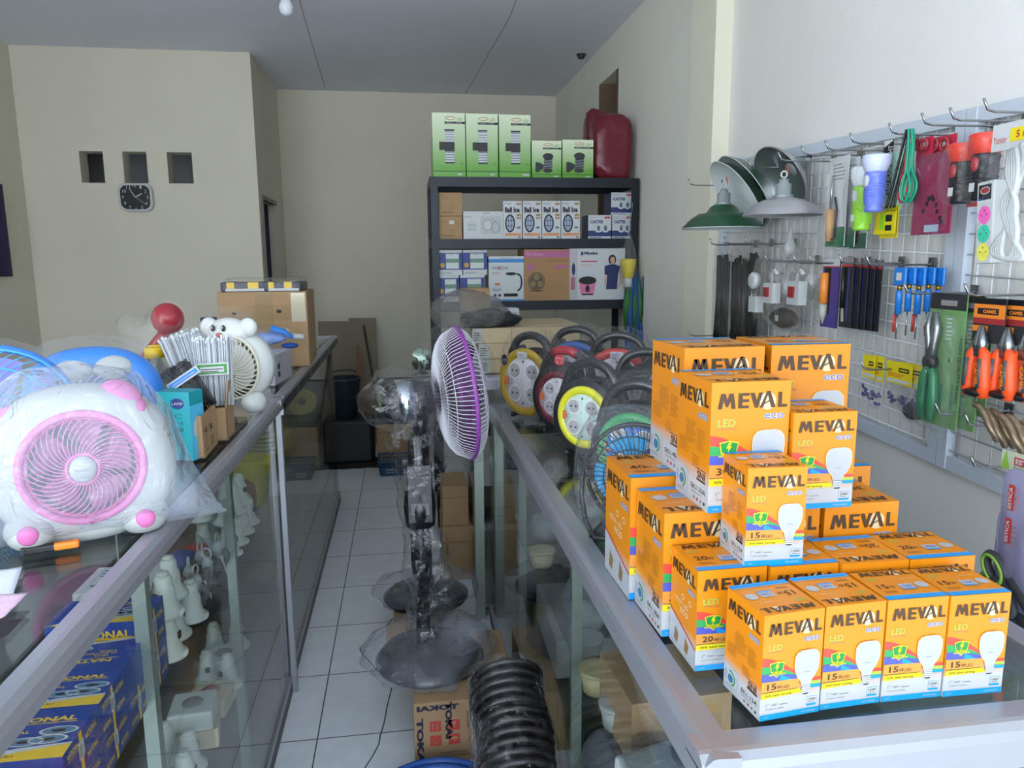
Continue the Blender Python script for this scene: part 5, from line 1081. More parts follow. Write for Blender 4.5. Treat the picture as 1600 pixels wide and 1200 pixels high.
def kettle(t, F, w, h, d):
    t.rect(F, 0, h*.86, w, h*.94, KB, 1); t.rect(F, 0, 0, w, h*.035, KB, 1); t.text(F, 'VIODA', w*.08, h*.7, w*.55, h*.78, NV2, 2); t.ell(F, w*.3, h*.74, w*.03, h*.03, RED, 3); t.lines(F, w*.08, h*.6, w*.4, h*.67, 2, RED, 2, .25); t.text(F, 'ELECTRIC KETTLE', w*.35, h*.955, w*.75, h*.98, GREYINK, 2)
    t.poly(F, [(w*.44, h*.16), (w*.8, h*.16), (w*.76, h*.6), (w*.5, h*.6)], mat('print_steel', 'c3c9cc', .3), 2); t.rect(F, w*.42, h*.1, w*.82, h*.17, INK, 3); t.ell(F, w*.63, h*.61, w*.16, h*.035, INK, 3)
    t.hoop(F, w*.83, h*.42, w*.13, h*.2, w*.05, INK, 2, 16, -PI*.55, PI*.6); t.poly(F, [(w*.5, h*.6), (w*.42, h*.56), (w*.48, h*.5)], mat('print_steel', 'c3c9cc', .3), 2)
    t.ell(F, w*.22, h*.26, w*.14, h*.05, mat('print_saucer', '9aa4b3', .4), 2); t.ell(F, w*.24, h*.34, w*.1, h*.07, WHITE, 3); t.ell(F, w*.24, h*.38, w*.08, h*.03, mat('tea_brown', 'b9714a', .4), 4)
    for k in (.13, .26): t.rect(F, w*k, h*.1, w*(k+.08), h*.16, NV2, 2)
    t.rect(Fr((0, d, 0), (0, -1, 0), (0, 0, 1)), 0, h*.86, d, h*.94, KB, 1)
cbx('white and blue electric kettle carton with steel kettle picture', 764, 818.5, 400, 470, SY + .005, .2, PAPER, 'kettle_carton', z=Z3, deco=kettle)
PKB = mat('pink_carton_band', 'b0628a', .5); BKF = mat('brown_kraft', 'a8815a', .7)
def cfan(t, F, w, h, d):
    t.rect(F, 0, h*.84, w, h*.97, PKB, 1); t.text(F, 'Pro Smart', w*.06, h*.87, w*.42, h*.94, mat('pink_light', 'd39ab8', .5), 2); t.text(F, 'CHARACTER FAN', w*.5, h*.75, w*.95, h*.795, CARDIN, 2, .03); t.rect(F, w*.66, h*.63, w*.95, h*.69, PKB, 2); t.ell(F, w*.13, h*.66, w*.08, h*.07, PKB, 2)
    t.ell(F, w*.27, h*.37, w*.19, h*.19, mat('fan_print_dark', '5f5340', .6), 2); t.hoop(F, w*.27, h*.37, w*.17, h*.17, .003, BKF, 3, 18)
    for k in range(3): a = PI/2 + k*2*PI/3; t.ell(F, w*(.27+.09*math.cos(a)), h*(.37+.09*math.sin(a)), w*.06, h*.06, mat('fan_print_mid', '8a7552', .6), 4)
    t.rect(F, w*.12, h*.18, w*.42, h*.2, mat('fan_print_dark', '5f5340', .6), 2); t.text(F, '3 Speed Selector', w*.5, h*.5, w*.88, h*.53, CARDIN, 2)
    for k in range(2): t.text(F, ('Motor', 'Fan')[k], w*.55, h*(.43-.07*k), w*.68, h*(.46-.07*k), CARDIN, 2)
    for k in range(3): t.hoop(F, w*(.55+.14*k), h*.27, w*.05, h*.045, .003, CARDIN, 2, 12)
    t.text(F, 'Creative Component', w*.06, h*.07, w*.5, h*.1, CARDIN, 2)
cbx('brown and pink carton picturing a round fan', 819, 890, 390, 470, SY + .005, .25, BKF, 'fan_carton', z=Z3, deco=cfan)
MN = mat('miyako_navy', '24305f', .5); SKN = mat('print_skin', 'd0a48a', .6)
def rice(t, F, w, h, d):
    x0 = w*.14
    t.rect(F, 0, 0, x0, h, mat('side_pale', 'b9b4b8', .5), 1); t.rect(F, w*.02, h*.2, w*.1, h*.45, mat('side_pink', 'a56a80', .5), 2); t.ell(F, w*.07, h*.6, w*.03, h*.12, MN, 2)
    t.rect(F, w*.2, h*.87, w*.245, h*.935, MN, 2); t.text(F, 'Miyako', w*.26, h*.865, w*.51, h*.94, MN, 2, .05); t.rect(F, w*.2, h*.74, w*.5, h*.76, RED, 2); t.lines(F, w*.2, h*.66, w*.5, h*.71, 2, mat('print_rose', 'c98080', .5), 2, .3)
    t.poly(F, [(w*.2, h*.12), (w*.44, h*.12), (w*.48, h*.36), (w*.17, h*.36)], mat('print_pink', 'd67aa0', .4), 2); t.ell(F, w*.325, h*.38, w*.16, h*.08, INK, 3); t.ell(F, w*.325, h*.22, w*.04, h*.07, INK, 4); t.rect(F, w*.22, h*.09, w*.43, h*.12, INK, 3)
    t.ell(F, w*.77, h*.78, w*.07, h*.1, INK, 2); t.ell(F, w*.775, h*.775, w*.042, h*.062, SKN, 3); t.poly(F, [(w*.63, h*.66), (w*.74, h*.69), (w*.82, h*.69), (w*.92, h*.65), (w*.88, h*.5), (w*.86, h*.2), (w*.66, h*.2), (w*.68, h*.48), (w*.63, h*.5)], MN, 4); t.rect(F, w*.745, h*.68, w*.81, h*.73, SKN, 3)
    t.poly(F, [(w*.9, h*.56), (w*.94, h*.6), (w*.96, h*.35), (w*.88, h*.2), (w*.87, h*.25), (w*.92, h*.36)], SKN, 3); t.poly(F, [(w*.64, h*.5), (w*.67, h*.48), (w*.66, h*.3), (w*.62, h*.24)], SKN, 3)
cbx('white rice cooker carton picturing a person in navy and a pink cooker', 890, 976, 390, 470, SY + .005, .28, PAPER, 'rice_cooker_carton', z=Z3, deco=rice)
# things hanging at the right end of the shelving
c = pt(981, 420, y=SY - .05)
t = thing('bulb_packet', 'yellow and white bulb in a clear bag hanging from the shelving', 'light bulb', (c.x, SY - .06, c.z), 0)
q = MB(); q.lathe([(0, -.105), (.022, -.10), (.024, -.07), (.02, -.055), (.03, -.05), (.044, .03), (.044, .055), (0, .06)], mat('bulb_yellow', 'd8c22e', .35)); q.lathe([(0, -.11), (.024, -.105), (.025, -.055), (0, -.05)], WHITE); q.build('bulb', t)
q = MB(); q.open_lathe([(.03, -.12), (.05, -.05), (.052, .05), (.035, .12), (.006, .22), (.004, .3)], FILM, seg=20); q.tube([(0, 0, .2), (.02, 0, .38)], .002, GREYINK, 5); q.build('bag', t)
HGR = mat('deep_green_tassel', '2f6b34', .6); HBL = mat('deep_blue_tassel', '234a8a', .6)
c = pt(1000, 430, y=SY - .08)
t = thing('sponge_mop_bunch', 'bunch of green and blue long brushes hanging beside the shelving', 'brushes', (c.x - .02, SY - .07, 1.1), 0)
random.seed(21)
for m_, z0_, z1_, n_, xo in ((HBL, -.05, .42, 10, .03), (HGR, .10, .38, 8, -.01), (HBL, -.12, .18, 12, 0)):
    for i in range(n_ // 2):
        q = MB(); x = xo + random.uniform(-.055, .055); q.tube([(x, random.uniform(-.02, .02), z0_ + random.uniform(-.04, .04)), (x + random.uniform(-.01, .01), 0, (z0_+z1_)/2), (x*.7, 0, z1_ + random.uniform(-.03, .03))], [.010, .02, .006], m_, 8); q.build('brush', t)
q = MB(); q.tube([(0, 0, .36), (.0, .02, .5)], .003, DARK, 5); q.build('string', t)
# ================================================================ aisle
# printed carton on the floor carrying the stand fan's base
TX, TY = -.008, 2.16
t = thing('printed_carton', 'large brown carton with dark lettering and red handling marks on the tiles', 'box', (TX, TY, .001))
w, d, h = .335, .44, .215
q = MB(); q.box((0, 0, 0), (w, d, h), CARD); q.build('carton', t, bev=.004)
q = MB(); F = Fr((0, -.0008, 0), (1, 0, 0), (0, 0, 1)); NVI = mat('navy_ink', '242a44', .6); RI = mat('red_ink', 'c2433f', .6)
q.text(F, 'TOKAI', .145, h - .027, .01, h - .008, NVI, 1, .06); q.text(Fr((.03, -.0008, .165), (0, 0, -1), (1, 0, 0)), 'TOKAI', 0, -.022, .17, 0, NVI, 1, .06); q.text(Fr((.12, -.0008, h), (0, 0, -1), (1, 0, 0)), 'TOKAI', .0, -.02, .13, .002, NVI, 1, .06)
for i, (x, z) in enumerate(((.05, .115), (.11, .115), (.05, .065), (.11, .065))):
    q.rect(F, x, z, x + .036, z + .036, RI, 1)
    if i == 0:
        for k in (.010, .024): q.rect(F, x + k - .0015, z + .007, x + k + .0015, z + .024, CARD, 2); q.poly(F, [(x + k - .005, z + .02), (x + k + .005, z + .02), (x + k, z + .030)], CARD, 2)
    if i == 1: q.poly(F, [(x + .01, z + .03), (x + .026, z + .03), (x + .02, z + .016), (x + .02, z + .006), (x + .016, z + .006), (x + .016, z + .016)], CARD, 2)
    if i == 2: q.hoop(F, x + .018, z + .015, .008, .009, .002, CARD, 2, 12); q.poly(F, [(x + .012, z + .02), (x + .024, z + .02), (x + .018, z + .031)], CARD, 2)
    if i == 3: q.ell(F, x + .018, z + .018, .012, .010, CARD, 2, 12, 0, PI); q.rect(F, x + .0172, z + .006, x + .0188, z + .018, CARD, 2)
q.frame(F, .17, .12, .25, .175, .002, NVI, 1); q.text(F, 'DIDISTRIBUSIKAN OLEH', .08, .034, .17, .040, NVI, 1); q.text(F, 'PT TOKAI DHARMA INDONESIA', .06, .022, .19, .029, NVI, 1)
q.build('printing', t)
q = MB(); F = Fr((0, 0, h + .0008), (1, 0, 0), (0, 1, 0)); q.rect(F, 0, d/2 - .02, w, d/2 + .02, TAPE, 1); q.build('packing_tape', t)
# stand fan
FX, FY_ = .055, 2.42; BZ = h + .0025
t = thing('stand_fan', 'white and purple stand fan wrapped in film with its head turned aside', 'fan', (FX, FY_, BZ), 0)
BP = mat('glossy_black_part', '1a1c20', .2, coat=.4)
q = MB(); q.lathe([(0, 0), (.185, 0), (.19, .012), (.17, .035), (.10, .05), (.05, .06), (.03, .09), (0, .09)], BP, seg=48); q.build('base', t)
q = MB(); q.lathe([(0, .08), (.026, .08), (.024, .3), (.032, .305), (.036, .36), (.036, .80), (.017, .82), (.017, .84), (0, .84)], BP, (-.02, 0, 0), 20); q.lathe([(.0, .5), (.05, .5), (.055, .56), (.05, .62), (0, .62)], BP, (-.02, 0, 0), 20); q.build('pole', t)
q = MB(); q.cbox((-.02, -.02, .62), (.085, .06, .20), BP); q.rect(Fr((-.05, -.051, .55), (1, 0, 0), (0, 0, 1)), 0.0, 0, .06, .04, GREYINK, 1)
for k in range(4): q.cbox((-.042 + .016 * k, -.054, .68), (.010, .008, .012), GREYINK)
q.build('control_box', t, bev=.01)
hc = pt(722, 614, y=2.33); hl = Vector((hc.x - FX, 2.33 - FY_, hc.z - BZ)); ax = Vector((.985, .13, .08)).normalized(); RF = .213
T = Matrix.Translation(hl) @ aim(ax)
q = MB(M=T); q.lathe([(0, -.26), (.045, -.255), (.062, -.23), (.066, -.14), (.06, -.105), (0, -.10)], BP, seg=28); q.lathe([(.0665, -.21), (.068, -.21), (.068, -.16), (.0665, -.16)], mat('chrome_band', 'b9c2cc', .12, 1), seg=28); q.build('motor_housing', t)
q = MB(); q.tube([hl - ax * .13 + Vector((0, 0, -.05)), hl - ax * .14 + Vector((0, 0, -.1)), Vector((-.02, 0, .83))], .022, BP, 12); q.build('neck', t)
GW = mat('white_fan_wire', 'e3e2ec', .35); PUR = mat('purple_plastic', '8c3a9c', .35)
q = MB(M=T)
for i in range(90):
    a = 2 * PI * i / 90; P = []
    for k in range(11):
        u = k / 10; r = .035 + (RF - .035) * u; z = .05 * (1 - u ** 3.2) ** .6 + .006; P.append((r * math.cos(a), r * math.sin(a), z))
    q.tube(P, .0011, GW, 4)
for r_ in (.08, .14, .185): q.ring((0, 0, .05 * (1 - (r_/RF) ** 3.2) ** .6 + .006), r_, .0013, GW, n=60, seg=4)
q.lathe([(0, .05), (.038, .053), (.038, .060), (0, .064)], GW, seg=28); q.build('front_grille', t)
q = MB(M=T)
for i in range(90):
    a = 2 * PI * i / 90; P = []
    for k in range(9):
        u = k / 8; r = .05 + (RF - .05) * u; z = -.075 * (1 - u ** 3) ** .6 - .004; P.append((r * math.cos(a), r * math.sin(a), z))
    q.tube(P, .0011, GW, 4)
for r_ in (.06, .12, .17): q.ring((0, 0, -.075 * (1 - (r_/RF) ** 3) ** .6 - .004), r_, .0013, GW, n=60, seg=4)
q.build('rear_grille', t)
q = MB(M=T); q.lathe([(RF - .004, -.006), (RF + .003, -.006), (RF + .004, 0), (RF + .003, .006), (RF - .004, .006), (RF - .004, -.006)], PUR, seg=72); q.build('grille_ring', t)
q = MB(M=T)
for i in range(5):
    a = 2 * PI * i / 5
    q.surf(lambda u, v, a=a: Vector(((.03 + .15 * u) * math.cos(a + (v - .5) * (.5 + .7 * u) + .3 * u), (.03 + .15 * u) * math.sin(a + (v - .5) * (.5 + .7 * u) + .3 * u), .015 + (v - .5) * .045)), 8, 8, PUR)
q.lathe([(0, -.01), (.036, -.008), (.036, .035), (.02, .045), (0, .047)], PUR, seg=24); q.build('fan_blade', t)
CF = film('crinkled_clear', 'e6e6ee', .0, .05, 10, .5, 1.0, .03)
q = MB(M=T); q.blob((0, 0, -.02), (RF*1.05, RF*1.05, .13), FILMT, .03, 10, nu=48, nv=20, p=.8); q.build('head_film', t)
q = MB(); q.blob(hl - ax * .19, (.13, .10, .11), CF, .22, 10, nu=26, nv=16, seed=2); q.sm = [False] * len(q.sm); q.build('motor_film', t)
def sleeve(q, pts, rads, m, amp=.25, seed=0, n=18, fr_=12, step=9, smooth=False):
    vs = []; P = []; R_ = []
    for i in range(len(pts) - 1):
        for k in range(step): u = k / step; P.append(Vector(pts[i]).lerp(Vector(pts[i+1]), u)); R_.append(rads[i] + (rads[i+1] - rads[i]) * u)
    P.append(Vector(pts[-1])); R_.append(rads[-1])
    for j, (p, r) in enumerate(zip(P, R_)):
        for k in range(n):
            a = 2 * PI * k / n; d = Vector((math.cos(a), math.sin(a), 0)); nz = noise.noise(Vector((d.x * 1.7, d.y * 1.7, p.z * fr_ + seed))) + .5 * noise.noise(Vector((d.x * 4, d.y * 4, p.z * fr_ * 2.2 + seed)))
            vs.append(p + d * r * (1 + amp * nz))
    q.add(vs, [(j*n+k, j*n+(k+1) % n, (j+1)*n+(k+1) % n, (j+1)*n+k) for j in range(len(P) - 1) for k in range(n)], m, smooth)
q = MB(); sleeve(q, [(-.02, 0, .10), (-.03, 0, .26), (-.015, 0, .40), (-.03, 0, .50), (-.02, 0, .66), (-.03, 0, .80), (-.01, 0, .95)], [.07, .045, .075, .05, .085, .09, .07], CF, .35, 3); q.build('pole_film', t)
q = MB(); sleeve(q, [(-.02, 0, .14), (-.0, -.03, .20), (.03, -.05, .30), (.02, -.02, .42), (-.01, 0, .50)], [.05, .085, .05, .06, .05], CF, .5, 8); q.build('loose_film', t)
MILK = film('frosted_bag', 'c3cad8', .13, .16, 9, 1.3, .6)
q = MB(); q.blob((0, 0, .045), (.225, .215, .085), MILK, .22, 9, nu=60, nv=26, seed=4, flat=.001); q.build('base_bag', t)
q = MB(); q.blob((.11, -.0, .085), (.085, .12, .06), MILK, .3, 10, nu=36, nv=20, seed=9, flat=.003); q.build('bag_fold', t)
# second wrapped base and the cartons behind
c = pt(672, 935, y=2.98)
t = thing('wrapped_fan_base', 'black fan base in a frosted bag standing behind the front one', 'fan base', (.06, 3.06, .151), 0)
q = MB(); q.lathe([(0, 0), (.18, 0), (.185, .012), (.15, .035), (.05, .055), (.03, .1), (0, .1)], BP, seg=40); q.build('base', t)
q = MB(); q.blob((0, 0, .04), (.22, .20, .07), MILK, .2, 8, nu=44, nv=20, seed=14, flat=.001); q.build('base_bag', t)
q = MB(); q.box((-.10, 0, 0), (.16, .30, .148), CARD); o = q.build('floor_carton'); o.location = (.02, 2.93, .001); tag(o, 'brown carton under the rear wrapped fan base', 'box')
q = MB(); q.add([(0, 0, 0), (.17, 0, 0), (.17, .03, .225), (.0, .03, .19)], [(0, 1, 2, 3)], CARD); o = q.build('carton_flap', solid=.004); o.location = (-.135, 2.72, .2) if False else (-.105, 2.72, .002); tag(o, 'torn brown cardboard flap between the two wrapped fan bases', 'cardboard')
for i, (x, y, w_, d_, h_, lab) in enumerate(((.16, 3.55, .15, .3, .28, 'brown carton on the floor behind the fans, left of the cabinet post'), (.165, 3.58, .13, .26, .2, 'brown carton stacked on the floor carton behind the fans'), )):
    q = MB(); q.box((0, 0, 0), (w_, d_, h_), CARD); F = Fr((0, 0, 0), (1, 0, 0), (0, 0, 1)); q.rect(F, 0, h_*.7, w_, h_*.72, CARDIN, 1); o = q.build('floor_carton'); o.location = (x, y, .001 + i * .281); tag(o, lab, 'box')
# row of dark plates wrapped in film, leaning up and away on a low box
t = thing('plate_row', 'row of dark ribbed round plates wrapped in shiny film beside the right showcase', 'plates', (.233, 1.29, .190), 0)
DP = mat('dark_brown_plastic', '1b1618', .35, coat=.2); TA = Tr(0, 0, .095) @ Rx(math.radians(-63))
for i in range(21):
    q = MB(M=TA @ Tr(.004 * math.sin(i), 0, i * .0255)); q.lathe([(0, .004), (.05, .004), (.092, .0), (.097, .006), (.097, .011), (.088, .019), (.05, .022), (0, .022)], DP, seg=40); q.build('plate', t)
SF = film('stack_film', 'e6e6ee', .0, .05, 13, .9, .9, .04)
q = MB(M=TA); sleeve(q, [(.0, 0, -.02), (0, .0, .2), (.0, .0, .4), (0, 0, .535), (0, 0, .55), (0, 0, .555)], [.108, .106, .104, .102, .07, .01], SF, .10, 5, 22, 12, 7, False); q.build('film_wrap', t)
q = MB(M=TA); sleeve(q, [(-.05, -.06, .0), (-.06, -.05, .2), (-.05, -.03, .40)], [.04, .085, .02], CF, .5, 12, 16, 14); q.build('loose_film', t)
q = MB(); q.box((.13, .95, 0), (.335, 1.62, .175), CARD); tag(q.build('floor_carton'), 'brown carton on the floor carrying the wrapped plates', 'box')
# blue hose coil on the floor
t = thing('hose_coil', 'coil of translucent blue hose on the floor at the bottom edge', 'hose', (.05, 1.88, .001), 0)
BH = mat('blue_hose', '2f68c4', .25, trans=.3)
q = MB()
for k in range(6): q.ring((0, 0, .016 + .0255 * (k // 2)), .20 - .03 * (k % 2), .013, BH, n=48, seg=10)
q.build('hose_loops', t)
# back of the aisle
BRD = mat('plywood_dusty', '8d7f6b', .85, var=.1, scale=4, stretch=(1, 1, .2)); BRD2 = mat('plywood_brown', '85684f', .85, var=.12, scale=4, stretch=(1, 1, .2))
def board(lab, x0, x1, top, yb, yt, zb, m, tp=None, name='cardboard_sheet'):
    A = pt(x0, top, y=yt); B = pt(x1, top, y=yt); q = MB()
    vs = [(A.x, yb, zb), (B.x, yb, zb), (B.x, yt, B.z), (A.x, yt, A.z)] if tp is None else [(tp[0], yb, zb), (tp[1], yb, zb), (B.x, yt, B.z), (A.x, yt, A.z)]
    q.add(vs, [(0, 1, 2, 3)], m); return tag(q.build(name, solid=.008), lab, 'board')
board('wide grey brown board leaning on the back wall beyond the left showcase', 497, 552, 502, 6.55, 6.70, .003, BRD)
board('tall board with ragged top leaning at the right of the pair', 545, 587, 497, 6.50, 6.68, .003, BRD, name='cardboard_sheet')
board('narrow reddish plank leaning in front of the boards', 556, 562, 540, 6.2, 6.62, .004, BRD2, (-.44, -.30), name='plank')
q = MB(); A = pt(568, 508, y=6.45); q.tube([(A.x + .17, 6.05, .01), (A.x, 6.45, A.z)], .012, mat('dark_metal_rod', '3f4246', .5)); tag(q.build('rod'), 'thin dark rod leaning against the boards', 'rod')
c = pt(537, 592, y=6.05)
t = thing('bin', 'dark blue-green plastic bucket standing on the black crate', 'bucket', (c.x - .0, 6.0, .36)); q = MB(); hB = c.z - .36 - .0
q.lathe([(0, 0), (.10, 0), (.135, hB), (.145, hB + .005), (.145, hB + .02), (.13, hB + .02), (.095, .008), (0, .008)], mat('dark_teal_plastic', '24363f', .45), seg=32); q.build('bucket_body', t)
q = MB(); q.ring((0, 0, hB + .02), .14, .006, DARK, axis=(0, -.3, 1), n=30, a0=0, a1=PI); q.build('bucket_handle', t)
q = MB(); q.box((-.20, -.15, 0), (.20, .17, .358), mat('black_crate', '16191d', .5)); o = q.build('crate', bev=.03); o.location = (c.x + .03, 6.0, .001); tag(o, 'black crate on the floor at the end of the aisle', 'crate')
q = MB(); q.surf(lambda u, v: Vector((-.62 + .52 * u, 5.72 + .3 * v, .008 + .008 * noise.noise(Vector((u * 6, v * 4, 0))))), 24, 16, mat('dark_mat', '2d2926', .9)); tag(q.build('floor_mat', solid=.006), 'dark crumpled mat on the tiles before the black crate', 'mat')
# carton with hose and basket at the end of the aisle
A = pt(590, 700, y=5.85); x0 = A.x
q = MB(); q.box((0, 0, 0), (.36, .3, .33), CARD); F = Fr((0, 0, 0), (1, 0, 0), (0, 0, 1)); q.rect(F, 0, .26, .36, .265, CARDIN, 1); o = q.build('floor_carton'); o.location = (x0, 5.78, .001); tag(o, 'brown carton at the far end of the aisle under the cream coil', 'box')
q = MB(); q.box((0, 0, 0), (.34, .28, .05), DARK); o = q.build('flat_tray'); o.location = (x0 + .01, 5.79, .332); tag(o, 'flat dark tray on the far brown carton', 'tray')
t = thing('hose_coil', 'cream coiled hose lying on the tray at the end of the aisle', 'hose', (x0 + .12, 5.92, .46), 0); q = MB()
for k in range(6): q.ring((0, 0, .05), .105 - .013 * k, .012, mat('cream_hose', 'b4b07a', .5), axis=(.1, -.75, .6), n=36)
q.build('hose_loops', t)
# blue basket
A = pt(597, 728, z=0); BK = mat('blue_basket', '2b5a80', .45)
t = thing('basket', 'blue open-weave plastic basket on the floor in front of the far carton', 'basket', (A.x + .15, 5.58, .001), 0)
q = MB(); W2, D2, H2 = .17, .12, .12
q.box((-W2*.9, -D2*.9, 0), (W2*.9, D2*.9, .006), BK)
for z in (.01, .035, .06, .085, .115):
    k = .9 + .1 * z / H2; q.tube([(-W2*k, -D2*k, z), (W2*k, -D2*k, z), (W2*k, D2*k, z), (-W2*k, D2*k, z)], .004 if z < .1 else .008, BK, 6, True)
for i in range(13):
    x = -1 + i / 6; q.tube([(x*W2*.9, -D2*.9, 0), (x*W2, -D2, H2)], .003, BK, 5); q.tube([(x*W2*.9, D2*.9, 0), (x*W2, D2, H2)], .003, BK, 5)
for i in range(9):
    y = -1 + i / 4; q.tube([(-W2*.9, y*D2*.9, 0), (-W2, y*D2, H2)], .003, BK, 5); q.tube([(W2*.9, y*D2*.9, 0), (W2, y*D2, H2)], .003, BK, 5)
q.build('basket_body', t)
q = MB()
for i in range(6): q.cbox((random.uniform(-.1, .1), random.uniform(-.06, .06), .025), (.07, .05, .03), (CARD2, GREYINK, PAPER)[i % 3])
q.build('basket_contents', t)
# silver foil flower tie of the film
c = pt(662, 564, y=2.55); t = thing('foil_rosette', 'small dark silver foil rosette above the motor of the stand fan', 'ornament', tuple(c), 0)
q = MB(); random.seed(2)
FO = mat('foil_green_silver', '77877a', .15, 1)
for i in range(16):
    a = i * 2.4; r = .006 + .0015 * i; z = .002 * (16 - i)
    q.surf(lambda u, v, a=a, r=r: Vector((math.cos(a + (v - .5) * .9) * (r * u + .004), .012 * u * u - .01, math.sin(a + (v - .5) * .9) * (r * u + .004))) * (1.0 + .5 * u), 4, 4, FO)
q.build('foil_petals', t)
q = MB(); q.tube([(0, 0, 0), (-.02, 0, -.03), (-.03, 0, -.05)], .0022, FO, 5); q.tube([(.03, 0, 0), (.045, 0, .02), (.04, 0, -.02), (.02, 0, -.13), (.0, .0, -.15)], .003, FO, 5); q.build('foil_ribbon', t)
# ================================================================ wire grid wall on the right
GX = 1.385
def gtop(y): return 1.953 + .036 * (y - 1.6)
def gbot(y): return 1.058 + .05 * (y - 1.6)
GWI = mat('grid_white_wire', 'd2d7dc', .35, .1)
def grid(name, lab, y0, y1):
    t = thing(name, lab, 'wire grid', (GX, (y0+y1)/2, 1.06)); q = MB()
    n = max(2, round((y1 - y0) / .05))
    for i in range(1, n):
        y = y0 + (y1 - y0) * i / n; q.tube([(GX, y, gbot(y)), (GX, y, gtop(y))], .0022, GWI, 5)
    for k in range(1, 18):
        u = k / 18; q.tube([(GX - .004, y0, gbot(y0) + u * (gtop(y0) - gbot(y0))), (GX - .004, y1, gbot(y1) + u * (gtop(y1) - gbot(y1)))], .0022, GWI, 5)
    q.build('wire_mesh', t, world=True)
    for nm, f in (('top_rail', gtop), ('bottom_rail', gbot)):
        q = MB(); s = -.035 if nm == 'top_rail' else 0
        vs = [(GX - .012 + dx, y, f(y) + dz + s) for y in (y0, y1) for dx, dz in ((0, 0), (.024, 0), (.024, .035), (0, .035))]
        q.add(vs, [(0, 1, 5, 4), (1, 2, 6, 5), (2, 3, 7, 6), (3, 0, 4, 7), (3, 2, 1, 0), (4, 5, 6, 7)], ALUW); q.build(nm, t, world=True)
    for y in (y0, y1):
        q = MB(); q.box((GX - .014, y - .016, gbot(y)), (GX + .012, y + .016, gtop(y)), ALUW); q.build('side_rail', t, world=True)
    return t
grid('grid_panel', 'white wire grid panel beside the pillar, far part of the right wall', 1.715, 3.10)
grid('grid_panel', 'white wire grid panel at the right edge of the picture', .75, 1.68)
HK = mat('hook_chrome', 'a2a5a8', .22, .95)
def hook(px, py, lab, L=.19):
    p = pt(px, py, x=GX - .005 - L); t = MB()
    x0 = GX - .006; t.tube([(x0, p.y, p.z - .02), (x0, p.y, p.z - .004), (x0 - .006, p.y, p.z - .014), (x0 - L + .03, p.y, p.z - .014), (x0 - L + .012, p.y, p.z - .010), (x0 - L, p.y, p.z + .012)], .0028, HK, 7)
    t.cbox((x0 + .001, p.y, p.z - .01), (.004, .026, .03), HK); tag(t.build('display_hook'), lab, 'hook', 'chrome display hooks on the wire grid'); return p
TOP = [(1076, 284, 'chrome hook at the far top carrying the front green lampshade'), (1169, 255, 'chrome hook between the green and silver lampshades'), (1216, 244, 'chrome hook holding the silver lampshades'), (1252, 234, 'chrome hook holding the soldering irons'), (1289, 226, 'chrome hook holding the lime torch'),
       (1328, 215, 'chrome hook holding the blue torch'), (1389, 200, 'chrome hook holding the green cable bundle'), (1440, 185, 'chrome hook holding the red scissors packs'), (1484, 177, 'chrome hook holding the black and red torches'), (1537, 163, 'chrome hook holding the power strip pack')]
MID = [(1109, 377, 'chrome hook holding the first pack of black tubes'), (1131, 375, 'chrome hook holding the middle pack of black tubes'), (1163, 375, 'chrome hook holding the last pack of black tubes'), (1194, 402, 'chrome hook holding the round plug pack'), (1239, 404, 'chrome hook holding the white plug packs'), (1264, 404, 'chrome hook holding the orange knife card'),
       (1311, 404, 'chrome hook holding the dark blade cards'), (1353, 406, 'chrome hook holding the blue screwdrivers'), (1412, 450, 'chrome hook holding the green plier cards'), (1507, 452, 'chrome hook holding the orange handled pliers'), (1076, 520, 'empty chrome hook low beside the pillar'),
       (1461, 638, 'lowest chrome hook holding the twisted flexible hoses'), (1508, 656, 'chrome hook below the twisted hoses'), (1345, 570, 'chrome hook holding the yellow cards'), (1517, 722, 'chrome hook at the bottom rail holding the shears packs')]
HP = [hook(*h) for h in TOP + MID]
def hung(px0, px1, py0, py1, X):
    cx, cy = (px0+px1)/2, (py0+py1)/2; y = pt(cx, cy, x=X).y; w = abs(pt(px0, cy, x=X).y - pt(px1, cy, x=X).y); z1 = pt(cx, py0, x=X).z; z0 = pt(cx, py1, x=X).z
    return y, z0, w, z1 - z0
def card(name, lab, cat, rect, X, m, deco=None, grp=None, thick=.003, filmd=.012):
    """card or pack hanging flat to the wall: frame u runs towards the camera (-y), v up, normal -x"""
    y, z0, w, h = hung(*rect, X); t = thing(name, lab, cat, (X, y, z0), 0, grp); q = MB()
    F = Fr((0, w/2, 0), (0, -1, 0), (0, 0, 1)); q.box((0, -w/2, 0), (thick, w/2, h), m)
    if deco: deco(q, F, w, h)
    q.build('card', t)
    return t, F, w, h
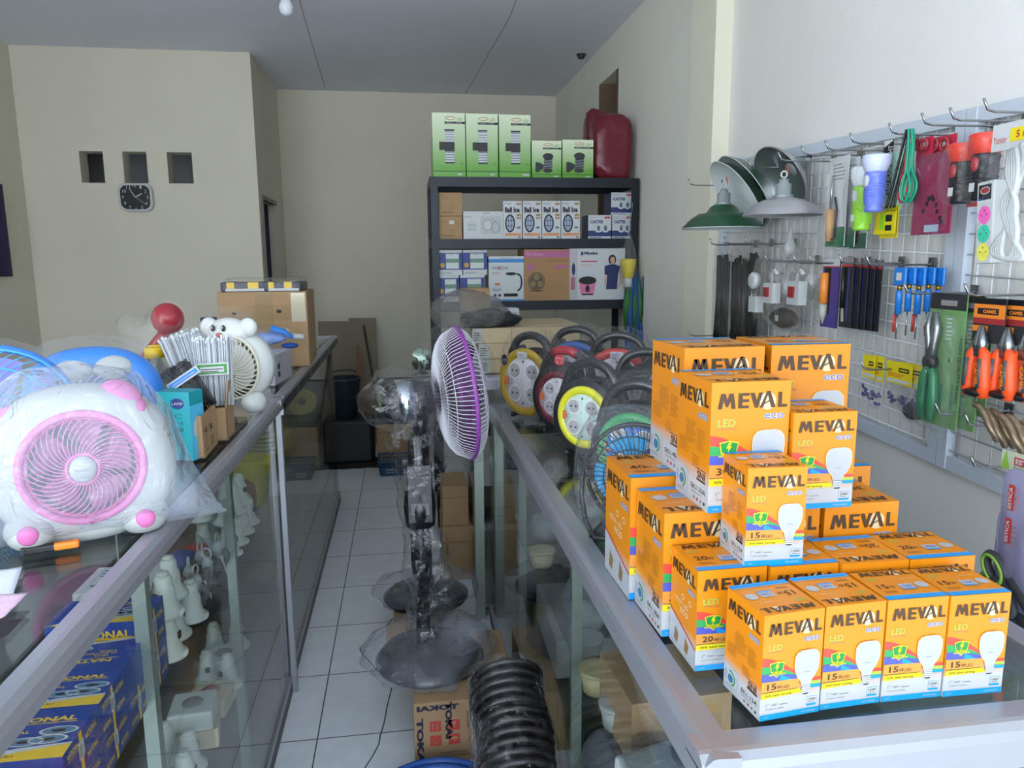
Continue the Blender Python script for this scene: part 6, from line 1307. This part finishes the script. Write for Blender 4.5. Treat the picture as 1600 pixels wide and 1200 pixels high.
# lampshades
GSH = mat('green_enamel', '1f4a30', .3, coat=.3); INW = mat('white_enamel', 'cfd6d6', .35); SSH = mat('brushed_silver_shade', 'c0c0c3', .35, .7); CERM = mat('grey_socket', '9aa3a3', .35, .3)
def lampshade(lab, c, R, tilt, out, inn, prof, grp=None, parts=True):
    t = thing('lampshade', lab, 'lampshade', tuple(c), 0, grp); T = tilt
    q = MB(M=T); P = [(r * R, z * R) for r, z in prof]; q.open_lathe(P, out, seg=48); q.build('shade_outside', t)
    q = MB(M=T); P = [(max(0, r * R - .0015), z * R - .0015) for r, z in prof]; q.open_lathe(P, inn, seg=48); q.ring((0, 0, P[0][1]), P[0][0], .0015, INW if out == GSH else SSH, n=48); q.build('shade_inside', t)
    zt = prof[-1][1] * R
    q = MB(M=T); q.lathe([(0, zt - .002), (.030, zt - .002), (.030, zt + .006), (.024, zt + .008), (.024, zt + .04), (.015, zt + .045), (.015, zt + .055), (0, zt + .058)], CERM, seg=24); q.build('socket', t)
    q = MB(M=T); q.ring((0, 0, zt + .07), .010, .003, WHITE, axis=(0, 1, 0), n=16); q.tube([(.005, 0, zt + .055), (.012, 0, zt + .075), (.008, 0, zt + .10)], .002, RED, 5); q.tube([(-.005, 0, zt + .055), (-.010, 0, zt + .09)], .002, INK, 5); q.build('hanging_loop', t)
    return t
GP = [(1, 0), (.78, .22), (.60, .34), (.42, .36), (.30, .52), (.22, .56)]
SP = [(1, 0), (.93, .10), (.75, .26), (.5, .38), (.27, .44), (.2, .45)]
c = pt(1129, 356, x=1.185); lampshade('green enamel lampshade hanging level in front, white sticker on its edge', c, .150, Matrix.Identity(4), GSH, INW, GP)
c = pt(1150, 306, x=1.23); lampshade('green lampshade tilted to show its white inside, behind the level green one', c, .150, aim((.82, -.05, .58)) , GSH, INW, GP, parts=False)
c = pt(1163, 298, x=1.25); lampshade('second tilted green lampshade nested behind the first tilted one', c, .150, aim((.82, -.05, .58)), GSH, INW, GP, parts=False)
c = pt(1222, 336, x=1.20); lampshade('silver metal lampshade hanging level beside the green ones', c, .122, Matrix.Identity(4), SSH, SSH, SP)
c = pt(1218, 278, x=1.28); lampshade('silver lampshade tilted to show its bright inside', c, .118, aim((.82, .12, .52)), SSH, mat('bright_reflector', 'b9bcc0', .25, .9), SP)
# black tube packs
for i, (a, b, t0, t1) in enumerate(((1113, 1141, 378, 532), (1140, 1166, 380, 534), (1163, 1190, 375, 535))):
    y, z0, w, h = hung(a, b, t0, t1, 1.27 + .02 * i)
    t = thing('tube_pack', 'pack of long black heat-shrink tubes in film, ' + ('nearest the pillar', 'middle of three', 'rightmost of three')[i], 'tubes', (1.27 + .02*i, y, z0), 0, 'packs of black tubes')
    q = MB(); random.seed(i)
    for k in range(26): yy = random.uniform(-w*.38, w*.38); q.tube([(random.uniform(-.008, .008), yy, .003), (random.uniform(-.008, .008), yy * .8, h * random.uniform(.78, .88))], .005, BLACK, 6)
    q.build('tubes', t); q = MB(); pillow(q, Fr((0, 0, 0), (0, -1, 0), (0, 0, 1)), [(-w*.5, 0), (w*.5, 0), (w*.5, h*.5), (w*.5, h), (-w*.5, h), (-w*.5, h*.5)], .016, film('grey_film', 'b7b2aa', .08, .2, 14, .8), .006, i); q.build('plastic_bag', t)
# plug packs
CLP = film('plug_film', 'c9c4ba', .09, .1, 14, 1.2)
def plugpack(lab, rect, X, kind, seed):
    y, z0, w, h = hung(*rect, X); t = thing('plug_pack', lab, 'plug', (X, y, z0), 0, 'plugs in clear bags on the grid')
    q = MB(); pillow(q, Fr((0, 0, 0), (0, -1, 0), (0, 0, 1)), [(-w*.35, .0), (w*.35, 0), (w*.52, h*.2), (w*.48, h*.7), (w*.3, h), (-w*.3, h), (-w*.5, h*.7), (-w*.52, h*.2)], .03, CLP, .012, seed); q.build('plastic_bag', t)
    q = MB()
    if kind == 'round': q.lathe([(.012, 0), (.028, 0), (.03, .015), (.024, .022), (.012, .022)], WHITE, (-.02, 0, h*.62), 24, M=Ry(-PI/2)); q.lathe([(0, 0), (.02, 0), (0, .002)], mat('brass', 'b98a3a', .3, .9), (-.04, 0, h*.62), 20, M=Ry(-PI/2)); q.cbox((-.02, 0, h*.25), (.03, .05, .055), WHITE); q.tube([(-.03, -.012, h*.32), (-.03, -.012, h*.45)], .003, STEEL); q.tube([(-.03, .012, h*.32), (-.03, .012, h*.45)], .003, STEEL)
    elif kind == 'sq': q.cbox((-.02, 0, h*.28), (.03, w*.6, w*.65), WHITE); q.cbox((-.038, .004, h*.3), (.006, w*.28, w*.3), mat('rocker_red', '9c2b2b', .3)); q.tube([(-.02, 0, h*.4), (-.02, 0, h*.7), (-.02, -.02, h*.78), (-.02, -.035, h*.68)], .007, WHITE, 8)
    elif kind == 'bell': q.lathe([(0, 0), (.022, 0), (.02, .03), (.01, .05), (.006, .09), (0, .09)], WHITE, (-.01, 0, h*.3), 18)
    else: q.blob((0, 0, h*.4), (.02, w*.36, h*.3), mat('brown_plugs', '3a302b', .35), .2, 14, seed=seed); q.cbox((-.024, 0, h*.4), (.002, .02, .02), PAPER)
    q.build('plug', t)
plugpack('clear bag with a brown round plug and white two-pin plug, leftmost', (1175, 1206, 400, 500), 1.24, 'round', 1)
plugpack('clear bag with white square plug and dark red switch, second from left', (1203, 1227, 405, 478), 1.25, 'sq', 2)
plugpack('clear bag with white bell shaped plug between the two red switch ones', (1222, 1248, 410, 480), 1.29, 'bell', 3)
plugpack('clear bag with white square plug and red switch, right one', (1240, 1270, 405, 478), 1.27, 'sq', 4)
plugpack('clear bag with white lamp fitting at the right of the plug cluster', (1260, 1286, 400, 470), 1.31, 'bell', 5)
plugpack('clear bag of dark brown plugs hanging lowest in the cluster', (1195, 1252, 465, 518), 1.31, 'dark', 6)
plugpack('empty looking clear bag above the plug cluster', (1215, 1262, 365, 412), 1.33, 'bell', 7)
# blade / knife cards
def knife(q, F, w, h):
    q.rect(F, 0, 0, w, h, mat('violet_card', '4a3f86', .45), 1); q.rect(F, w*.15, h*.2, w*.5, h*.95, INK, 2); q.rect(F, 0, h*.9, w, h, PAPER, 3); q.rect(F, 0, h*.88, w, h*.9, RED, 4)
t, F, w, h = card('knife_card', 'carded orange cutter with grey tip hanging first in the row of cards', 'knife', (1284, 1310, 405, 512), 1.27, DARK, knife)
q = MB(M=Tr(-.008, 0, 0)); q.tube([(0, w*.22, h*.35), (0, w*.22, h*.80)], w*.14, mat('orange_handle', 'f0913a', .4), 10); q.tube([(0, w*.22, h*.05), (0, w*.22, h*.2), (0, w*.22, h*.34)], [.002, w*.12, w*.14], mat('grey_tip', 'b3b5a8', .4), 10); q.build('cutter', t)
for i in range(5):
    def dk(q, F, w, h):
        q.rect(F, w*.0, h*.9, w, h, mat('card_grey', '8d8888', .5), 1); q.rect(F, 0, h*.87, w, h*.9, RED, 2); q.poly(F, [(w*.2, h*.08), (w*.45, h*.08), (w*.35, h*.27), (w*.15, h*.27)], mat('grey_tip', 'b3b5a8', .4), 2); q.rect(F, w*.6, h*.1, w*.7, h*.88, mat('violet_card', '4a3f86', .45), 2)
    t, F, w, h = card('knife_card', 'dark carded cutter, ' + ('first', 'second', 'third', 'fourth', 'last')[i] + ' behind the orange one', 'knife', (1313 + 11*i, 1331 + 11*i, 402 + i, 512 + i*1.5), 1.25 + .018*i, DARK, dk, 'dark carded cutters')
    q = MB(M=Tr(-.006, 0, 0)); q.tube([(0, w*.15, h*.28), (0, w*.15, h*.85)], w*.12, BLACK, 8); q.build('cutter', t)
# screwdrivers
BLP = mat('blue_tester', '1d78cf', .3, coat=.3)
for i in range(5):
    y, z0, w, h = hung(1394 + 15*i, 1414 + 15*i, 413, 531 - (i % 2)*6, 1.25 + .018*i)
    t = thing('screwdriver', 'blue screwdriver on blue hanger, ' + ('first from left', 'second from left', 'middle one', 'fourth from left', 'rightmost')[i], 'screwdriver', (1.25 + .018*i, y, z0), 0, 'blue screwdrivers on the grid')
    q = MB(); q.tube([(0, 0, h*.34), (0, 0, h*.62), (0, 0, h*.66)], [.008, .008, .006], BLP, 10); q.build('handle', t)
    q = MB(); q.cbox((0, 0, h*.84), (.008, w*.9, h*.24), BLP); q.rect(Fr((-.0045, w*.4, h*.76), (0, -1, 0), (0, 0, 1)), w*.2, h*.03, w*.62, h*.13, PAPER if i == 0 else SKY, 1); q.build('hanger', t, bev=.003)
    q = MB(); q.tube([(0, 0, 0), (0, 0, h*.34)], .0022, STEEL, 6); q.tube([(0, 0, h*.66), (0, 0, h*.72)], .006, mat('brass', 'b98a3a', .3, .9), 8); q.build('shank', t)
    if i in (0, 2): q = MB(); q.tube([(0, .012, h*.1), (0, .010, h*.34)], .004, RED, 6); q.build('red_tip', t)
# yellow cards with purple bits
YCD = mat('yellow_card', 'e3d01e', .45)
def yc(q, F, w, h): q.rect(F, w*.5, h*.55, w*.9, h*.75, INK, 1); q.rect(F, w*.55, h*.62, w*.85, h*.68, YCD, 2); q.lines(F, w*.08, h*.3, w*.9, h*.5, 2, mat('orange_ink2', 'd8842a', .5), 1, .6); q.rect(F, w*.04, h*.06, w*.96, h*.2, PAPER, 1)
for i, r in enumerate(((1348, 1366, 555, 590), (1362, 1380, 556, 596), (1384, 1424, 566, 600), (1405, 1442, 568, 606))):
    t, F, w, h = card('yellow_card', 'yellow header card of a bag of violet fittings, ' + ('behind the orange box at left', 'second from left', 'third from left', 'rightmost')[i], 'card', r, 1.28 + .01 * (i % 2), YCD, yc, 'yellow header cards')
    q = MB(); pillow(q, Fr((0, 0, 0), (0, -1, 0), (0, 0, 1)), [(-w*.5, 0), (-w*.5, -h*.5), (-w*.45, -h*1.1), (w*.45, -h*1.1), (w*.5, -h*.5), (w*.5, 0)], .012, FILM, .006, i); q.build('plastic_bag', t)
    q = MB(); random.seed(i)
    for k in range(12): a = Vector((random.uniform(-.006, .006), random.uniform(-w*.35, w*.35), random.uniform(-h*1.0, -h*.45))); q.tube([a, a + Vector((.004, random.uniform(-.01, .01), random.uniform(-.008, .008)))], .004, mat('violet_plugs', '43417a', .5), 6)
    q.build('wall_plugs', t)
c = pt(1425, 643, x=1.30); t = thing('small_bag', 'small bag of black fittings below the yellow cards', 'bag', tuple(c)); q = MB(); q.blob((0, 0, 0), (.012, .035, .022), DARK, .3, 30); q.build('goods', t); q = MB(); q.blob((0, 0, .01), (.018, .045, .04), FILM, .2, 20); q.build('plastic_bag', t)
# plier cards
GC2 = mat('green_card', '6a9a5a', .45); HGN = mat('green_grip', '1f7a50', .3, coat=.4)
for i, r in enumerate(((1446, 1502, 458, 668), (1485, 1530, 462, 672), (1505, 1546, 466, 650))):
    def pc(q, F, w, h):
        q.rect(F, 0, h*.88, w, h, DARK, 1); q.rect(F, w*.3, h*.91, w*.75, h*.95, mat('card_grey', '8d8888', .5), 2); q.text(Fr((0, w/2 - w*.88, h*.2), (0, 0, -1), (0, -1, 0)), 'HIGH QUALITY PLIERS', -h*.48, -w*.0, -h*.0, w*.1, mat('dark_green_ink', '1f3f22', .5), 2, .03)
        q.lines(F, w*.5, h*.66, w*.72, h*.84, 6, PAPER, 2, .3)
    t, F, w, h = card('pliers_card', 'green carded pliers with dark green grips, ' + ('front one with full pliers showing', 'second behind the front one', 'last, next to the orange handles')[i], 'pliers', r, 1.24 + .025*i, GC2, pc, 'green carded pliers')
    q = MB(M=Tr(-.014, w*.22, 0)); q.tube([(0, .01, h*.86), (0, .016, h*.74), (0, .006, h*.6), (0, 0, h*.5)], [.004, .010, .010, .012], mat('plier_steel', '8d9295', .25, .9), 8); q.tube([(0, -.008, h*.86), (0, -.014, h*.74), (0, -.006, h*.6), (0, 0, h*.5)], [.004, .010, .010, .012], MATS['plier_steel'], 8); q.lathe([(0, -.008), (.018, -.008), (.018, .008), (0, .008)], BLACK, (0, 0, h*.48), 20, M=Ry(PI/2)); q.build('plier_jaws', t)
    q = MB(M=Tr(-.014, w*.22, 0)); q.tube([(0, 0, h*.46), (0, .016, h*.38), (0, .018, h*.2), (0, .012, h*.04)], [.008, .011, .013, .009], HGN, 10); q.tube([(0, 0, h*.46), (0, -.016, h*.38), (0, -.018, h*.2), (0, -.012, h*.04)], [.008, .011, .013, .009], HGN, 10); q.build('plier_grips', t)
    q = MB(); q.blob((-.016, 0, h*.42), (.022, w*.5, h*.45), FILM, .05, 20, p=.5, nu=24, nv=16); q.build('blister', t)
# orange handled pliers
ORH = mat('orange_grip', 'f2541f', .35); OCD = mat('orange_card', 'e8862a', .45)
for i, r in enumerate(((1516, 1565, 466, 620), (1556, 1606, 468, 624), (1584, 1640, 470, 628))):
    def oc(q, F, w, h): q.rect(F, 0, h*.80, w, h*.94, OCD, 1); q.rect(F, 0, h*.94, w, h, BLACK, 1); q.rect(F, w*.12, h*.835, w*.8, h*.9, INK, 2); q.text(F, 'CAMEL', w*.3, h*.85, w*.75, h*.885, OCD, 3, .04); q.rect(F, 0, h*.74, w, h*.80, mat('deep_red_band', '9c2f33', .4), 1); q.rect(F, 0, h*.66, w*.5, h*.72, OCD, 2)
    y, z0, w, h = hung(*r, 1.24 + .02*i); t = thing('pliers', 'orange handled pliers with black inlay, ' + ('leftmost of three', 'middle of three', 'at the picture edge')[i], 'pliers', (1.24 + .02*i, y, z0), 0, 'orange handled pliers')
    q = MB(); F = Fr((0, w/2, 0), (0, -1, 0), (0, 0, 1)); q.box((0, -w/2, h*.55), (.003, w/2, h), DARK); oc(q, F, w, h); q.build('card', t)
    q = MB(M=Tr(-.014, 0, 0)); q.tube([(0, 0, h*.42), (0, .006, h*.55), (0, .002, h*.72)], [.012, .012, .004], mat('plier_steel', '8d9295', .25, .9), 8); q.tube([(0, 0, h*.42), (0, -.006, h*.55), (0, -.002, h*.72)], [.012, .012, .004], MATS['plier_steel'], 8); q.build('plier_jaws', t)
    for k in (-1, 1):
        q = MB(M=Tr(-.016, 0, 0)); q.tube([(0, k*.006, h*.52), (0, k*w*.2, h*.44), (0, k*w*.22, h*.3), (0, k*w*.26, h*.12), (0, k*w*.24, h*.0)], [.006, .012, .014, .014, .011], ORH, 12); g = q.build('handle', t)
        q = MB(M=Tr(-.027, 0, 0)); q.tube([(0, k*w*.20, h*.40), (0, k*w*.22, h*.25), (0, k*w*.25, h*.1)], [.005, .0065, .005], mat('grey_inlay', '4a4d50', .4), 8)
        if k == -1 or i: q.text(Fr((-.0075, k*w*.22 + .004, h*.36), (0, -.12, -1), (0, -1, .12)), 'CAMEL', 0, -.004, h*.24, .005, OCD, 1, .03)
        q.build('inlay', g)
    q = MB(); q.blob((-.016, 0, .008), (.018, w*.38, .010), BLACK); q.build('handle_ends', t)
# top row: soldering irons
def ironp(i, r, X, hc, lab):
    y, z0, w, h = hung(*r, X); t = thing('soldering_iron', lab, 'soldering iron', (X, y, z0), 0, 'carded soldering irons')
    q = MB(); q.box((0, -w/2, 0), (.003, w/2, h), PAPER); F = Fr((0, w/2, 0), (0, -1, 0), (0, 0, 1)); q.rect(F, 0, 0, w, h*.22, mat('deep_green_card', '1f6a44', .45), 1); q.lines(F, w*.2, h*.75, w*.9, h*.95, 5, GREYINK, 1, .3); q.build('card', t)
    q = MB(); q.tube([(-.012, w*.1, h*.06), (-.012, w*.1, h*.42)], [.011, .013], hc, 12); q.build('handle', t); q = MB(); q.tube([(-.012, w*.1, h*.42), (-.012, w*.1, h*.62), (-.012, w*.06, h*.8)], [.004, .004, .002], STEEL, 8); q.tube([(-.012, w*.1, h*.06), (-.012, -w*.2, h*.1), (-.012, -w*.25, h*.4), (-.012, -w*.1, h*.55)], .003, BLACK, 6); q.build('tip_and_cord', t)
    q = MB(); q.blob((-.010, 0, h*.48), (.018, w*.55, h*.5), FILM, .06, 20, p=.5, nu=24, nv=16); q.build('blister', t)
ironp(0, (1293, 1322, 246, 385), 1.24, mat('wood_handle', 'c79a68', .5), 'carded soldering iron with wooden handle')
ironp(1, (1312, 1338, 248, 386), 1.27, mat('dark_green_handle', '1c4a36', .4), 'carded soldering iron with dark handle beside the wooden one')
ironp(2, (1330, 1356, 280, 388), 1.31, BLACK, 'black handled soldering iron behind the lime torch')
def torch(lab, r, X, col, col2, sticker=True, head=None):
    y, z0, w, h = hung(*r, X); t = thing('torch', lab, 'torch', (X, y, z0), 0); R = min(w * .5, .034); b = R * .74
    q = MB(); q.lathe([(0, 0), (b*.8, 0), (b*.9, .006), (b*.8, .016), (b, .022), (b, h*.62), (b*1.1, h*.65), (b*1.05, h*.68), (b*.95, h*.7)], col, seg=24)
    for k in range(5): q.ring((0, 0, h*(.3 + .05*k)), b*1.01, .0016, col, n=24)
    q.build('barrel', t)
    q = MB(); q.lathe([(b, h*.7), (b*1.1, h*.74), (R, h*.85), (R*1.02, h*.98), (R*.95, h), (0, h*.99)], head or col, seg=28); q.build('head', t)
    q = MB(); q.blob((-b, 0, h*.55), (.006, .010, .016), col2); q.build('switch', t)
    q = MB(); q.blob((0, 0, h*.5), (R*1.25, R*1.3, h*.54), FILMT, .05, 20, p=.6, nu=22, nv=16); q.build('plastic_wrap', t)
    if sticker: q = MB(); q.cbox((-b - .001, .002, h*.2), (.001, .014, .018), PAPER); q.build('price_sticker', t)
LIME = mat('lime_plastic', '8fd02c', .3, coat=.3); VIO = mat('periwinkle_plastic', '6a7ee0', .3, coat=.3)
torch('lime green torch with clear pale head in film', (1333, 1364, 262, 360), 1.22, LIME, WHITE, head=mat('pale_head', 'dfe6ea', .3))
torch('periwinkle blue torch with pale wide head in film', (1349, 1386, 243, 331), 1.20, VIO, WHITE, False, head=mat('lilac_head', 'cdd5f0', .3))
torch('pale green torch behind the black torch card', (1388, 1412, 240, 330), 1.30, mat('mint_plastic', '9fd0b8', .3), WHITE, False)
torch('black torch with red head, left of two', (1487, 1523, 226, 318), 1.22, BLACK, REDP, True, head=mat('coral_red', 'd9402f', .3))
torch('black torch with red head and white sticker, right of two', (1519, 1560, 210, 313), 1.21, BLACK, REDP, True, head=mat('coral_red', 'd9402f', .3))
card('torch_card', 'black card lettered in white beside the blue torch', 'card', (1379, 1392, 220, 305), 1.25, BLACK, lambda q, F, w, h: (q.text(Fr((0, -w*.25, h*.05), (0, 0, 1), (0, 1, 0)), 'LED FLASH LIGHT', 0, -w*.35, h*.85, w*.2, PAPER, 2, .02), q.poly(F, [(0, h), (0, h*.88), (w, h*.97), (w, h)], PAPER, 1)))
# green cable bundle
y, z0, w, h = hung(1398, 1437, 203, 322, 1.22); t = thing('cable_bundle', 'bundle of black, red and green cable hanging folded', 'cable', (1.22, y, z0), 0)
for m_, n_, nm in ((BLACK, 6, 'black_cable'), (mat('cable_green', '1f9a78', .35), 6, 'green_cable'), (mat('cable_red', 'a83232', .35), 2, 'red_cable')):
    q = MB(); random.seed(n_ + len(nm))
    for k in range(n_):
        o = {'b': .018, 'g': -.012, 'r': .004}[nm[0]] + random.uniform(-.008, .008); x = random.uniform(-.01, .01); s_ = -1 if nm[0] == 'g' else 1
        q.tube(crv([(x, o*.4, h), (x, o*.9, h*.75), (x, o*1.0, h*.5), (x, o*1.6 + s_*.012, h*.25), (x, o*1.2, .01), (x, o*.6 - s_*.01, h*.2), (x, o*.7, h*.5), (x, o*.5, h*.8)] if nm[0] != 'b' else [(x, o*.2, h), (x, o*.9, h*.7), (x, o*1.4 + .01, h*.3), (x, o*2.2 + .01, .0)], 5), .0026, m_, 6)
    q.build(nm, t)
# scissors packs
SC = mat('crimson_card', 'c02c48', .45); MG = mat('magenta_film_card', '8f2750', .4)
t, F, w, h = card('scissors_pack', 'pack of pink-red scissors with dark chain pattern in glossy film', 'scissors', (1427, 1487, 240, 366), 1.24, MG, lambda q, F, w, h: ([q.ell(F, w*(.3 + .06*k + .02*(k % 2)), h*(.30 + .32*math.sin(k*.55)*.5), .006, .006, INK, 2, 8) for k in range(9)], q.rect(F, w*.35, h*.03, w*.72, h*.12, mat('sticker_blue', 'a9bfd0', .5), 2), q.lines(F, w*.1, h*.35, w*.5, h*.6, 8, mat('magenta_dark', '5a1a35', .5), 1, .2)))
q = MB(); pillow(q, Fr((-.008, 0, 0), (0, -1, 0), (0, 0, 1)), [(-w*.5, 0), (w*.5, 0), (w*.5, h*.5), (w*.42, h*1.0), (-w*.42, h*1.0), (-w*.5, h*.5)], .014, CF, .006, 9); q.build('plastic_bag', t)
for i, r in enumerate(((1432, 1456, 215, 256), (1452, 1492, 213, 262))):
    t, F, w, h = card('scissors_card', 'crimson scissors card with red finger loops, ' + ('left', 'right')[i] + ' one above the glossy pack', 'scissors', r, 1.27 + .015*i, SC, lambda q, F, w, h: (q.rect(F, 0, 0, w, h*.4, SC, 1), q.text(F, '3 in 1', w*.2, h*.1, w*.8, h*.3, PAPER, 2, .03), q.ell(F, w*.4, h*.75, w*.22, h*.1, PAPER, 2)))
    q = MB(M=Tr(-.01, 0, 0)); q.ring((0, w*.2, h*.75), h*.18, .004, REDP, axis=(1, 0, 0), n=20); q.ring((0, -w*.2, h*.7), h*.18, .004, REDP, axis=(1, 0, 0), n=20); q.build('finger_loops', t)
for i, r in enumerate(((1365, 1398, 331, 366), (1375, 1402, 322, 372))):
    card('battery_card', 'yellow and black battery card, ' + ('lower left', 'behind it')[i] + ' below the torches', 'card', r, 1.26 + .02*i, YCD, lambda q, F, w, h: (q.rect(F, w*.3, h*.2, w*.5, h*.9, LIME, 1), q.rect(F, w*.55, h*.15, w*.85, h*.85, INK, 1), q.rect(F, w*.55, h*.4, w*.85, h*.55, YCD, 2)))
card('red_tag', 'red bottom edge of the torch packaging beside the black torches', 'card', (1510, 1546, 313, 322), 1.24, RED)
# power strip pack
y, z0, w, h = hung(1530, 1625, 188, 415, 1.17); t = thing('power_strip_pack', 'white power strip with pink, green and yellow sockets and white cord in a bag', 'power strip', (1.17, y, z0), 0)
q = MB(); q.M = Tr(0, w*.22, 0) @ Rx(math.radians(-4)); w2 = w*.30; h2 = h*.60; q.box((-.016, -w2/2, .004), (.016, w2/2, h2), WHITE); F = Fr((-.0162, w2/2, 0), (0, -1, 0), (0, 0, 1)); st = q.build('strip_body', t, bev=.003)
q = MB(M=Tr(0, w*.22, 0) @ Rx(math.radians(-4)))
for i, c_ in enumerate(('e2e05a', '35c3a2', 'ee62b8')):
    m_ = mat('socket_' + ('lemon', 'mint', 'pink')[i], c_, .4); cy = h2*(.16 + .22*i); q.ell(F, w2/2, cy, w2*.36, w2*.40, m_, 1); 
    for a_, b_ in ((-.16, 0), (.16, 0), (0, .2)): q.ell(F, w2/2 + a_*w2, cy + b_*w2, w2*.03, w2*.045, HOLE, 2, 8)
q.rect(F, w2*.12, h2*.78, w2*.85, h2*.96, INK, 1); q.ell(F, w2*.5, h2*.89, w2*.24, h2*.035, mat('rocker_red', '9c2b2b', .3), 3); q.ell(F, w2*.5, h2*.89, w2*.28, h2*.045, PAPER, 2); q.rect(F, w2*.12, h2*.745, w2*.9, h2*.775, PAPER, 1); q.rect(F, w2*.12, h2*.78, w2*.4, h2*.80, BLUE, 2); q.build('socket_panel', st)
q = MB()
for k in range(5): q.tube(crv([(-.01 + .004*k, -w*.12 + .008*k, h*.80), (-.015, -w*.22 + .006*k, h*.62), (-.012, -w*.12 - .004*k, h*.36), (-.015, -w*.08 + .006*k, h*.10), (-.012, -w*.2 - .008*k, h*.05), (-.015, -w*.30 + .004*k, h*.22), (-.01, -w*.16 + .006*k, h*.45), (-.012, -w*.28 - .004*k, h*.7), (-.01, -w*.2, h*.82)], 5), .0055, WHITE, 8)
q.build('cord', t)
q = MB(); F = Fr((-.004, w/2, 0), (0, -1, 0), (0, 0, 1)); q.box((-.003, -w*.5, h*.80), (.0, w*.36, h*.985), PAPER); F = Fr((-.0035, w*.36, h*.80), (0, -1, 0), (0, 0, 1)); q.rect(F, w*.3, h*.05, w*.75, h*.14, YCD, 1); q.text(F, '5 m', w*.4, h*.07, w*.6, h*.12, RED, 2, .03); q.text(F, 'Yunior', w*.03, h*.05, w*.25, h*.1, RED, 1); q.build('header_card', t)
q = MB(); pillow(q, Fr((-.004, 0, 0), (0, -1, 0), (0, 0, 1)), [(-w*.5, -.005), (w*.5, 0), (w*.5, h*.5), (w*.45, h*.85), (-w*.35, h*.85), (-w*.42, h*.5)], .028, FILMT, .006, 17); q.build('plastic_bag', t)
# twisted flexible hoses
BRZ = mat('braided_bronze', '8d7c66', .35, .6, var=.2, scale=120)
for i in range(7):
    p = pt(1535 + 13*i, 655 + 5*i + (i % 2)*4, x=1.22 + .012*(i % 3)); t = thing('flexible_hose', 'bronze braided flexible hose loop, ' + ('first', 'second', 'third', 'fourth', 'fifth', 'sixth', 'last')[i] + ' from left on the lowest hook', 'hose', tuple(p), 0, 'bronze flexible hoses')
    q = MB(); q.tube(crv([(0, .025, .028), (0, .010, .024), (0, -.008, .008), (0, -.022, -.012), (.01, -.030, -.032), (.02, -.02, -.040), (.024, -.004, -.022)], 5), .0072, BRZ, 8); q.build('braided_tube', t)
# shears packs
LAV = film('lavender_film', 'a9a6c9', .6, .25, 10, .6); GG = mat('green_grip2', '8fbf4a', .4); DG2 = mat('dark_grey_grip', '3f4246', .5)
for i, r in enumerate(((1556, 1640, 735, 960), (1548, 1640, 800, 985))):
    y, z0, w, h = hung(*r, 1.17 + .03*i)
    t = thing('shears_pack', 'lavender clear pack with red lettered labels and pruning shears, ' + ('front', 'rear')[i], 'shears', (1.17 + .03*i, y, z0), 0, 'lavender shears packs')
    q = MB(); pillow(q, Fr((0, 0, 0), (0, -1, 0), (0, 0, 1)), [(-w*.5, 0), (w*.5, 0), (w*.5, h*.5), (w*.5, h), (-w*.5, h), (-w*.5, h*.5)], .016, LAV, .006, i); q.build('plastic_bag', t)
    q = MB(); F = Fr((-.020, w/2, 0), (0, -1, 0), (0, 0, 1))
    for zc in (.48, .72):
        q.rect(F, w*.30, h*(zc), w*.42, h*(zc + .18), RED, 0); q.text(Fr((-.0205, w/2 - w*.41, h*(zc + .01)), (0, 0, 1), (0, 1, 0)), 'ESTICA', 0, .003, h*.155, w*.09, PAPER, 2, .03); q.lines(F, w*.44, h*zc, w*.54, h*(zc + .18), 5, mat('print_rose', 'c98080', .5), 0, .3)
    q.build('printed_label', t)
    q = MB(M=Tr(-.012, w*.2, h*.08)); q.ring((0, .02, .045), .03, .010, DG2, axis=(1, 0, 0), n=28, ry=.02); q.ring((-.008, .02, .045), .03, .004, GG, axis=(1, 0, 0), n=28, ry=.02); q.ring((0, -.0, -.005), .034, .010, DG2, axis=(1, .1, 0), n=28, ry=.02); q.tube([(0, -.02, .04), (0, -.07, -.0), (0, -.12, .02)], [.012, .012, .008], DG2, 8); q.build('shears', t)
t, F, w, h = card('label_card', 'pale green card with red label hanging above the shears packs', 'card', (1562, 1640, 712, 742), 1.2, mat('pale_green_card', 'c2ceb4', .5), lambda q, F, w, h: (q.rect(F, w*.28, h*.35, w*.85, h*.78, RED, 1), q.text(F, 'ESTICA', w*.31, h*.42, w*.82, h*.7, PAPER, 2, .04), q.text(F, 'Scissor', w*.28, h*.1, w*.6, h*.28, INK, 1), q.poly(F, [(0, 0), (w*.2, 0), (w*.1, h)], GG, 1)))
